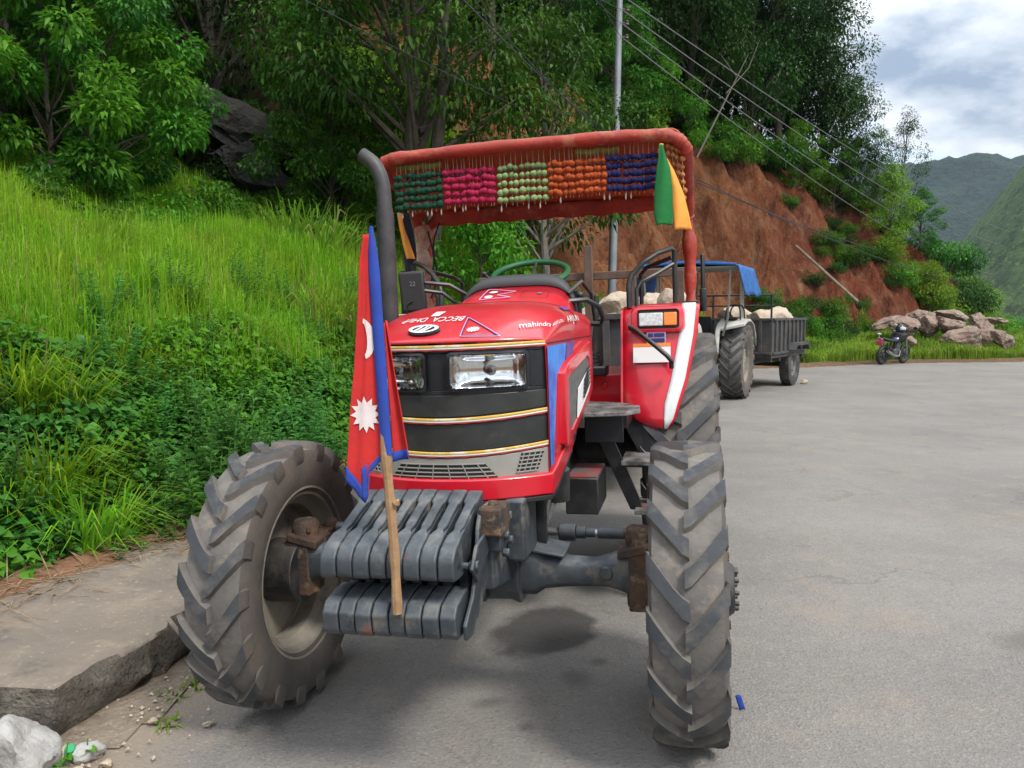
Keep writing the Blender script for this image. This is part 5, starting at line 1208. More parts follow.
# tall weeds standing out of the bank
for i, (px, D_, k_, sc) in enumerate([(215, 5.3, 0, 1.1), (245, 5.6, 2, 1.0), (270, 5.9, 0, 1.0), (225, 4.95, 1, .9), (295, 6.2, 2, .9), (185, 5.0, 1, 1.0), (150, 4.75, 0, .8), (330, 6.6, 0, .8), (250, 5.2, 1, .8), (205, 5.6, 2, .9), (310, 5.9, 1, .8), (60, 4.4, 1, .9), (20, 4.3, 1, .8), (110, 4.5, 1, .8), (280, 5.4, 0, .8), (345, 6.3, 1, .7), (170, 5.3, 2, .8), (235, 6.0, 0, .9)]):
    x, y = at(px, D_); place(WD[k_], x, y, terr(x, y) - .03, sc * (1.35 if px > 180 else 1.1), label='leafy green weed growing among creepers on the roadside bank', cat='weed', group='weeds on the roadside bank')
for i, (px, D_, sc) in enumerate([(5, 4.55, .75), (40, 4.75, .85), (75, 4.6, .8), (15, 5.2, .9), (325, 9.5, 1.5), (345, 9.9, 1.3), (300, 9.8, 1.2), (130, 6.2, .7), (60, 5.4, .8)]):
    x, y = at(px, D_); place(TUF[1 if px < 200 else 0], x, y, terr(x, y) - .02, sc, label='arching tuft of long grass taller than the slope around it', cat='grass tuft', group='long grass tufts on the slope')

gz = random.Random(77); cnt = 0
WD2 = [weed_proto('weed_plant', .70, 8, 'bright', 84, .13, .42), weed_proto('weed_plant', .85, 12, 'weed', 85, .09, .28)]
while cnt < 46:
    x, y = gz.uniform(-6, .5), gz.uniform(2.4, 11); d_, s_ = [float(q[0]) for q in foot_ds(np.array([x]), np.array([y]))]; px = 512 + FPX * x / y
    if not (.25 < d_ < 1.7) or not (-20 < px < 365) or gz.random() > 5.5 / y: continue
    place(gz.choice([WD[0], WD[2], WD2[0], WD2[1], WD2[1], WD[1]]), x, y, terr(x, y) - .04, gz.uniform(.6, 1.15), label='leafy green weed growing among creepers on the roadside bank', cat='weed', group='weeds on the roadside bank'); cnt += 1
GT = [tuft_proto('grass_tuft', .85, .6, 150, 'grass', 73), tuft_proto('grass_tuft', .95, .7, 150, 'tuft', 74)]
cnt = 0
while cnt < 34:
    x, y = gz.uniform(-10, 1), gz.uniform(4, 15); d_, s_ = [float(q[0]) for q in foot_ds(np.array([x]), np.array([y]))]; px = 512 + FPX * x / y
    if not (1.0 < d_ < 7.2) or not (-20 < px < 375): continue
    place(gz.choice(GT), x, y, terr(x, y) - .03, gz.uniform(.6, 1.1), label='arching tuft of long grass taller than the slope around it', cat='grass tuft', group='long grass tufts on the slope'); cnt += 1
for px, D_, k_, sc in [(20, 9.2, 1, .8), (55, 9.6, 2, .7), (95, 9.3, 1, .6), (175, 11.2, 2, .8), (205, 12.4, 1, .9), (235, 12.8, 2, .7), (290, 13.0, 1, .8), (320, 13.2, 2, .9), (345, 12.6, 1, .8), (138, 9.8, 2, .7), (265, 13.2, 1, .55), (310, 12.2, 2, .6)]:
    x, y = at(px, D_); place(B_D[k_], x, y, terr(x, y) - .1, sc, None, 'leafy bush at the top edge of the grass slope', 'bush', 'bushes above the grass slope')

# ------------------------------------------------------------------ woods
taken = []
def free(x, y, r):
    if any((x - a) ** 2 + (y - b) ** 2 < max(r, c) ** 2 for a, b, c in taken): return False
    taken.append((x, y, r)); return True
# named single trees first
def single(proto, px, D_, sc, label, cat='tree', rz=None, dz=0, scz=None):
    x, y = at(px, D_); taken.append((x, y, 1.2)); return place(proto, x, y, terr(x, y) + dz - .1, sc, rz, label, cat, scz=scz)
fork = tree_proto('forked_tree', 7.4, 2.5, 3.3, 40, .66, 14000, .14, .42, 'mid', 57, .17, trunks=2, droop=.35, lean=-.03)
single(fork, 425, 14.0, 1.05, 'forked dark-trunked tree behind the exhaust stack with drooping bright leaves', rz=.4)
fork2 = tree_proto('thin_tree', 6.5, 1.8, 2.6, 30, .62, 7500, .15, .42, 'mid', 58, .11, droop=.3, bark=BARKP)
single(fork2, 545, 15.8, 1.0, 'thin pale-trunked tree rising behind the middle of the tractor roof', rz=1.0)
single(T_B[1], 60, 10.3, .95, 'bushy young tree with broad bright leaves at the far left of the grass')
single(T_B[0], 98, 10.9, .9, 'young tree with pale stems just left of the black rock')
single(T_B[2], 10, 11.6, 1.05, 'tall two-stemmed sapling at the left edge above the grass')
single(T_B[1], 122, 13.4, .85, 'bright leafed sapling standing behind the pale-stemmed young tree')
pale = tree_proto('young_tree', 3.0, 1.0, .5, 20, .45, 4200, .13, .5, 'bright', 59, .04)
single(T_A[0], 236, 20.0, 1.15, 'tall dark tree standing right behind the black rock', dz=-.3)
single(T_A[2], 285, 20.4, 1.1, 'dark spreading tree behind the right shoulder of the black rock', dz=-.2)
single(T_A[2], 190, 19.4, 1.0, 'dark spreading tree behind the left shoulder of the black rock', dz=-.2)
single(T_A[1], 214, 17.2, .95, 'dark narrow tree just behind the left end of the black rock', dz=-.2)
single(T_B[0], 335, 14.6, .8, 'leafy young tree between the black rock and the exhaust stack')
single(T_B[2], 310, 16.4, .85, 'two-stemmed young tree right behind the right end of the black rock')
single(T_B[1], 365, 15.6, .8, 'bright young tree just behind the top of the exhaust stack')
for px, D_, k_, sc in [(208, 14.4, 1, .8), (228, 14.2, 2, .7), (250, 14.4, 1, .75), (275, 14.4, 2, .8), (298, 14.6, 1, .9), (318, 13.8, 2, .8), (345, 13.6, 1, .8), (215, 15.4, 0, .9), (300, 15.6, 2, .9), (330, 15.4, 0, .8), (360, 14.2, 2, .8)]:
    x, y = at(px, D_); place(B_D[k_], x, y, terr(x, y) - .1, sc, None, 'leafy bush at the top edge of the grass slope', 'bush', 'bushes above the grass slope')
for px, D_, sc in [(300, 12.6, 1.6), (322, 12.4, 1.7), (338, 12.8, 1.5), (285, 13.0, 1.3)]:
    x, y = at(px, D_); place(GT[1], x, y, terr(x, y) - .05, sc, label='tall arching reed clump standing between the black rock and the exhaust stack', cat='grass tuft', group='reeds beside the black rock')
single(pale, 480, 13.2, .85, 'light green sapling seen under the tractor roof left of the steering wheel')
fern = bush_proto('fern_bush', 1.9, 2.4, 18, .42, 5200, .17, .22, 'bright', 60, droop=.45, stems=8)
single(fern, 535, 14.6, .95, 'feathery bush seen under the roof above the steering wheel', 'bush')
single(fern, 455, 12.2, .62, 'feathery bush beside the wrapped roof post', 'bush')
single(fern, 600, 17.5, .8, 'feathery bush at the foot of the utility pole', 'bush')
single(T_L[0], 893, 36.0, .62, 'thin airy tree standing alone against the sky right of the dark wood', scz=.78)
sky1 = tree_proto('young_tree', 4.6, 1.3, .8, 28, .52, 8000, .13, .46, 'lime', 91, .06)
single(sky1, 885, 33.5, .80, 'leafy tree in front of the thin airy tree on the skyline')
single(T_A[2], 835, 34.8, .78, 'dense tree at the right-hand end of the dark wood, lowest of its row')
single(T_A[0], 815, 35.6, 1.02, 'dense tall tree second from the right-hand end of the dark wood')
single(T_A[3], 795, 35.2, 1.12, 'narrow dense tree third from the right-hand end of the dark wood')
single(T_A[1], 772, 34.4, 1.1, 'tallest narrow tree of the dark wood right of the pole')
single(T_A[0], 745, 33.4, 1.15, 'broad dense tree of the dark wood above the middle of the red face')
single(T_L[1], 870, 33.8, .62, 'small slender tree at the foot of the right-hand end of the dark wood')
single(T_B[0], 828, 34.0, .75, 'bushy small tree on the brow in front of the right-hand dark trees')
single(T_B[1], 790, 32.8, .7, 'bright bushy small tree on the brow above the fallen pole')
single(T_B[2], 852, 34.4, .7, 'bushy two-stemmed small tree at the right end of the brow')
single(sky1, 930, 33.0, .66, 'lime green bushy tree right of the skyline trees', 'tree')
single(T_B[0], 915, 35, .6, 'mid green bushy tree at the end of the ridge', 'tree')
pl_g = 'trees of the dark wood above the slope'
cand = []
gw = random.Random(23)
for _ in range(9000):
    x = gw.uniform(-26, 17); y = gw.uniform(8, 44)
    cand.append((x, y))
cd, cs = foot_ds(np.array([c[0] for c in cand]), np.array([c[1] for c in cand]))
nt_ = 0
for (x, y), d_, s_ in zip(cand, cd, cs):
    px = 512 + FPX * x / y; lim = 5.6 if s_ > 17 else 7.9
    if d_ < lim or d_ > 21 or not (-320 < px < 845) or s_ > 41: continue
    if 150 < px < 380 and d_ < 12.5: continue
    if not free(x, y, 1.45 if d_ < 12 else 2.1): continue
    left = px < 330
    pr = gw.choice(T_B if ((left and d_ < 10.5 and gw.random() < .75) or (s_ > 17 and d_ < 8.5 and gw.random() < .55)) else (T_A + T_L[:1]))
    sc = gw.uniform(.8, 1.15) * (1.12 if px > 560 else 1.08)
    if px > 800: sc *= .86
    th = 'bushy' if pr in T_B else 'dark'
    lab = ('bushy mid green tree in the thicket above the grass slope' if s_ < 17 else 'bushy small tree at the front of the wood over the red cut') if pr in T_B else ('slender small-leaved tree among the wood above the grass slope' if s_ < 17 else 'slender small-leaved tree among the wood over the red cut') if pr in T_L else ('tall dense dark tree of the wood above the grass slope' if s_ < 17 else 'tall dense dark tree of the wood over the red cut')
    place(pr, x, y, terr(x, y) - .15, sc, None, lab, 'tree', ('cut ' if s_ > 17 else 'slope ') + lab.split(' ')[0] + ' ' + pl_g, scz=sc * gw.uniform(.9, 1.15)); nt_ += 1
# bushes: skirt of the wood, brow of the cut, patches on the red face, far verge
nb_ = 0
for (x, y), d_, s_ in zip(cand[::-1], cd[::-1], cs[::-1]):
    px = 512 + FPX * x / y
    if s_ > 17: ok = 4.7 < d_ < 8.5 and s_ < 48 and px > 560
    else: ok = 6.9 < d_ < 10.0 and not (200 < px < 285 and d_ < 9.3)
    if not ok or not (-200 < px < 960) or nb_ > 230: continue
    if any((x - a) ** 2 + (y - b) ** 2 < .85 ** 2 for a, b, c in taken): continue
    taken.append((x, y, .8)); edge = d_ < 6.8 and s_ > 17
    pr = B_D[gw.choice([1, 2, 3, 3] if px > 780 else [0, 1, 2, 2])]
    lab = 'leafy bush along the brow of the red cut bank' if s_ > 17 else 'leafy bush at the top edge of the grass slope'
    place(pr, x, y, terr(x, y) - .12, gw.uniform(.6, 1.15) * (1.35 if s_ > 17 and d_ > 5.2 else 1), None, lab, 'bush', 'bushes ' + ('on the brow of the cut' if s_ > 17 else 'above the grass slope')); nb_ += 1
for px, D_, k_, sc in [(820, 26.5, 2, .8), (832, 27.5, 1, .8), (848, 27.0, 2, .7), (805, 25.8, 0, .75), (815, 28.2, 2, .6), (870, 28.6, 2, .5), (900, 29.8, 0, .5), (862, 27.4, 0, .6), (790, 24.8, 1, .7), (770, 23.8, 2, .55), (840, 26, 0, .6), (880, 28.0, 3, .5), (828, 30.0, 2, .5), (866, 30.6, 0, .42), (845, 30.8, 2, .38), (795, 28.4, 2, .45), (752, 27.6, 0, .6), (745, 26.0, 0, .4)]:
    x, y = at(px, D_); place(B_D[k_], x, y, terr(x, y) - .12, sc, None, 'low green bush on or under the bare red face', 'bush', 'bushes on the red face')
for px, D_, k_, sc in [(925, 30.0, 2, .9), (940, 30.8, 3, 1.0), (955, 31.6, 2, 1.1), (972, 32.2, 1, 1.0), (990, 32.6, 3, 1.15), (1005, 33.2, 2, 1.2), (1022, 33.6, 1, 1.2), (1036, 34, 2, 1.2), (960, 34.5, 0, 1.3), (985, 35.5, 0, 1.3), (1012, 36, 1, 1.4), (945, 33, 1, 1.3), (1018, 31.0, 3, .7), (978, 30.8, 2, .6), (930, 32.0, 2, 1.3), (940, 35.0, 1, 1.6), (955, 37.0, 2, 1.6), (1000, 38.0, 2, 1.7), (1030, 38.5, 1, 1.7), (975, 38.0, 3, 1.5)]:
    x, y = at(px, D_); d_, s_ = foot_ds(np.array([x]), np.array([y])); z = terr(x, y) if d_[0] > 0 else float(ground_z(np.array(x), np.array(y)))
    place(B_D[k_], x, y, z - .15, sc, None, 'bright green bush in the bank of shrubs beyond the boulders', 'bush', 'shrubs beyond the boulders')
for i, (px, D_, sc) in enumerate([(930, 29.0, 1.1), (938, 30.5, 1.3), (905, 31.0, 1.0), (885, 33.0, 1.0), (950, 30.2, 1.1)]):
    x, y = at(px, D_); place(TUF[0], x, y, terr(x, y) - .08, sc * 1.1, label='long pale grass tuft hanging over the end of the red cut', cat='grass tuft', group='grass tufts on the end of the cut')
for i, (px, D_, k_, sc) in enumerate([(944, 32.0, 3, 1.2), (956, 32.4, 2, 1.2), (948, 33.4, 3, 1.3), (896, 32.6, 2, 1.0), (880, 32.8, 3, .9), (865, 33.0, 2, .9), (850, 32.6, 1, .9), (940, 32.4, 2, 1.3), (912, 33.5, 3, 1.3), (835, 32.2, 2, .8), (820, 31.6, 1, .8)]):
    x, y = at(px, D_); place(B_D[k_], x, y, terr(x, y) - .15, sc, None, 'leafy bush along the brow of the red cut bank', 'bush', 'bushes on the brow of the cut')
gb = random.Random(5); cnt = 0
while cnt < 30:
    x, y = gb.uniform(5, 17), gb.uniform(20, 33); d_, s_ = [float(q[0]) for q in foot_ds(np.array([x]), np.array([y]))]; px = 512 + FPX * x / y
    if not (-.3 < d_ < 1.6) or not (745 < px < 870): continue
    place(B_D[gb.choice([0, 1, 2, 2])], x, y, terr(x, y) + (.25 if d_ < 0 else 0) - .1, gb.uniform(.45, .95), None, 'low green bush on or under the bare red face', 'bush', 'bushes on the red face'); cnt += 1
cnt = 0
while cnt < 16:
    x, y = gb.uniform(5, 18), gb.uniform(22, 36); d_, s_ = [float(q[0]) for q in foot_ds(np.array([x]), np.array([y]))]; px = 512 + FPX * x / y
    if not (1.6 < d_ < 4.2) or not (775 < px < 925): continue
    place(B_D[gb.choice([0, 1, 2])], x, y, terr(x, y) - .15, gb.uniform(.3, .6), None, 'low green bush on or under the bare red face', 'bush', 'bushes on the red face'); cnt += 1
print('TREES', nt_, 'BUSHES', nb_)
# ------------------------------------------------------------------ stones
from mathutils import noise as mn
def rock_mesh(name, size, seed, mat, cuts=9, rough=.10, sub=4):
    q = random.Random(seed); bm = bmesh.new(); bmesh.ops.create_icosphere(bm, subdivisions=sub, radius=1.0)
    pl = []
    for _ in range(cuts):
        n = Vector((q.gauss(0, 1), q.gauss(0, 1), q.gauss(0, .8))).normalized(); pl.append((n, q.uniform(.50, .84)))
    o = Vector((q.uniform(0, 90), q.uniform(0, 90), q.uniform(0, 90)))
    for v in bm.verts:
        p = v.co.copy()
        for n, h in pl:
            e = p.dot(n) - h
            if e > 0: p -= n * e * .93
        f = mn.fractal(p * 1.3 + o, .9, 2.1, 4) * rough * 1.6 + mn.fractal(p * 5 + o, .8, 2.1, 4) * rough * .45
        p += v.co.normalized() * f
        v.co = Vector((p.x * size[0] / 2, p.y * size[1] / 2, p.z * size[2] / 2))
    me = bpy.data.meshes.new(name); bm.to_mesh(me); bm.free(); me.materials.append(mat)
    me.polygons.foreach_set('use_smooth', [True] * len(me.polygons)); me.set_sharp_from_angle(angle=R(32)); return me
def stone(name, loc, size, seed, mat, label, cat='rock', rot=(0, 0, 0), group=None, sub=4, cuts=7, rough=.10):
    o = bpy.data.objects.new(name, rock_mesh(name, size, seed, mat, cuts, rough, sub)); COL.objects.link(o); o.location = loc; o.rotation_euler = rot
    return tag(o, label, cat, group)
BOUL = M('tan boulder stone', (.29, .215, .165), .9, var=((.17, .11, .085), .9, .38, .62), layers=[((.42, .36, .30), 2.0, .52, .70), ((.12, .07, .055), 2.2, .60, .75)], bump=[(3, .8, .12), (16, .6, .03)])
PALE = M('pale quarry stone', (.50, .41, .31), .9, var=((.36, .27, .19), 3, .4, .7), layers=[((.56, .52, .46), 7, .55, .75)], bump=[(7, .7, .06), (30, .5, .015)])
BROCK = M('mossy black rock', (.018, .016, .014), .85, var=((.040, .034, .028), 1.6, .42, .7), layers=[((.035, .05, .018), 2.4, .56, .70), ((.10, .085, .07), 9, .62, .78)], bump=[(2.2, .9, .3), (9, .8, .08)])
RUBB = M('pale broken concrete', (.42, .41, .39), .9, var=((.28, .26, .24), 8, .4, .7), bump=[(14, .8, .03)])
x, y = at(240, 16.0)
stone('rock', (x, y, 5.30), (3.0, 2.6, 1.35), 4, BROCK, 'big dark mossy rock slab leaning on the hillside above the grass', rot=(R(8), R(36), R(-8)), cuts=11, rough=.13)
x, y = at(258, 15.6)
stone('rock', (x, y, 4.35), (2.0, 2.0, 1.2), 14, BROCK, 'smaller dark rock under the leaning black slab', rot=(0, R(25), 0), cuts=8, rough=.16)
bl = [(887, 320, 27.6, (1.35, .8, .34), 1, 'flat pale slab of stone tilted up at the left end of the boulder heap', (0, R(-24), .2)),
      (903, 327, 27.4, (1.25, 1.0, .85), 2, 'brown boulder right behind the helmet of the motorcycle', (0, 0, .4)),
      (926, 322, 27.6, (1.35, 1.1, .85), 3, 'round topped boulder in the middle of the heap, left of the largest one', (0, 0, 1)),
      (948, 314, 28.4, (1.65, 1.1, .62), 4, 'long reddish boulder lying on top of the heap', (0, R(10), .1)),
      (951, 324, 27.4, (1.5, 1.1, .75), 5, 'pale cracked boulder just below the long reddish top one', (0, R(18), .2)),
      (962, 338, 26.8, (2.0, 1.3, 1.15), 6, 'largest boulder of the heap with a flat pale top and dark shadowed front', (0, R(4), .1)),
      (982, 332, 27.3, (1.0, .9, .95), 7, 'upright brown boulder leaning on the right side of the largest one', (0, R(-8), .5)),
      (993, 319, 28.6, (1.1, .7, .35), 8, 'dark flat stone sticking out behind the right end of the heap', (0, R(4), 0)),
      (1000, 336, 27.2, (1.35, .9, .7), 9, 'sloping brown boulder at the right end of the heap', (0, R(32), .1)),
      (975, 318, 28.8, (1.0, .8, .55), 11, 'small brown boulder right of the long reddish one', (0, 0, .8)),
      (910, 340, 26.4, (.55, .5, .4), 12, 'small stone in the grass below the middle boulders', (0, 0, .3)),
      (918, 316, 28.3, (1.2, .9, .6), 13, 'brown boulder behind the round topped one', (0, R(-6), .6))]
for px, py, D_, sz, sd, lab, ro in bl:
    yu = -(py - 384) / FPX; z = HC + D_ * (-math.sin(PITCH) + math.cos(PITCH) * yu) / (math.cos(PITCH) + math.sin(PITCH) * yu); x, y = at(px, D_)
    stone('boulder', (x, y, z - .06), sz, sd, BOUL, lab, 'boulder', ro, 'boulder heap beyond the road', 5, 15, .10)

# ------------------------------------------------------------------ trailers
TRL = M('weathered trailer steel', (.055, .058, .062), .65, .3, var=((.12, .105, .09), 4, .4, .7), layers=[((.13, .065, .035), 7, .58, .74), ((.20, .18, .15), 12, .62, .8)], bump=[(20, .3, .01)])
TWOOD = M('brown rail paint', (.085, .050, .035), .75, var=((.13, .09, .065), 6, .4, .7), bump=[(30, .4, .01)])
DIRTT = M('dusty trailer tyre', (.045, .044, .043), .9, var=((.13, .12, .105), 6, .48, .72), bump=[(60, .4, .006)])
def plain_wheel(parent, x, y, r, wd, rim, s, wmat=CREAMRIM, name='wheel'):
    w = empty(name, (x, y, r)); w.parent = parent; mb = MB(); h = wd / 2
    prof = [(-h * .7, rim), (-h, rim + (r - rim) * .35), (-h * .98, r - .05), (-h * .85, r - .012)]
    for k in range(5):
        a = lerp(-h * .8, h * .8, k / 4); e = h * .13; prof += [(a - e, r), (a + e, r)] + ([(a + e + .004, r - .012), (a + h * .4 - e - .004, r - .012)] if k < 4 else [])
    prof += [(h * .85, r - .012), (h * .98, r - .05), (h, rim + (r - rim) * .35), (h * .7, rim)]
    mb.lathe(prof, 44, 'x', caps=False); mb.build('tyre', DIRTT, w)
    mb = MB(); mb.lathe([(s * h * .72, rim + .01), (s * h * .60, rim * .94), (s * h * .2, rim * .85), (s * h * .15, rim * .5), (s * h * .45, rim * .42), (s * h * .5, .001)], 32, 'x', caps=False)
    mb.lathe([(-h * .72, rim + .01), (-h * .6, rim * .93), (h * .15, rim * .86)], 32, 'x', caps=False)
    for k in range(6): mb.cyl((s * h * .35, rim * .62 * math.cos(k * PI / 3), rim * .62 * math.sin(k * PI / 3)), .016, .06, 'x', 6)
    mb.build('rim', wmat, w); return w
def trailer(loc, yaw, label, hw, y0, y1, zb, zt, wheel_r, wy, tilt=0.0, group=None):
    t_ = empty('farm_trailer', loc, (0, -tilt, -yaw)); tag(t_, label, 'trailer')
    mb = MB(); mb.b2((-hw, y0, zb), (hw, y1, zb + .06))
    for x_ in (-hw * .55, hw * .55): mb.b2((x_ - .05, y0 - .1, zb - .13), (x_ + .05, y1, zb - .001))
    for k in range(5): yy = lerp(y0 + .05, y1 - .1, k / 4); mb.b2((-hw + .02, yy, zb - .08), (hw - .02, yy + .06, zb - .002))
    mb.build('bed', TRL, t_, bevel=.004)
    def panel(name, a, b, nrib, out):
        mb = MB(); dx, dy = b[0] - a[0], b[1] - a[1]; L = math.hypot(dx, dy); an = math.atan2(dy, dx); c = ((a[0] + b[0]) / 2, (a[1] + b[1]) / 2)
        mb.box((c[0], c[1], (zb + .06 + zt) / 2), (L, .035, zt - zb - .06), (0, 0, an))
        mb.box((c[0] + out[0] * .03, c[1] + out[1] * .03, zt - .02), (L, .06, .05), (0, 0, an)); mb.box((c[0] + out[0] * .03, c[1] + out[1] * .03, zb + .10), (L, .06, .05), (0, 0, an))
        for k in range(nrib):
            f = (k + .5) / nrib; mb.box((a[0] + dx * f + out[0] * .036, a[1] + dy * f + out[1] * .036, (zb + zt) / 2 + .02), (.06, .045, zt - zb - .14), (0, 0, an))
        mb.build(name, TRL, t_, bevel=.004)
    panel('side_panel', (hw - .02, y0 + .04), (hw - .02, y1), 8, (1, 0)); panel('side_panel', (-hw + .02, y0 + .04), (-hw + .02, y1), 8, (-1, 0))
    panel('front_panel', (-hw, y0 + .015), (hw, y0 + .015), 4, (0, -1)); panel('tailgate', (-hw, y1 - .015), (hw, y1 - .015), 4, (0, 1))
    mb = MB(); mb.tube([(-hw * .5, y0, zb - .08), (0, y0 - 1.0, zb - .16)], .05, 8); mb.tube([(hw * .5, y0, zb - .08), (0, y0 - 1.0, zb - .16)], .05, 8); mb.cyl((0, y0 - 1.05, zb - .16), .08, .06, 'z'); mb.build('drawbar', TRL, t_)
    mb = MB(); mb.cyl((0, wy, wheel_r), .045, hw * 1.8, 'x', 12)
    for s in (1, -1):
        mb.b2((s * hw * .7 - .04, wy - .35, zb - .16), (s * hw * .7 + .04, wy + .35, zb - .12)); mb.b2((s * hw * .7 - .04, wy - .06, wheel_r), (s * hw * .7 + .04, wy + .06, zb - .14))
    mb.build('axle', RUST, t_)
    for s in (1, -1): plain_wheel(t_, s * (hw - .10), wy, wheel_r, .22, wheel_r * .52, s, CREAMRIM if s < 0 else M('grey rim', (.16, .155, .15), .7, var=((.09, .085, .08), 6, .4, .7)))
    return t_
# trailer behind the red tractor
TR1 = trailer((TX, TY, -.033), YAW, 'steel trailer of rocks with a brown front rail, hitched behind the red tractor', .88, 3.6, 6.6, .92, 1.60, .42, 5.4, R(2.2))
mb = MB()
mb.b2((.055, 3.53, .95), (.125, 3.585, 2.17))
fr = mb.build('front_post', TWOOD, TR1, bevel=.006)
mb = MB(); mb.b2((-.84, 3.53, 1.6), (-.78, 3.585, 1.935)); mb.build('front_post', TWOOD, TR1, bevel=.006)
mb = MB(); mb.b2((.80, 3.53, 1.6), (.86, 3.585, 1.935)); mb.build('front_post', TWOOD, TR1, bevel=.006)
mb = MB(); mb.b2((.42, 3.53, 1.6), (.48, 3.585, 1.90)); mb.build('front_post', TWOOD, TR1, bevel=.006)
mb = MB(); mb.b2((-.87, 3.59, 1.89), (.89, 3.63, 1.955)); mb.build('front_rail', TWOOD, TR1, bevel=.006)
rk = [(.33, 4.0, 1.70, (.62, .5, .42), 'pale round rock on top of the near trailer load, left of the fender rail'), (.24, 3.78, 1.58, (.30, .3, .26), 'small pale rock low against the front board of the near trailer'), (.74, 4.1, 1.72, (.46, .45, .42), 'pale rock on the near trailer seen through the fender rail'), (.05, 4.3, 1.62, (.5, .5, .4), 'pale rock lying in the middle of the near trailer load'), (-.40, 4.1, 1.64, (.6, .5, .42), 'pale rock on the left half of the near trailer load'), (.56, 4.7, 1.68, (.7, .6, .5), 'large pale rock in the second row of the near trailer load')]
M1 = Matrix.Translation((TX, TY, -.033)) @ Euler((0, -R(2.2), -YAW)).to_matrix().to_4x4()
for i, (a, b, c_, sz, lab) in enumerate(rk): stone('rock', M1 @ Vector((a, b, c_ - .07)), tuple(q * .78 for q in sz), 60 + i, PALE, lab, 'rock', (0, 0, i * 1.1), 'rocks on the near trailer', 4, 6, .09)
# trailer behind the white tractor
Y2 = R(35); TR2 = trailer((5.53, 17.71, 0), Y2, 'ribbed grey trailer carrying rocks behind the white tractor with the blue roof', .95, -1.72, .85, .68, 1.50, .46, .0)
mb = MB()
for x_ in (-.9, -.3, .3, .93): mb.tube([(x_, -1.74, 1.5), (x_, -1.74, 1.98)], .022, 8)
mb.tube([(-.9, -1.74, 1.98), (.93, -1.74, 1.98)], .022, 8); mb.tube([(-.9, -1.74, 1.76), (.93, -1.74, 1.76)], .016, 8); mb.build('head_rail', BLACK, TR2)
mb = MB(); mb.prism([(.99, -.62, .82), (.99, -.5, .97), (.99, .5, .97), (.99, .62, .82), (.99, .56, .80), (.99, .46, .91), (.99, -.46, .91), (.99, -.56, .80)], (.14, 0, 0)); mb.build('mudguard', TRL, TR2)
M2 = Matrix.Translation((5.53, 17.71, 0)) @ Matrix.Rotation(-Y2, 4, 'Z')
for i, (a, b, c_, sz, lab) in enumerate([(.60, -1.35, 1.52, (.62, .5, .42), 'pale rock nearest the front rail of the far trailer'), (.65, -.72, 1.50, (.66, .6, .45), 'second pale rock along the side of the far trailer'), (.62, -.10, 1.52, (.55, .5, .46), 'third pale rock along the side of the far trailer'), (.60, .45, 1.48, (.6, .5, .38), 'pale rock nearest the tail of the far trailer'), (-.05, -1.25, 1.54, (.7, .6, .5), 'pale rock beside the white tractor fender on the far trailer'), (-.1, -.4, 1.50, (.8, .7, .5), 'large pale rock in the middle of the far trailer')]):
    stone('rock', M2 @ Vector((a, b, c_)), sz, 80 + i, PALE, lab, 'rock', (0, 0, i * .9), 'rocks on the far trailer', 3, 6, .09)
mb = MB(); p_ = M2 @ Vector((1.05, .50, .05)); 
stone('stone', (p_.x, p_.y, .045), (.20, .16, .12), 95, PALE, 'small stone chocking the wheel of the far trailer', 'stone', sub=3)

# ------------------------------------------------------------------ white tractor with the blue roof
CRW = M('cream tractor paint', (.56, .55, .50), .4, var=((.44, .42, .37), 5, .45, .75), layers=[((.2, .15, .1), 14, .64, .78)], coat=.2)
ROOFB = M('blue roof tarp', (.012, .085, .29), .65, var=((.03, .15, .40), 5, .45, .7), bump=[(12, .5, .03)])
ROOFG = M('grey roof lining', (.34, .33, .30), .8, var=((.26, .25, .22), 4, .4, .7))
YW = R(27); W = empty('tractor', (2.67, 13.06, 0), (0, 0, -YW)); tag(W, 'cream white tractor with a blue tarp roof parked behind the red tractor', 'tractor')
def wheel2(name, x, y, tm, r0, r, rim, wd, s):
    w = empty(name, (x, y, r)); w.parent = W; w.rotation_euler = (1.1 * s + y, 0, 0); k = r / r0
    t = bpy.data.objects.new('tyre', tm); COL.objects.link(t); t.parent = w; t.scale = (k, k, k)
    rim_mb(wd, rim, wd * .16, s).build('rim', CREAMRIM, w)
wheel2('rear_wheel', .75, 2.0, rtm, .735, .70, .386, .40, 1); wheel2('rear_wheel', -.75, 2.0, rtm, .735, .70, .386, .40, -1)
for s in (1, -1): plain_wheel(W, s * .62, 0, .40, .20, .20, s, name='front_wheel')
mb = MB(); rr = []
for y_, zt_, w_, zb_ in ((-.35, 1.18, .26, .72), (-.30, 1.30, .29, .68), (.0, 1.40, .30, .68), (.8, 1.48, .31, .72), (1.05, 1.50, .31, .8)):
    p = 2 / 3.0; rr.append([(w_ * math.copysign(abs(math.sin(R(a))) ** p, math.sin(R(a))), y_, (zb_ + zt_) / 2 + (zt_ - zb_) / 2 * math.copysign(abs(math.cos(R(a))) ** p, math.cos(R(a)))) for a in range(0, 360, 15)])
mb.loft(rr); hw_ = mb.build('hood', CRW, W)
mb = MB(); mb.b2((-.22, -.385, .78), (.22, -.353, 1.16)); mb.build('grille', DARK, hw_, bevel=.01)
for s in (1, -1):
    mb = MB(); mb.cyl((s * .16, -.39, 1.20), .055, .03, 'y', 16); mb.build('headlight', CLEAR, hw_)
mb = MB(); mb.b2((-.16, -.2, .48), (.16, 2.2, .80)); mb.tube([(-.62, 0, .42), (.62, 0, .42)], .06, 10); mb.build('chassis', GREASE, W, bevel=.01)
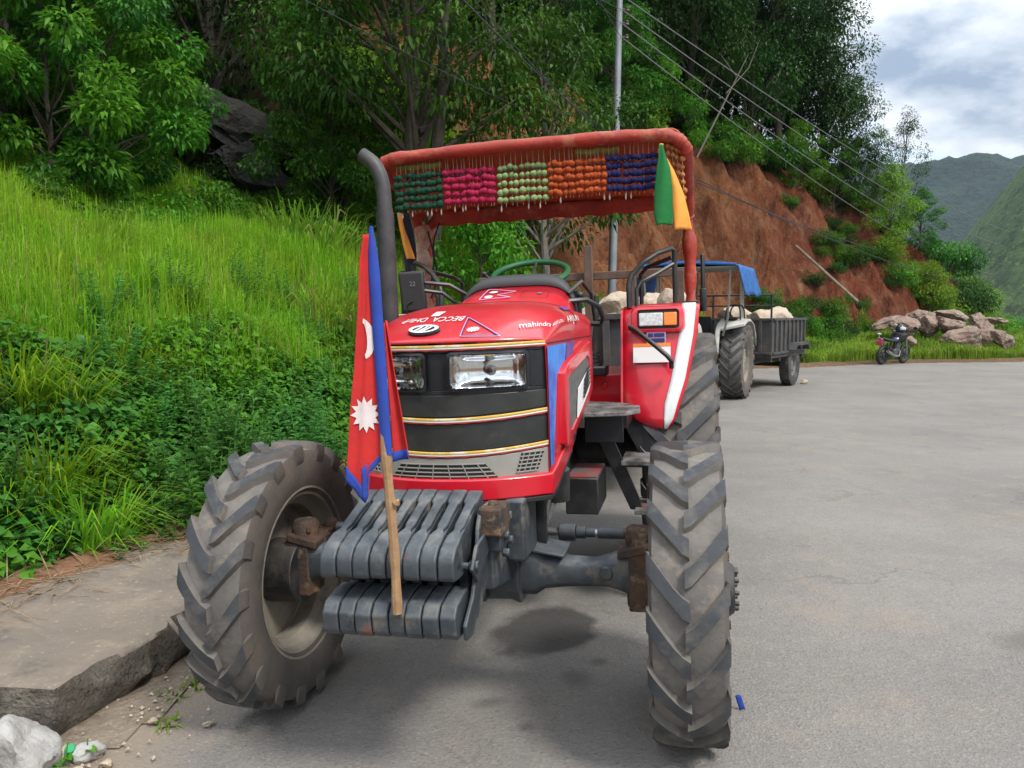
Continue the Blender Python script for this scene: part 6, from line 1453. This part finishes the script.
for s in (1, -1):
    mb = MB(); rr = []
    for y_, z_ in ((2.74, 1.02), (2.62, 1.25), (2.4, 1.43), (2.1, 1.50), (1.72, 1.49), (1.42, 1.42), (1.30, 1.33), (1.22, 1.15), (1.18, .90)):
        wf = 1 if y_ > 1.40 else .14
        rr.append([(s * lerp(.50, x_, wf), y_, z_ - .012 * (x_ > .9)) for x_ in (.50, .54, .7, .85, .955)] + [(s * lerp(.50, .975, wf), y_ + .01, z_ - .05)])
    mb.loft(rr, False, False); f_ = mb.build('fender', CRW, W, solid=.02)
    mb = MB(); mb.prism([(s * .505, y_, z_ - .01) for y_, z_ in ((2.74, 1.02), (2.62, 1.25), (2.4, 1.43), (2.1, 1.49), (1.72, 1.48), (1.42, 1.41), (1.28, 1.30), (1.22, 1.10), (1.20, .90))] + [(s * .505, 2.7, .9)], (s * -.012, 0, 0)); mb.build('inner_guard', CRW, f_)
    mb = MB()
    for y_ in (1.55, 1.95): mb.tube(smooth_path([(s * .62, y_, 1.48), (s * .62, y_, 1.70), (s * .72, y_ + .02, 1.76), (s * .86, y_ + .03, 1.74), (s * .87, y_ + .04, 1.48)], 2), .014, 8)
    mb.tube([(s * .62, 1.55, 1.62), (s * .62, 1.95, 1.62)], .012, 8); mb.build('guard_rail', BLACK, f_)
    mb = MB(); mb.b2((min(s * .60, s * .82), 1.50, 1.50), (max(s * .60, s * .82), 1.78, 1.535)); mb.build('tool_tray', RUBBER, f_, bevel=.01)
    mb = MB()
    for y_ in (2.02, 2.2): mb.tube([(s * .80, y_, 1.48), (s * .80, y_ - .05, 1.95), (s * .80, y_ - .12, 2.44)], .022, 8)
    mb.build('roof_post', CRW, W)
    mb = MB(); mb.tube([(s * .62, 1.30, 1.20), (s * .74, 1.1, 1.5), (s * .79, 1.0, 2.40)], .020, 8); mb.build('front_post', M('grey post', (.22, .22, .2), .6), W)
mb = MB(); mb.grid(lambda u, v: (lerp(-.92, .92, u), lerp(.92, 2.55, v), 2.47 + .05 * math.sin(PI * u) - .02 * math.sin(v * 9) * math.sin(PI * u) - .05 * (abs(u - .5) * 2) ** 8), 30, 14); rf_ = mb.build('roof_tarp', [ROOFB], W, solid=.03)
mb = MB(); mb.b2((-.88, .95, 2.405), (.88, 2.5, 2.425)); mb.build('lining', ROOFG, rf_)
mb = MB(); mb.tube([(-.9, .92, 2.45), (0, .92, 2.50), (.9, .92, 2.45)], .025, 8); mb.tube([(-.9, 2.55, 2.43), (.9, 2.55, 2.43)], .025, 8); mb.build('roof_bar', ROOFB, rf_)
for s in (1, -1):
    mb = MB(); mb.grid(lambda u, v, s=s: (s * (.925 + .13 * v + .012 * math.sin(u * 14) * v), lerp(.93, 2.5, u) + .10 * v, 2.45 - v * (.52 + .02 * math.sin(u * 11))), 24, 8); mb.build('side_curtain', ROOFB, rf_, solid=.012)
mb = MB(); mb.cyl((.32, .50, 1.75), .028, .95, 'z', 12); mb.cyl((.32, .50, 1.62), .05, .42, 'z', 12); mb.tube([(.32, .50, 2.2), (.32, .49, 2.26), (.32, .45, 2.30)], .028, 10); mb.build('exhaust_stack', BLACK, W)
mb = MB(); mb.X = Matrix.Translation((0, 1.30, 1.62)) @ Matrix.Rotation(R(25), 4, 'X'); mb.lathe([(.014 * math.sin(2 * PI * i / 8), .19 + .014 * math.cos(2 * PI * i / 8)) for i in range(8)], 32, 'z', closed=True); mb.tube([(0, 0, 0), (0, 0, -.4)], .02, 8); mb.tube([(-.19, 0, 0), (.19, 0, 0)], .01, 6); mb.build('steering_wheel', BLACK, W)
mb = MB(); mb.box((0, 2.0, 1.18), (.42, .42, .10)); mb.box((0, 2.22, 1.38), (.40, .08, .32)); mb.b2((-.45, 1.1, .80), (.45, 2.4, .84)); mb.b2((-.1, 1.9, .84), (.1, 2.1, 1.14)); mb.build('seat', RUBBER, W, bevel=.02)

# ------------------------------------------------------------------ motorcycle
B = empty('motorcycle', (11.70, 24.35, 0), (0, 0, math.atan2(.75, 1.08))); B.location.z = float(ground_z(np.array(12.2), np.array(24.7))) + .015
B.rotation_euler = (R(8), 0, math.atan2(.75, 1.08)); tag(B, 'dark motorcycle leaning on its stand at the far road edge before the boulders', 'motorcycle')
BP = M('blue black tank paint', (.035, .04, .12), .3, coat=.5); BG = M('engine grey', (.14, .14, .15), .5, .5, var=((.05, .05, .05), 12, .4, .7)); PK = M('pink red tail', (.55, .06, .16), .4)
for x_ in (0, 1.28):
    w = empty('wheel', (x_, 0, .31)); w.parent = B; mb = MB(); wd_ = .062 if x_ == 0 else .048
    mb.lathe([(wd_ * math.sin(2 * PI * i / 12), .255 + .055 * math.cos(2 * PI * i / 12)) for i in range(12)], 40, 'y', closed=True); mb.build('tyre', RUBBER, w)
    mb = MB(); mb.lathe([(-.03, .205), (.03, .205), (.03, .19), (-.03, .19)], 36, 'y', closed=True); mb.cyl((0, 0, 0), .055, .10, 'y', 16)
    for k in range(6): a = k * PI / 3; mb.tube([(.04 * math.cos(a), 0, .04 * math.sin(a)), (.2 * math.cos(a + .15), 0, .2 * math.sin(a + .15))], .012, 6)
    mb.cyl((0, .05, 0), .10, .006, 'y', 20); mb.build('rim', BG, w)
mb = MB(); mb.loft([[(x_, wv * math.cos(a), z_ + hv * math.sin(a)) for a in [2 * PI * k / 16 for k in range(16)]] for x_, z_, wv, hv in ((.50, .78, .06, .05), (.58, .80, .13, .10), (.75, .83, .155, .125), (.92, .84, .13, .11), (1.0, .82, .06, .06))]); mb.build('fuel_tank', BP, B)
mb = MB(); mb.loft([[(x_, wv * math.cos(a), z_ + hv * math.sin(a)) for a in [2 * PI * k / 12 for k in range(12)]] for x_, z_, wv, hv in ((-.22, .86, .05, .02), (-.1, .83, .11, .045), (.2, .78, .12, .05), (.45, .77, .12, .05), (.55, .79, .08, .04))]); mb.build('seat', RUBBER, B)
mb = MB(); mb.b2((.42, -.11, .28), (.80, .11, .50)); mb.box((.70, 0, .58), (.20, .17, .26), (0, R(20), 0)); mb.cyl((.52, 0, .40), .12, .27, 'y', 20); mb.build('engine', BG, B, bevel=.02)
mb = MB(); mb.tube([(0, .09, .31), (.45, .09, .42), (.5, .06, .75), (1.0, .04, .88)], .022, 8); mb.tube([(0, -.09, .31), (.45, -.09, .42), (.5, -.06, .75), (1.0, -.04, .88)], .022, 8); mb.tube([(.1, 0, .62), (.55, 0, .60), (.98, 0, .62), (1.05, 0, .86)], .022, 8); mb.tube([(.1, .1, .35), (-.02, .1, .72)], .024, 8); mb.tube([(.1, -.1, .35), (-.02, -.1, .72)], .024, 8); mb.tube([(.4, .1, .3), (.3, .26, .02)], .014, 6); mb.build('frame', BLACK, B)
mb = MB()
for s in (1, -1): mb.tube([(1.28, s * .085, .31), (1.10, s * .085, .80), (1.06, s * .085, .94)], .026, 8)
mb.tube([(1.0, .36, 1.02), (1.05, .2, 1.03), (1.06, 0, .97), (1.05, -.2, 1.03), (1.0, -.36, 1.02)], .014, 8); mb.build('fork', STEEL, B)
for s in (1, -1):
    mb = MB(); mb.tube([(1.03, s * .26, 1.03), (1.05, s * .32, 1.18)], .007, 6); mb.ball((1.05, s * .34, 1.21), .06, 10, 7, (.35, 1.2, .8)); mb.build('mirror', CLEAR if s > 0 else BLACK, B)
mb = MB(); mb.ball((1.13, 0, .90), .10, 14, 10, (.9, 1, 1)); mb.build('headlight', BLACK, B)
mb = MB(); mb.tube([(.78, -.12, .45), (.70, -.15, .28), (.4, -.17, .30), (-.08, -.19, .46)], [.02, .024, .04, .05], 10); mb.build('exhaust', STEEL, B)
mb = MB(); mb.tube([(-.10, 0, .60), (-.24, 0, .78), (-.30, 0, .86)], [.07, .06, .04], 8, flat=.5); mb.build('rear_fender', BLACK, B)
mb = MB(); mb.box((-.31, 0, .70), (.02, .20, .15), (0, R(-18), 0)); mb.ball((-.28, 0, .82), .06, 10, 7, (.6, 1.4, .7)); mb.build('tail_plate', PK, B)
mb = MB(); mb.ball((-.20, .12, .97), .05, 10, 7, (1, 1.4, .6)); mb.tube([(-.2, .1, .85), (-.2, .12, .97)], .012, 6); mb.build('rear_signal', CLEAR, B)
MBk = Matrix.Translation(B.location) @ B.rotation_euler.to_matrix().to_4x4()
hl_ = MBk @ Vector((.80, 0, 1.13)); HLM = empty('helmet', hl_, (0, 0, 0)); tag(HLM, 'dark helmet with a pale visor resting on top of the motorcycle', 'helmet')
mb = MB(); mb.ball((0, 0, 0), .155, 20, 14, (1.05, .95, 1.0)); mb.tube([(.0, 0, -.10), (.02, 0, -.155)], [.135, .12], 16); mb.build('shell', M('helmet black', (.02, .022, .03), .25, coat=.4), HLM)
mb = MB(); mb.grid(lambda u, v: (.163 * math.cos(R(lerp(-120, -50, u))) * math.cos(R(lerp(-8, 24, v))) * 1.03, .158 * math.sin(R(lerp(-120, -50, u))) * math.cos(R(lerp(-8, 24, v))), .158 * math.sin(R(lerp(-8, 24, v)))), 16, 6); mb.build('visor', M('pale visor', (.45, .48, .52), .12), HLM, solid=.006)
mb = MB(); rr = []
for x_, z_, wv, hv in ((.56, .86, .05, .04), (.62, .93, .19, .11), (.76, .97, .23, .12), (.92, .96, .20, .12), (1.0, .92, .06, .05)):
    rr.append([(x_ + .02 * math.sin(3 * a), wv * math.cos(a) * (1 + .1 * math.sin(5 * a)), z_ - .03 + hv * math.sin(a) * (1.0 if math.sin(a) > 0 else 1.9)) for a in [2 * PI * k / 18 for k in range(18)]])
mb.loft(rr); jk = mb.build('jacket', cloth('black jacket cloth', (.012, .012, .014), (.03, .03, .034)), None); jk.matrix_world = MBk; tag(jk, 'black jacket draped over the motorcycle tank under the helmet', 'jacket')

# ------------------------------------------------------------------ utility pole, wires, fallen pole
CPOLE = M('galvanised pole', (.30, .32, .34), .5, .5, var=((.20, .21, .22), 2, .4, .7), layers=[((.42, .43, .44), 9, .6, .75)])
PX, PY = 2.13, 16.8; pz = terr(PX, PY); PO = empty('utility_pole', (PX, PY, pz - .3), (0, R(.9), 0)); tag(PO, 'tall grey metal utility pole rising behind the red tractor roof', 'utility pole')
mb = MB(); mb.tube([(0, 0, 0), (0, 0, 4), (0, 0, 8.7 - pz)], [.105, .085, .062], 14); mb.build('pole', CPOLE, PO)
ins = []
for k in range(4):
    z_ = 8.55 - pz - .28 * k; mb = MB(); mb.tube([(.05, 0, z_), (.17, 0, z_)], .014, 6); mb.lathe([(-.05, .02), (-.03, .045), (0, .03), (.03, .045), (.05, .02)], 12, 'z', (.17, 0, z_)); mb.build('insulator', M('brown insulator', (.10, .07, .06), .4), PO); ins.append((PX + .17, PY, z_ + pz - .3 + 0))
mb = MB(); mb.lathe([(-.02, .075), (.02, .075)], 12, 'z', (0, 0, 5.4 - pz)); mb.build('clamp', STEEL, PO)
WIRE = M('dull cable', (.16, .165, .17), .6)
WIREB = M('black cable', (.035, .036, .038), .6)
def cable(a, b, sag, r, mat, label):
    a, b = Vector(a), Vector(b); mb = MB(); n = 28
    mb.tube([a.lerp(b, i / n) + Vector((0, 0, -sag * 4 * (i / n) * (1 - i / n))) for i in range(n + 1)], r, 6); return tag(mb.build('cable', mat), label, 'cable', 'overhead cables')
def px3(px, py, D_):
    yu = -(py - 384) / FPX; return ((px - 512) / FPX * D_ * 1 / (math.cos(PITCH) + math.sin(PITCH) * yu), D_, HC + D_ * (-math.sin(PITCH) + math.cos(PITCH) * yu) / (math.cos(PITCH) + math.sin(PITCH) * yu))
words = ['top', 'second', 'third', 'lowest']
for k in range(4):
    cable(ins[k], px3(1010 - 6 * k, 232 + 14 * k, 52), .55 + .1 * k, .013, WIRE, '%s of the four cables running right from the pole over the red bank' % words[k])
    cable(px3(520 + 20 * k - (0 if k else 12), -40, 8.5 + .4 * k), ins[k], .05, .006, WIREB, '%s of the four cables coming from above the trees to the pole insulators' % words[k])
pm_ = (PX, PY, 5.4)
for k, (a, lab) in enumerate([((425, -40, 8.0), 'thick black cable from the top centre down to the clamp halfway up the pole'), ((440, -40, 8.3), 'second black cable close along the thick one down to the pole clamp'), ((250, -30, 9.5), 'thin cable slanting from the upper left down to the pole clamp')]):
    cable(px3(*a), (PX, PY, 5.4 - .12 * k), .12, .011 if k == 0 else .007, WIREB, lab)
for k, (b, lab) in enumerate([((1040, 292, 46), 'slack black cable sweeping low across the red bank to the right'), ((985, 262, 50), 'slack cable just above the lowest one across the red bank')]):
    cable((PX, PY, 5.35 - .12 * k), px3(*b), .9, .014, WIREB, lab)
a = Vector(px3(796, 246, 29.2)); b = Vector(px3(858, 302, 26.2))
for v_ in (a, b): v_.z = max(v_.z, terr(v_.x, v_.y) + .08)
mb = MB(); mb.tube([a.lerp(b, i / 8) for i in range(9)], [.05 + .006 * i / 8 for i in range(9)], 8); tag(mb.build('fallen_pole', M('weathered pole wood', (.24, .19, .14), .9, var=((.14, .10, .07), 5, .4, .7))), 'weathered wooden pole lying down the slope of the red bank', 'pole')
# bare leaning trunk in front of the wood
a = Vector(px3(700, 140, 27.0)); b = Vector(px3(748, 55, 27.4)); mb = MB(); mb.tube([a - Vector((.1, 0, .6)), a.lerp(b, .5) + Vector((.1, 0, 0)), b], [.034, .026, .010], 8); m_ = a.lerp(b, .55); mb.tube([m_, m_ + Vector((.8, .2, .9)), m_ + Vector((1.2, .3, 1.9))], [.02, .014, .006], 6); m_ = a.lerp(b, .75); mb.tube([m_, m_ + Vector((-.5, .2, .8))], [.016, .005], 6)
bt = mb.build('bare_tree', M('grey bare bark', (.13, .115, .10), .9)); tag(bt, 'bare pale leaning trunk in front of the dark wood right of the pole', 'tree')

# ------------------------------------------------------------------ small things by the pavement
g0 = lambda x, y: float(camber(np.array(x), np.array(y)))
for nm, (px, py, D_), sz, sd, mt, lab in [('concrete_chunk', (12, 742, 2.66), (.30, .26, .24), 201, RUBB, 'large white broken concrete lump at the end of the pavement slab'), ('concrete_chunk', (88, 737, 2.74), (.13, .10, .07), 202, RUBB, 'pale flat concrete piece beside the green leaf in the gutter'), ('stone', (58, 742, 2.74), (.09, .08, .06), 203, PALE, 'grey stone between the white concrete lump and the flat piece'), ('stone', (40, 752, 2.66), (.07, .06, .05), 204, RUST, 'reddish stone lying against the white concrete lump'), ('stone', (75, 752, 2.62), (.06, .05, .04), 205, PALE, 'small pebble in front of the flat concrete piece'), ('stone', (105, 748, 2.68), (.05, .05, .035), 206, PALE, 'small pebble right of the flat concrete piece'), ('stone', (152, 700, 2.98), (.05, .04, .03), 207, PALE, 'small pebble in the gutter beside the left front tyre'), ('stone', (208, 703, 2.95), (.045, .04, .025), 208, PALE, 'small pebble just touching the left front tyre'), ('stone', (8, 624, 3.55), (.055, .05, .035), 209, PALE, 'small stone lying on the pavement at the left edge')]:
    x, y = at(px, D_); p_ = px3(px, py, D_); z_ = (g0(x, y) + .16 if sd == 209 else g0(x, y) + sz[2] * .35); stone(nm, (p_[0], D_, z_), sz, sd, mt, lab, 'concrete piece' if nm[0] == 'c' else 'stone', (0, 0, sd), None, 3 if sd > 202 else 4, 7, .12)
p_ = px3(70, 745, 2.72); mb = MB(); mb.tube([(0, 0, 0), (0, 0, .02)], [.020, .018], 14); cp = mb.build('bottle_cap', M('green plastic', (.01, .28, .10), .35), None, bevel=.003); cp.location = (p_[0], 2.72, g0(p_[0], 2.72) + .045); cp.rotation_euler = (.5, .3, 0); tag(cp, 'green plastic cap lying in the rubble of the gutter', 'cap')
gl = weed_proto('leaf_plant', .10, 3, 'bright', 97, .09, .5)
p_ = px3(72, 762, 2.62); place(gl, p_[0], 2.62, g0(p_[0], 2.62) + .01, 1.0, label='small green plant sprouting from the rubble at the bottom left', cat='plant')
sg = [tuft_proto('gutter_weed', .10, .10, 40, 'tuft', 98)]
for px, D_, lab in ((185, 3.30, 'small weed growing in the gutter just left of the front tyre'), (160, 3.22, 'small weed at the foot of the broken slab face'), (152, 2.98, 'small weed on the silt in front of the broken slab')):
    x, y = at(px, D_); place(sg[0], x, y, g0(x, y) + .01, .9, label=lab, cat='weed')
p_ = px3(738, 698, 2.93); mb = MB(); mb.grid(lambda u, v: (lerp(-.012, .012, u) + .02 * v, .0, .06 * (1 - v) + .004 + .006 * math.sin(u * 3)), 3, 6); st_ = mb.build('plastic_strip', CBLUE, None, solid=.002); st_.location = (p_[0], 2.93, 0); tag(st_, 'scrap of blue strapping standing beside the right front tyre', 'strap')
# loose grit in the gutter and on the edge of the asphalt
S = np.random.default_rng(8); n_ = 1300; Y_ = S.uniform(1.6, 8, n_); X_ = road_x0(Y_) + .05 + S.normal(0, .20, n_); ok = (X_ > curb_x(Y_) + .02); X_, Y_ = X_[ok], Y_[ok]; n_ = len(X_)
tet = np.array([[1, 0, -.3], [-.5, .87, -.3], [-.5, -.87, -.3], [0, 0, .8], [.5, .6, .5], [-.6, .1, .5]]); sz = (.003 + .011 * S.random(n_) ** 3); rot = S.uniform(0, 6.28, n_)
c_, s_ = np.cos(rot)[:, None], np.sin(rot)[:, None]; T_ = tet[None] * S.uniform(.7, 1.2, (n_, 6, 1)); V = np.stack([T_[:, :, 0] * c_ - T_[:, :, 1] * s_, T_[:, :, 0] * s_ + T_[:, :, 1] * c_, T_[:, :, 2] * .7], -1) * sz[:, None, None] + np.stack([X_, Y_, camber(X_, Y_) + .016 + sz * .1], -1)[:, None, :]
Fb = np.array([[0, 1, 4], [1, 5, 4], [1, 2, 5], [2, 3, 5], [2, 0, 3], [0, 4, 3], [3, 4, 5]]); Fq = (np.arange(n_) * 6)[:, None, None] + Fb[None]
tag(np_obj('gravel', np_mesh('gravel', V.reshape(-1, 3), Fq.reshape(-1, 3), PALE)), 'loose grit scattered along the gutter and the asphalt edge', 'gravel', kind='stuff')
# ------------------------------------------------------------------ air
m, t = nodes('valley air'); g = N(t); out = g.n('ShaderNodeOutputMaterial'); pv = g.n('ShaderNodeVolumePrincipled'); pv.inputs['Color'].default_value = (.62, .80, 1.0, 1); pv.inputs['Density'].default_value = .00011; pv.inputs['Anisotropy'].default_value = .2
g.l(pv.outputs[0], out.inputs['Volume']); m.volume_intersection_method if 0 else None
mb = MB(); mb.b2((-3100, -400, -90), (3100, 4600, 620)); hz = mb.build('haze', m, None, smooth=False); tag(hz, 'pale blue valley air', 'haze', None, 'stuff')
# ------------------------------------------------------------------ light
SUN_EL, SUN_AZ = 52, 140      # degrees; azimuth clockwise from +Y: behind the camera, to the right
w = bpy.data.worlds.new('World'); SC.world = w; w.use_nodes = True; t = w.node_tree; t.nodes.clear(); g = N(t)
out = g.n('ShaderNodeOutputWorld')
sky = g.n('ShaderNodeTexSky', sky_type='NISHITA'); sky.sun_disc = False; sky.sun_elevation = R(SUN_EL); sky.sun_rotation = R(SUN_AZ); sky.air_density = 1.0; sky.dust_density = .6; sky.ozone_density = 2.0
b1 = g.n('ShaderNodeBackground'); b1.inputs['Strength'].default_value = .10; g.l(sky.outputs[0], b1.inputs[0])
tc = g.n('ShaderNodeTexCoord'); sp = g.n('ShaderNodeSeparateXYZ'); g.l(tc.outputs['Generated'], sp.inputs[0])
zz = g.math('ADD', g.math('MAXIMUM', sp.outputs['Z'], 0.0), .30)
cv = g.n('ShaderNodeCombineXYZ'); g.l(g.math('DIVIDE', sp.outputs['X'], zz), cv.inputs[0]); g.l(g.math('DIVIDE', sp.outputs['Y'], zz), cv.inputs[1]); cv.inputs[2].default_value = CLOUD_SEED
n1 = g.noise(cv.outputs[0], 1.7, 8, .58); n2 = g.noise(cv.outputs[0], 1.7, 7, .60)
cover = g.ramp(n1, .38, .49)
dk = g.ramp(n2, .36, .66)
ccol = g.mix(dk, (1.0, .99, .97), (.20, .25, .33))
b2 = g.n('ShaderNodeBackground'); g.l(ccol, b2.inputs[0]); g.l(g.math('ADD', g.math('MULTIPLY', g.math('MAXIMUM', sp.outputs['Z'], 0.0), 1.25), .50), b2.inputs['Strength'])
ms = g.n('ShaderNodeMixShader'); g.l(cover, ms.inputs[0]); g.l(b1.outputs[0], ms.inputs[1]); g.l(b2.outputs[0], ms.inputs[2]); g.l(ms.outputs[0], out.inputs[0])
sl = bpy.data.lights.new('sun', 'SUN'); sl.energy = SUN_E; sl.angle = R(12); sl.color = (1, .95, .87)
so = bpy.data.objects.new('sun', sl); COL.objects.link(so)
d = Vector((math.sin(R(SUN_AZ)) * math.cos(R(SUN_EL)), math.cos(R(SUN_AZ)) * math.cos(R(SUN_EL)), math.sin(R(SUN_EL))))
so.rotation_euler = d.to_track_quat('Z', 'Y').to_euler(); so.location = d * 40
SC.view_settings.view_transform = 'Standard'; SC.view_settings.look = 'None'; SC.view_settings.exposure = EXPO; SC.view_settings.gamma = 1
SC.cycles.max_bounces = 6; SC.cycles.diffuse_bounces = 3; SC.cycles.volume_bounces = 0; SC.cycles.glossy_bounces = 3; SC.cycles.transparent_max_bounces = 8; SC.cycles.caustics_reflective = False; SC.cycles.caustics_refractive = False
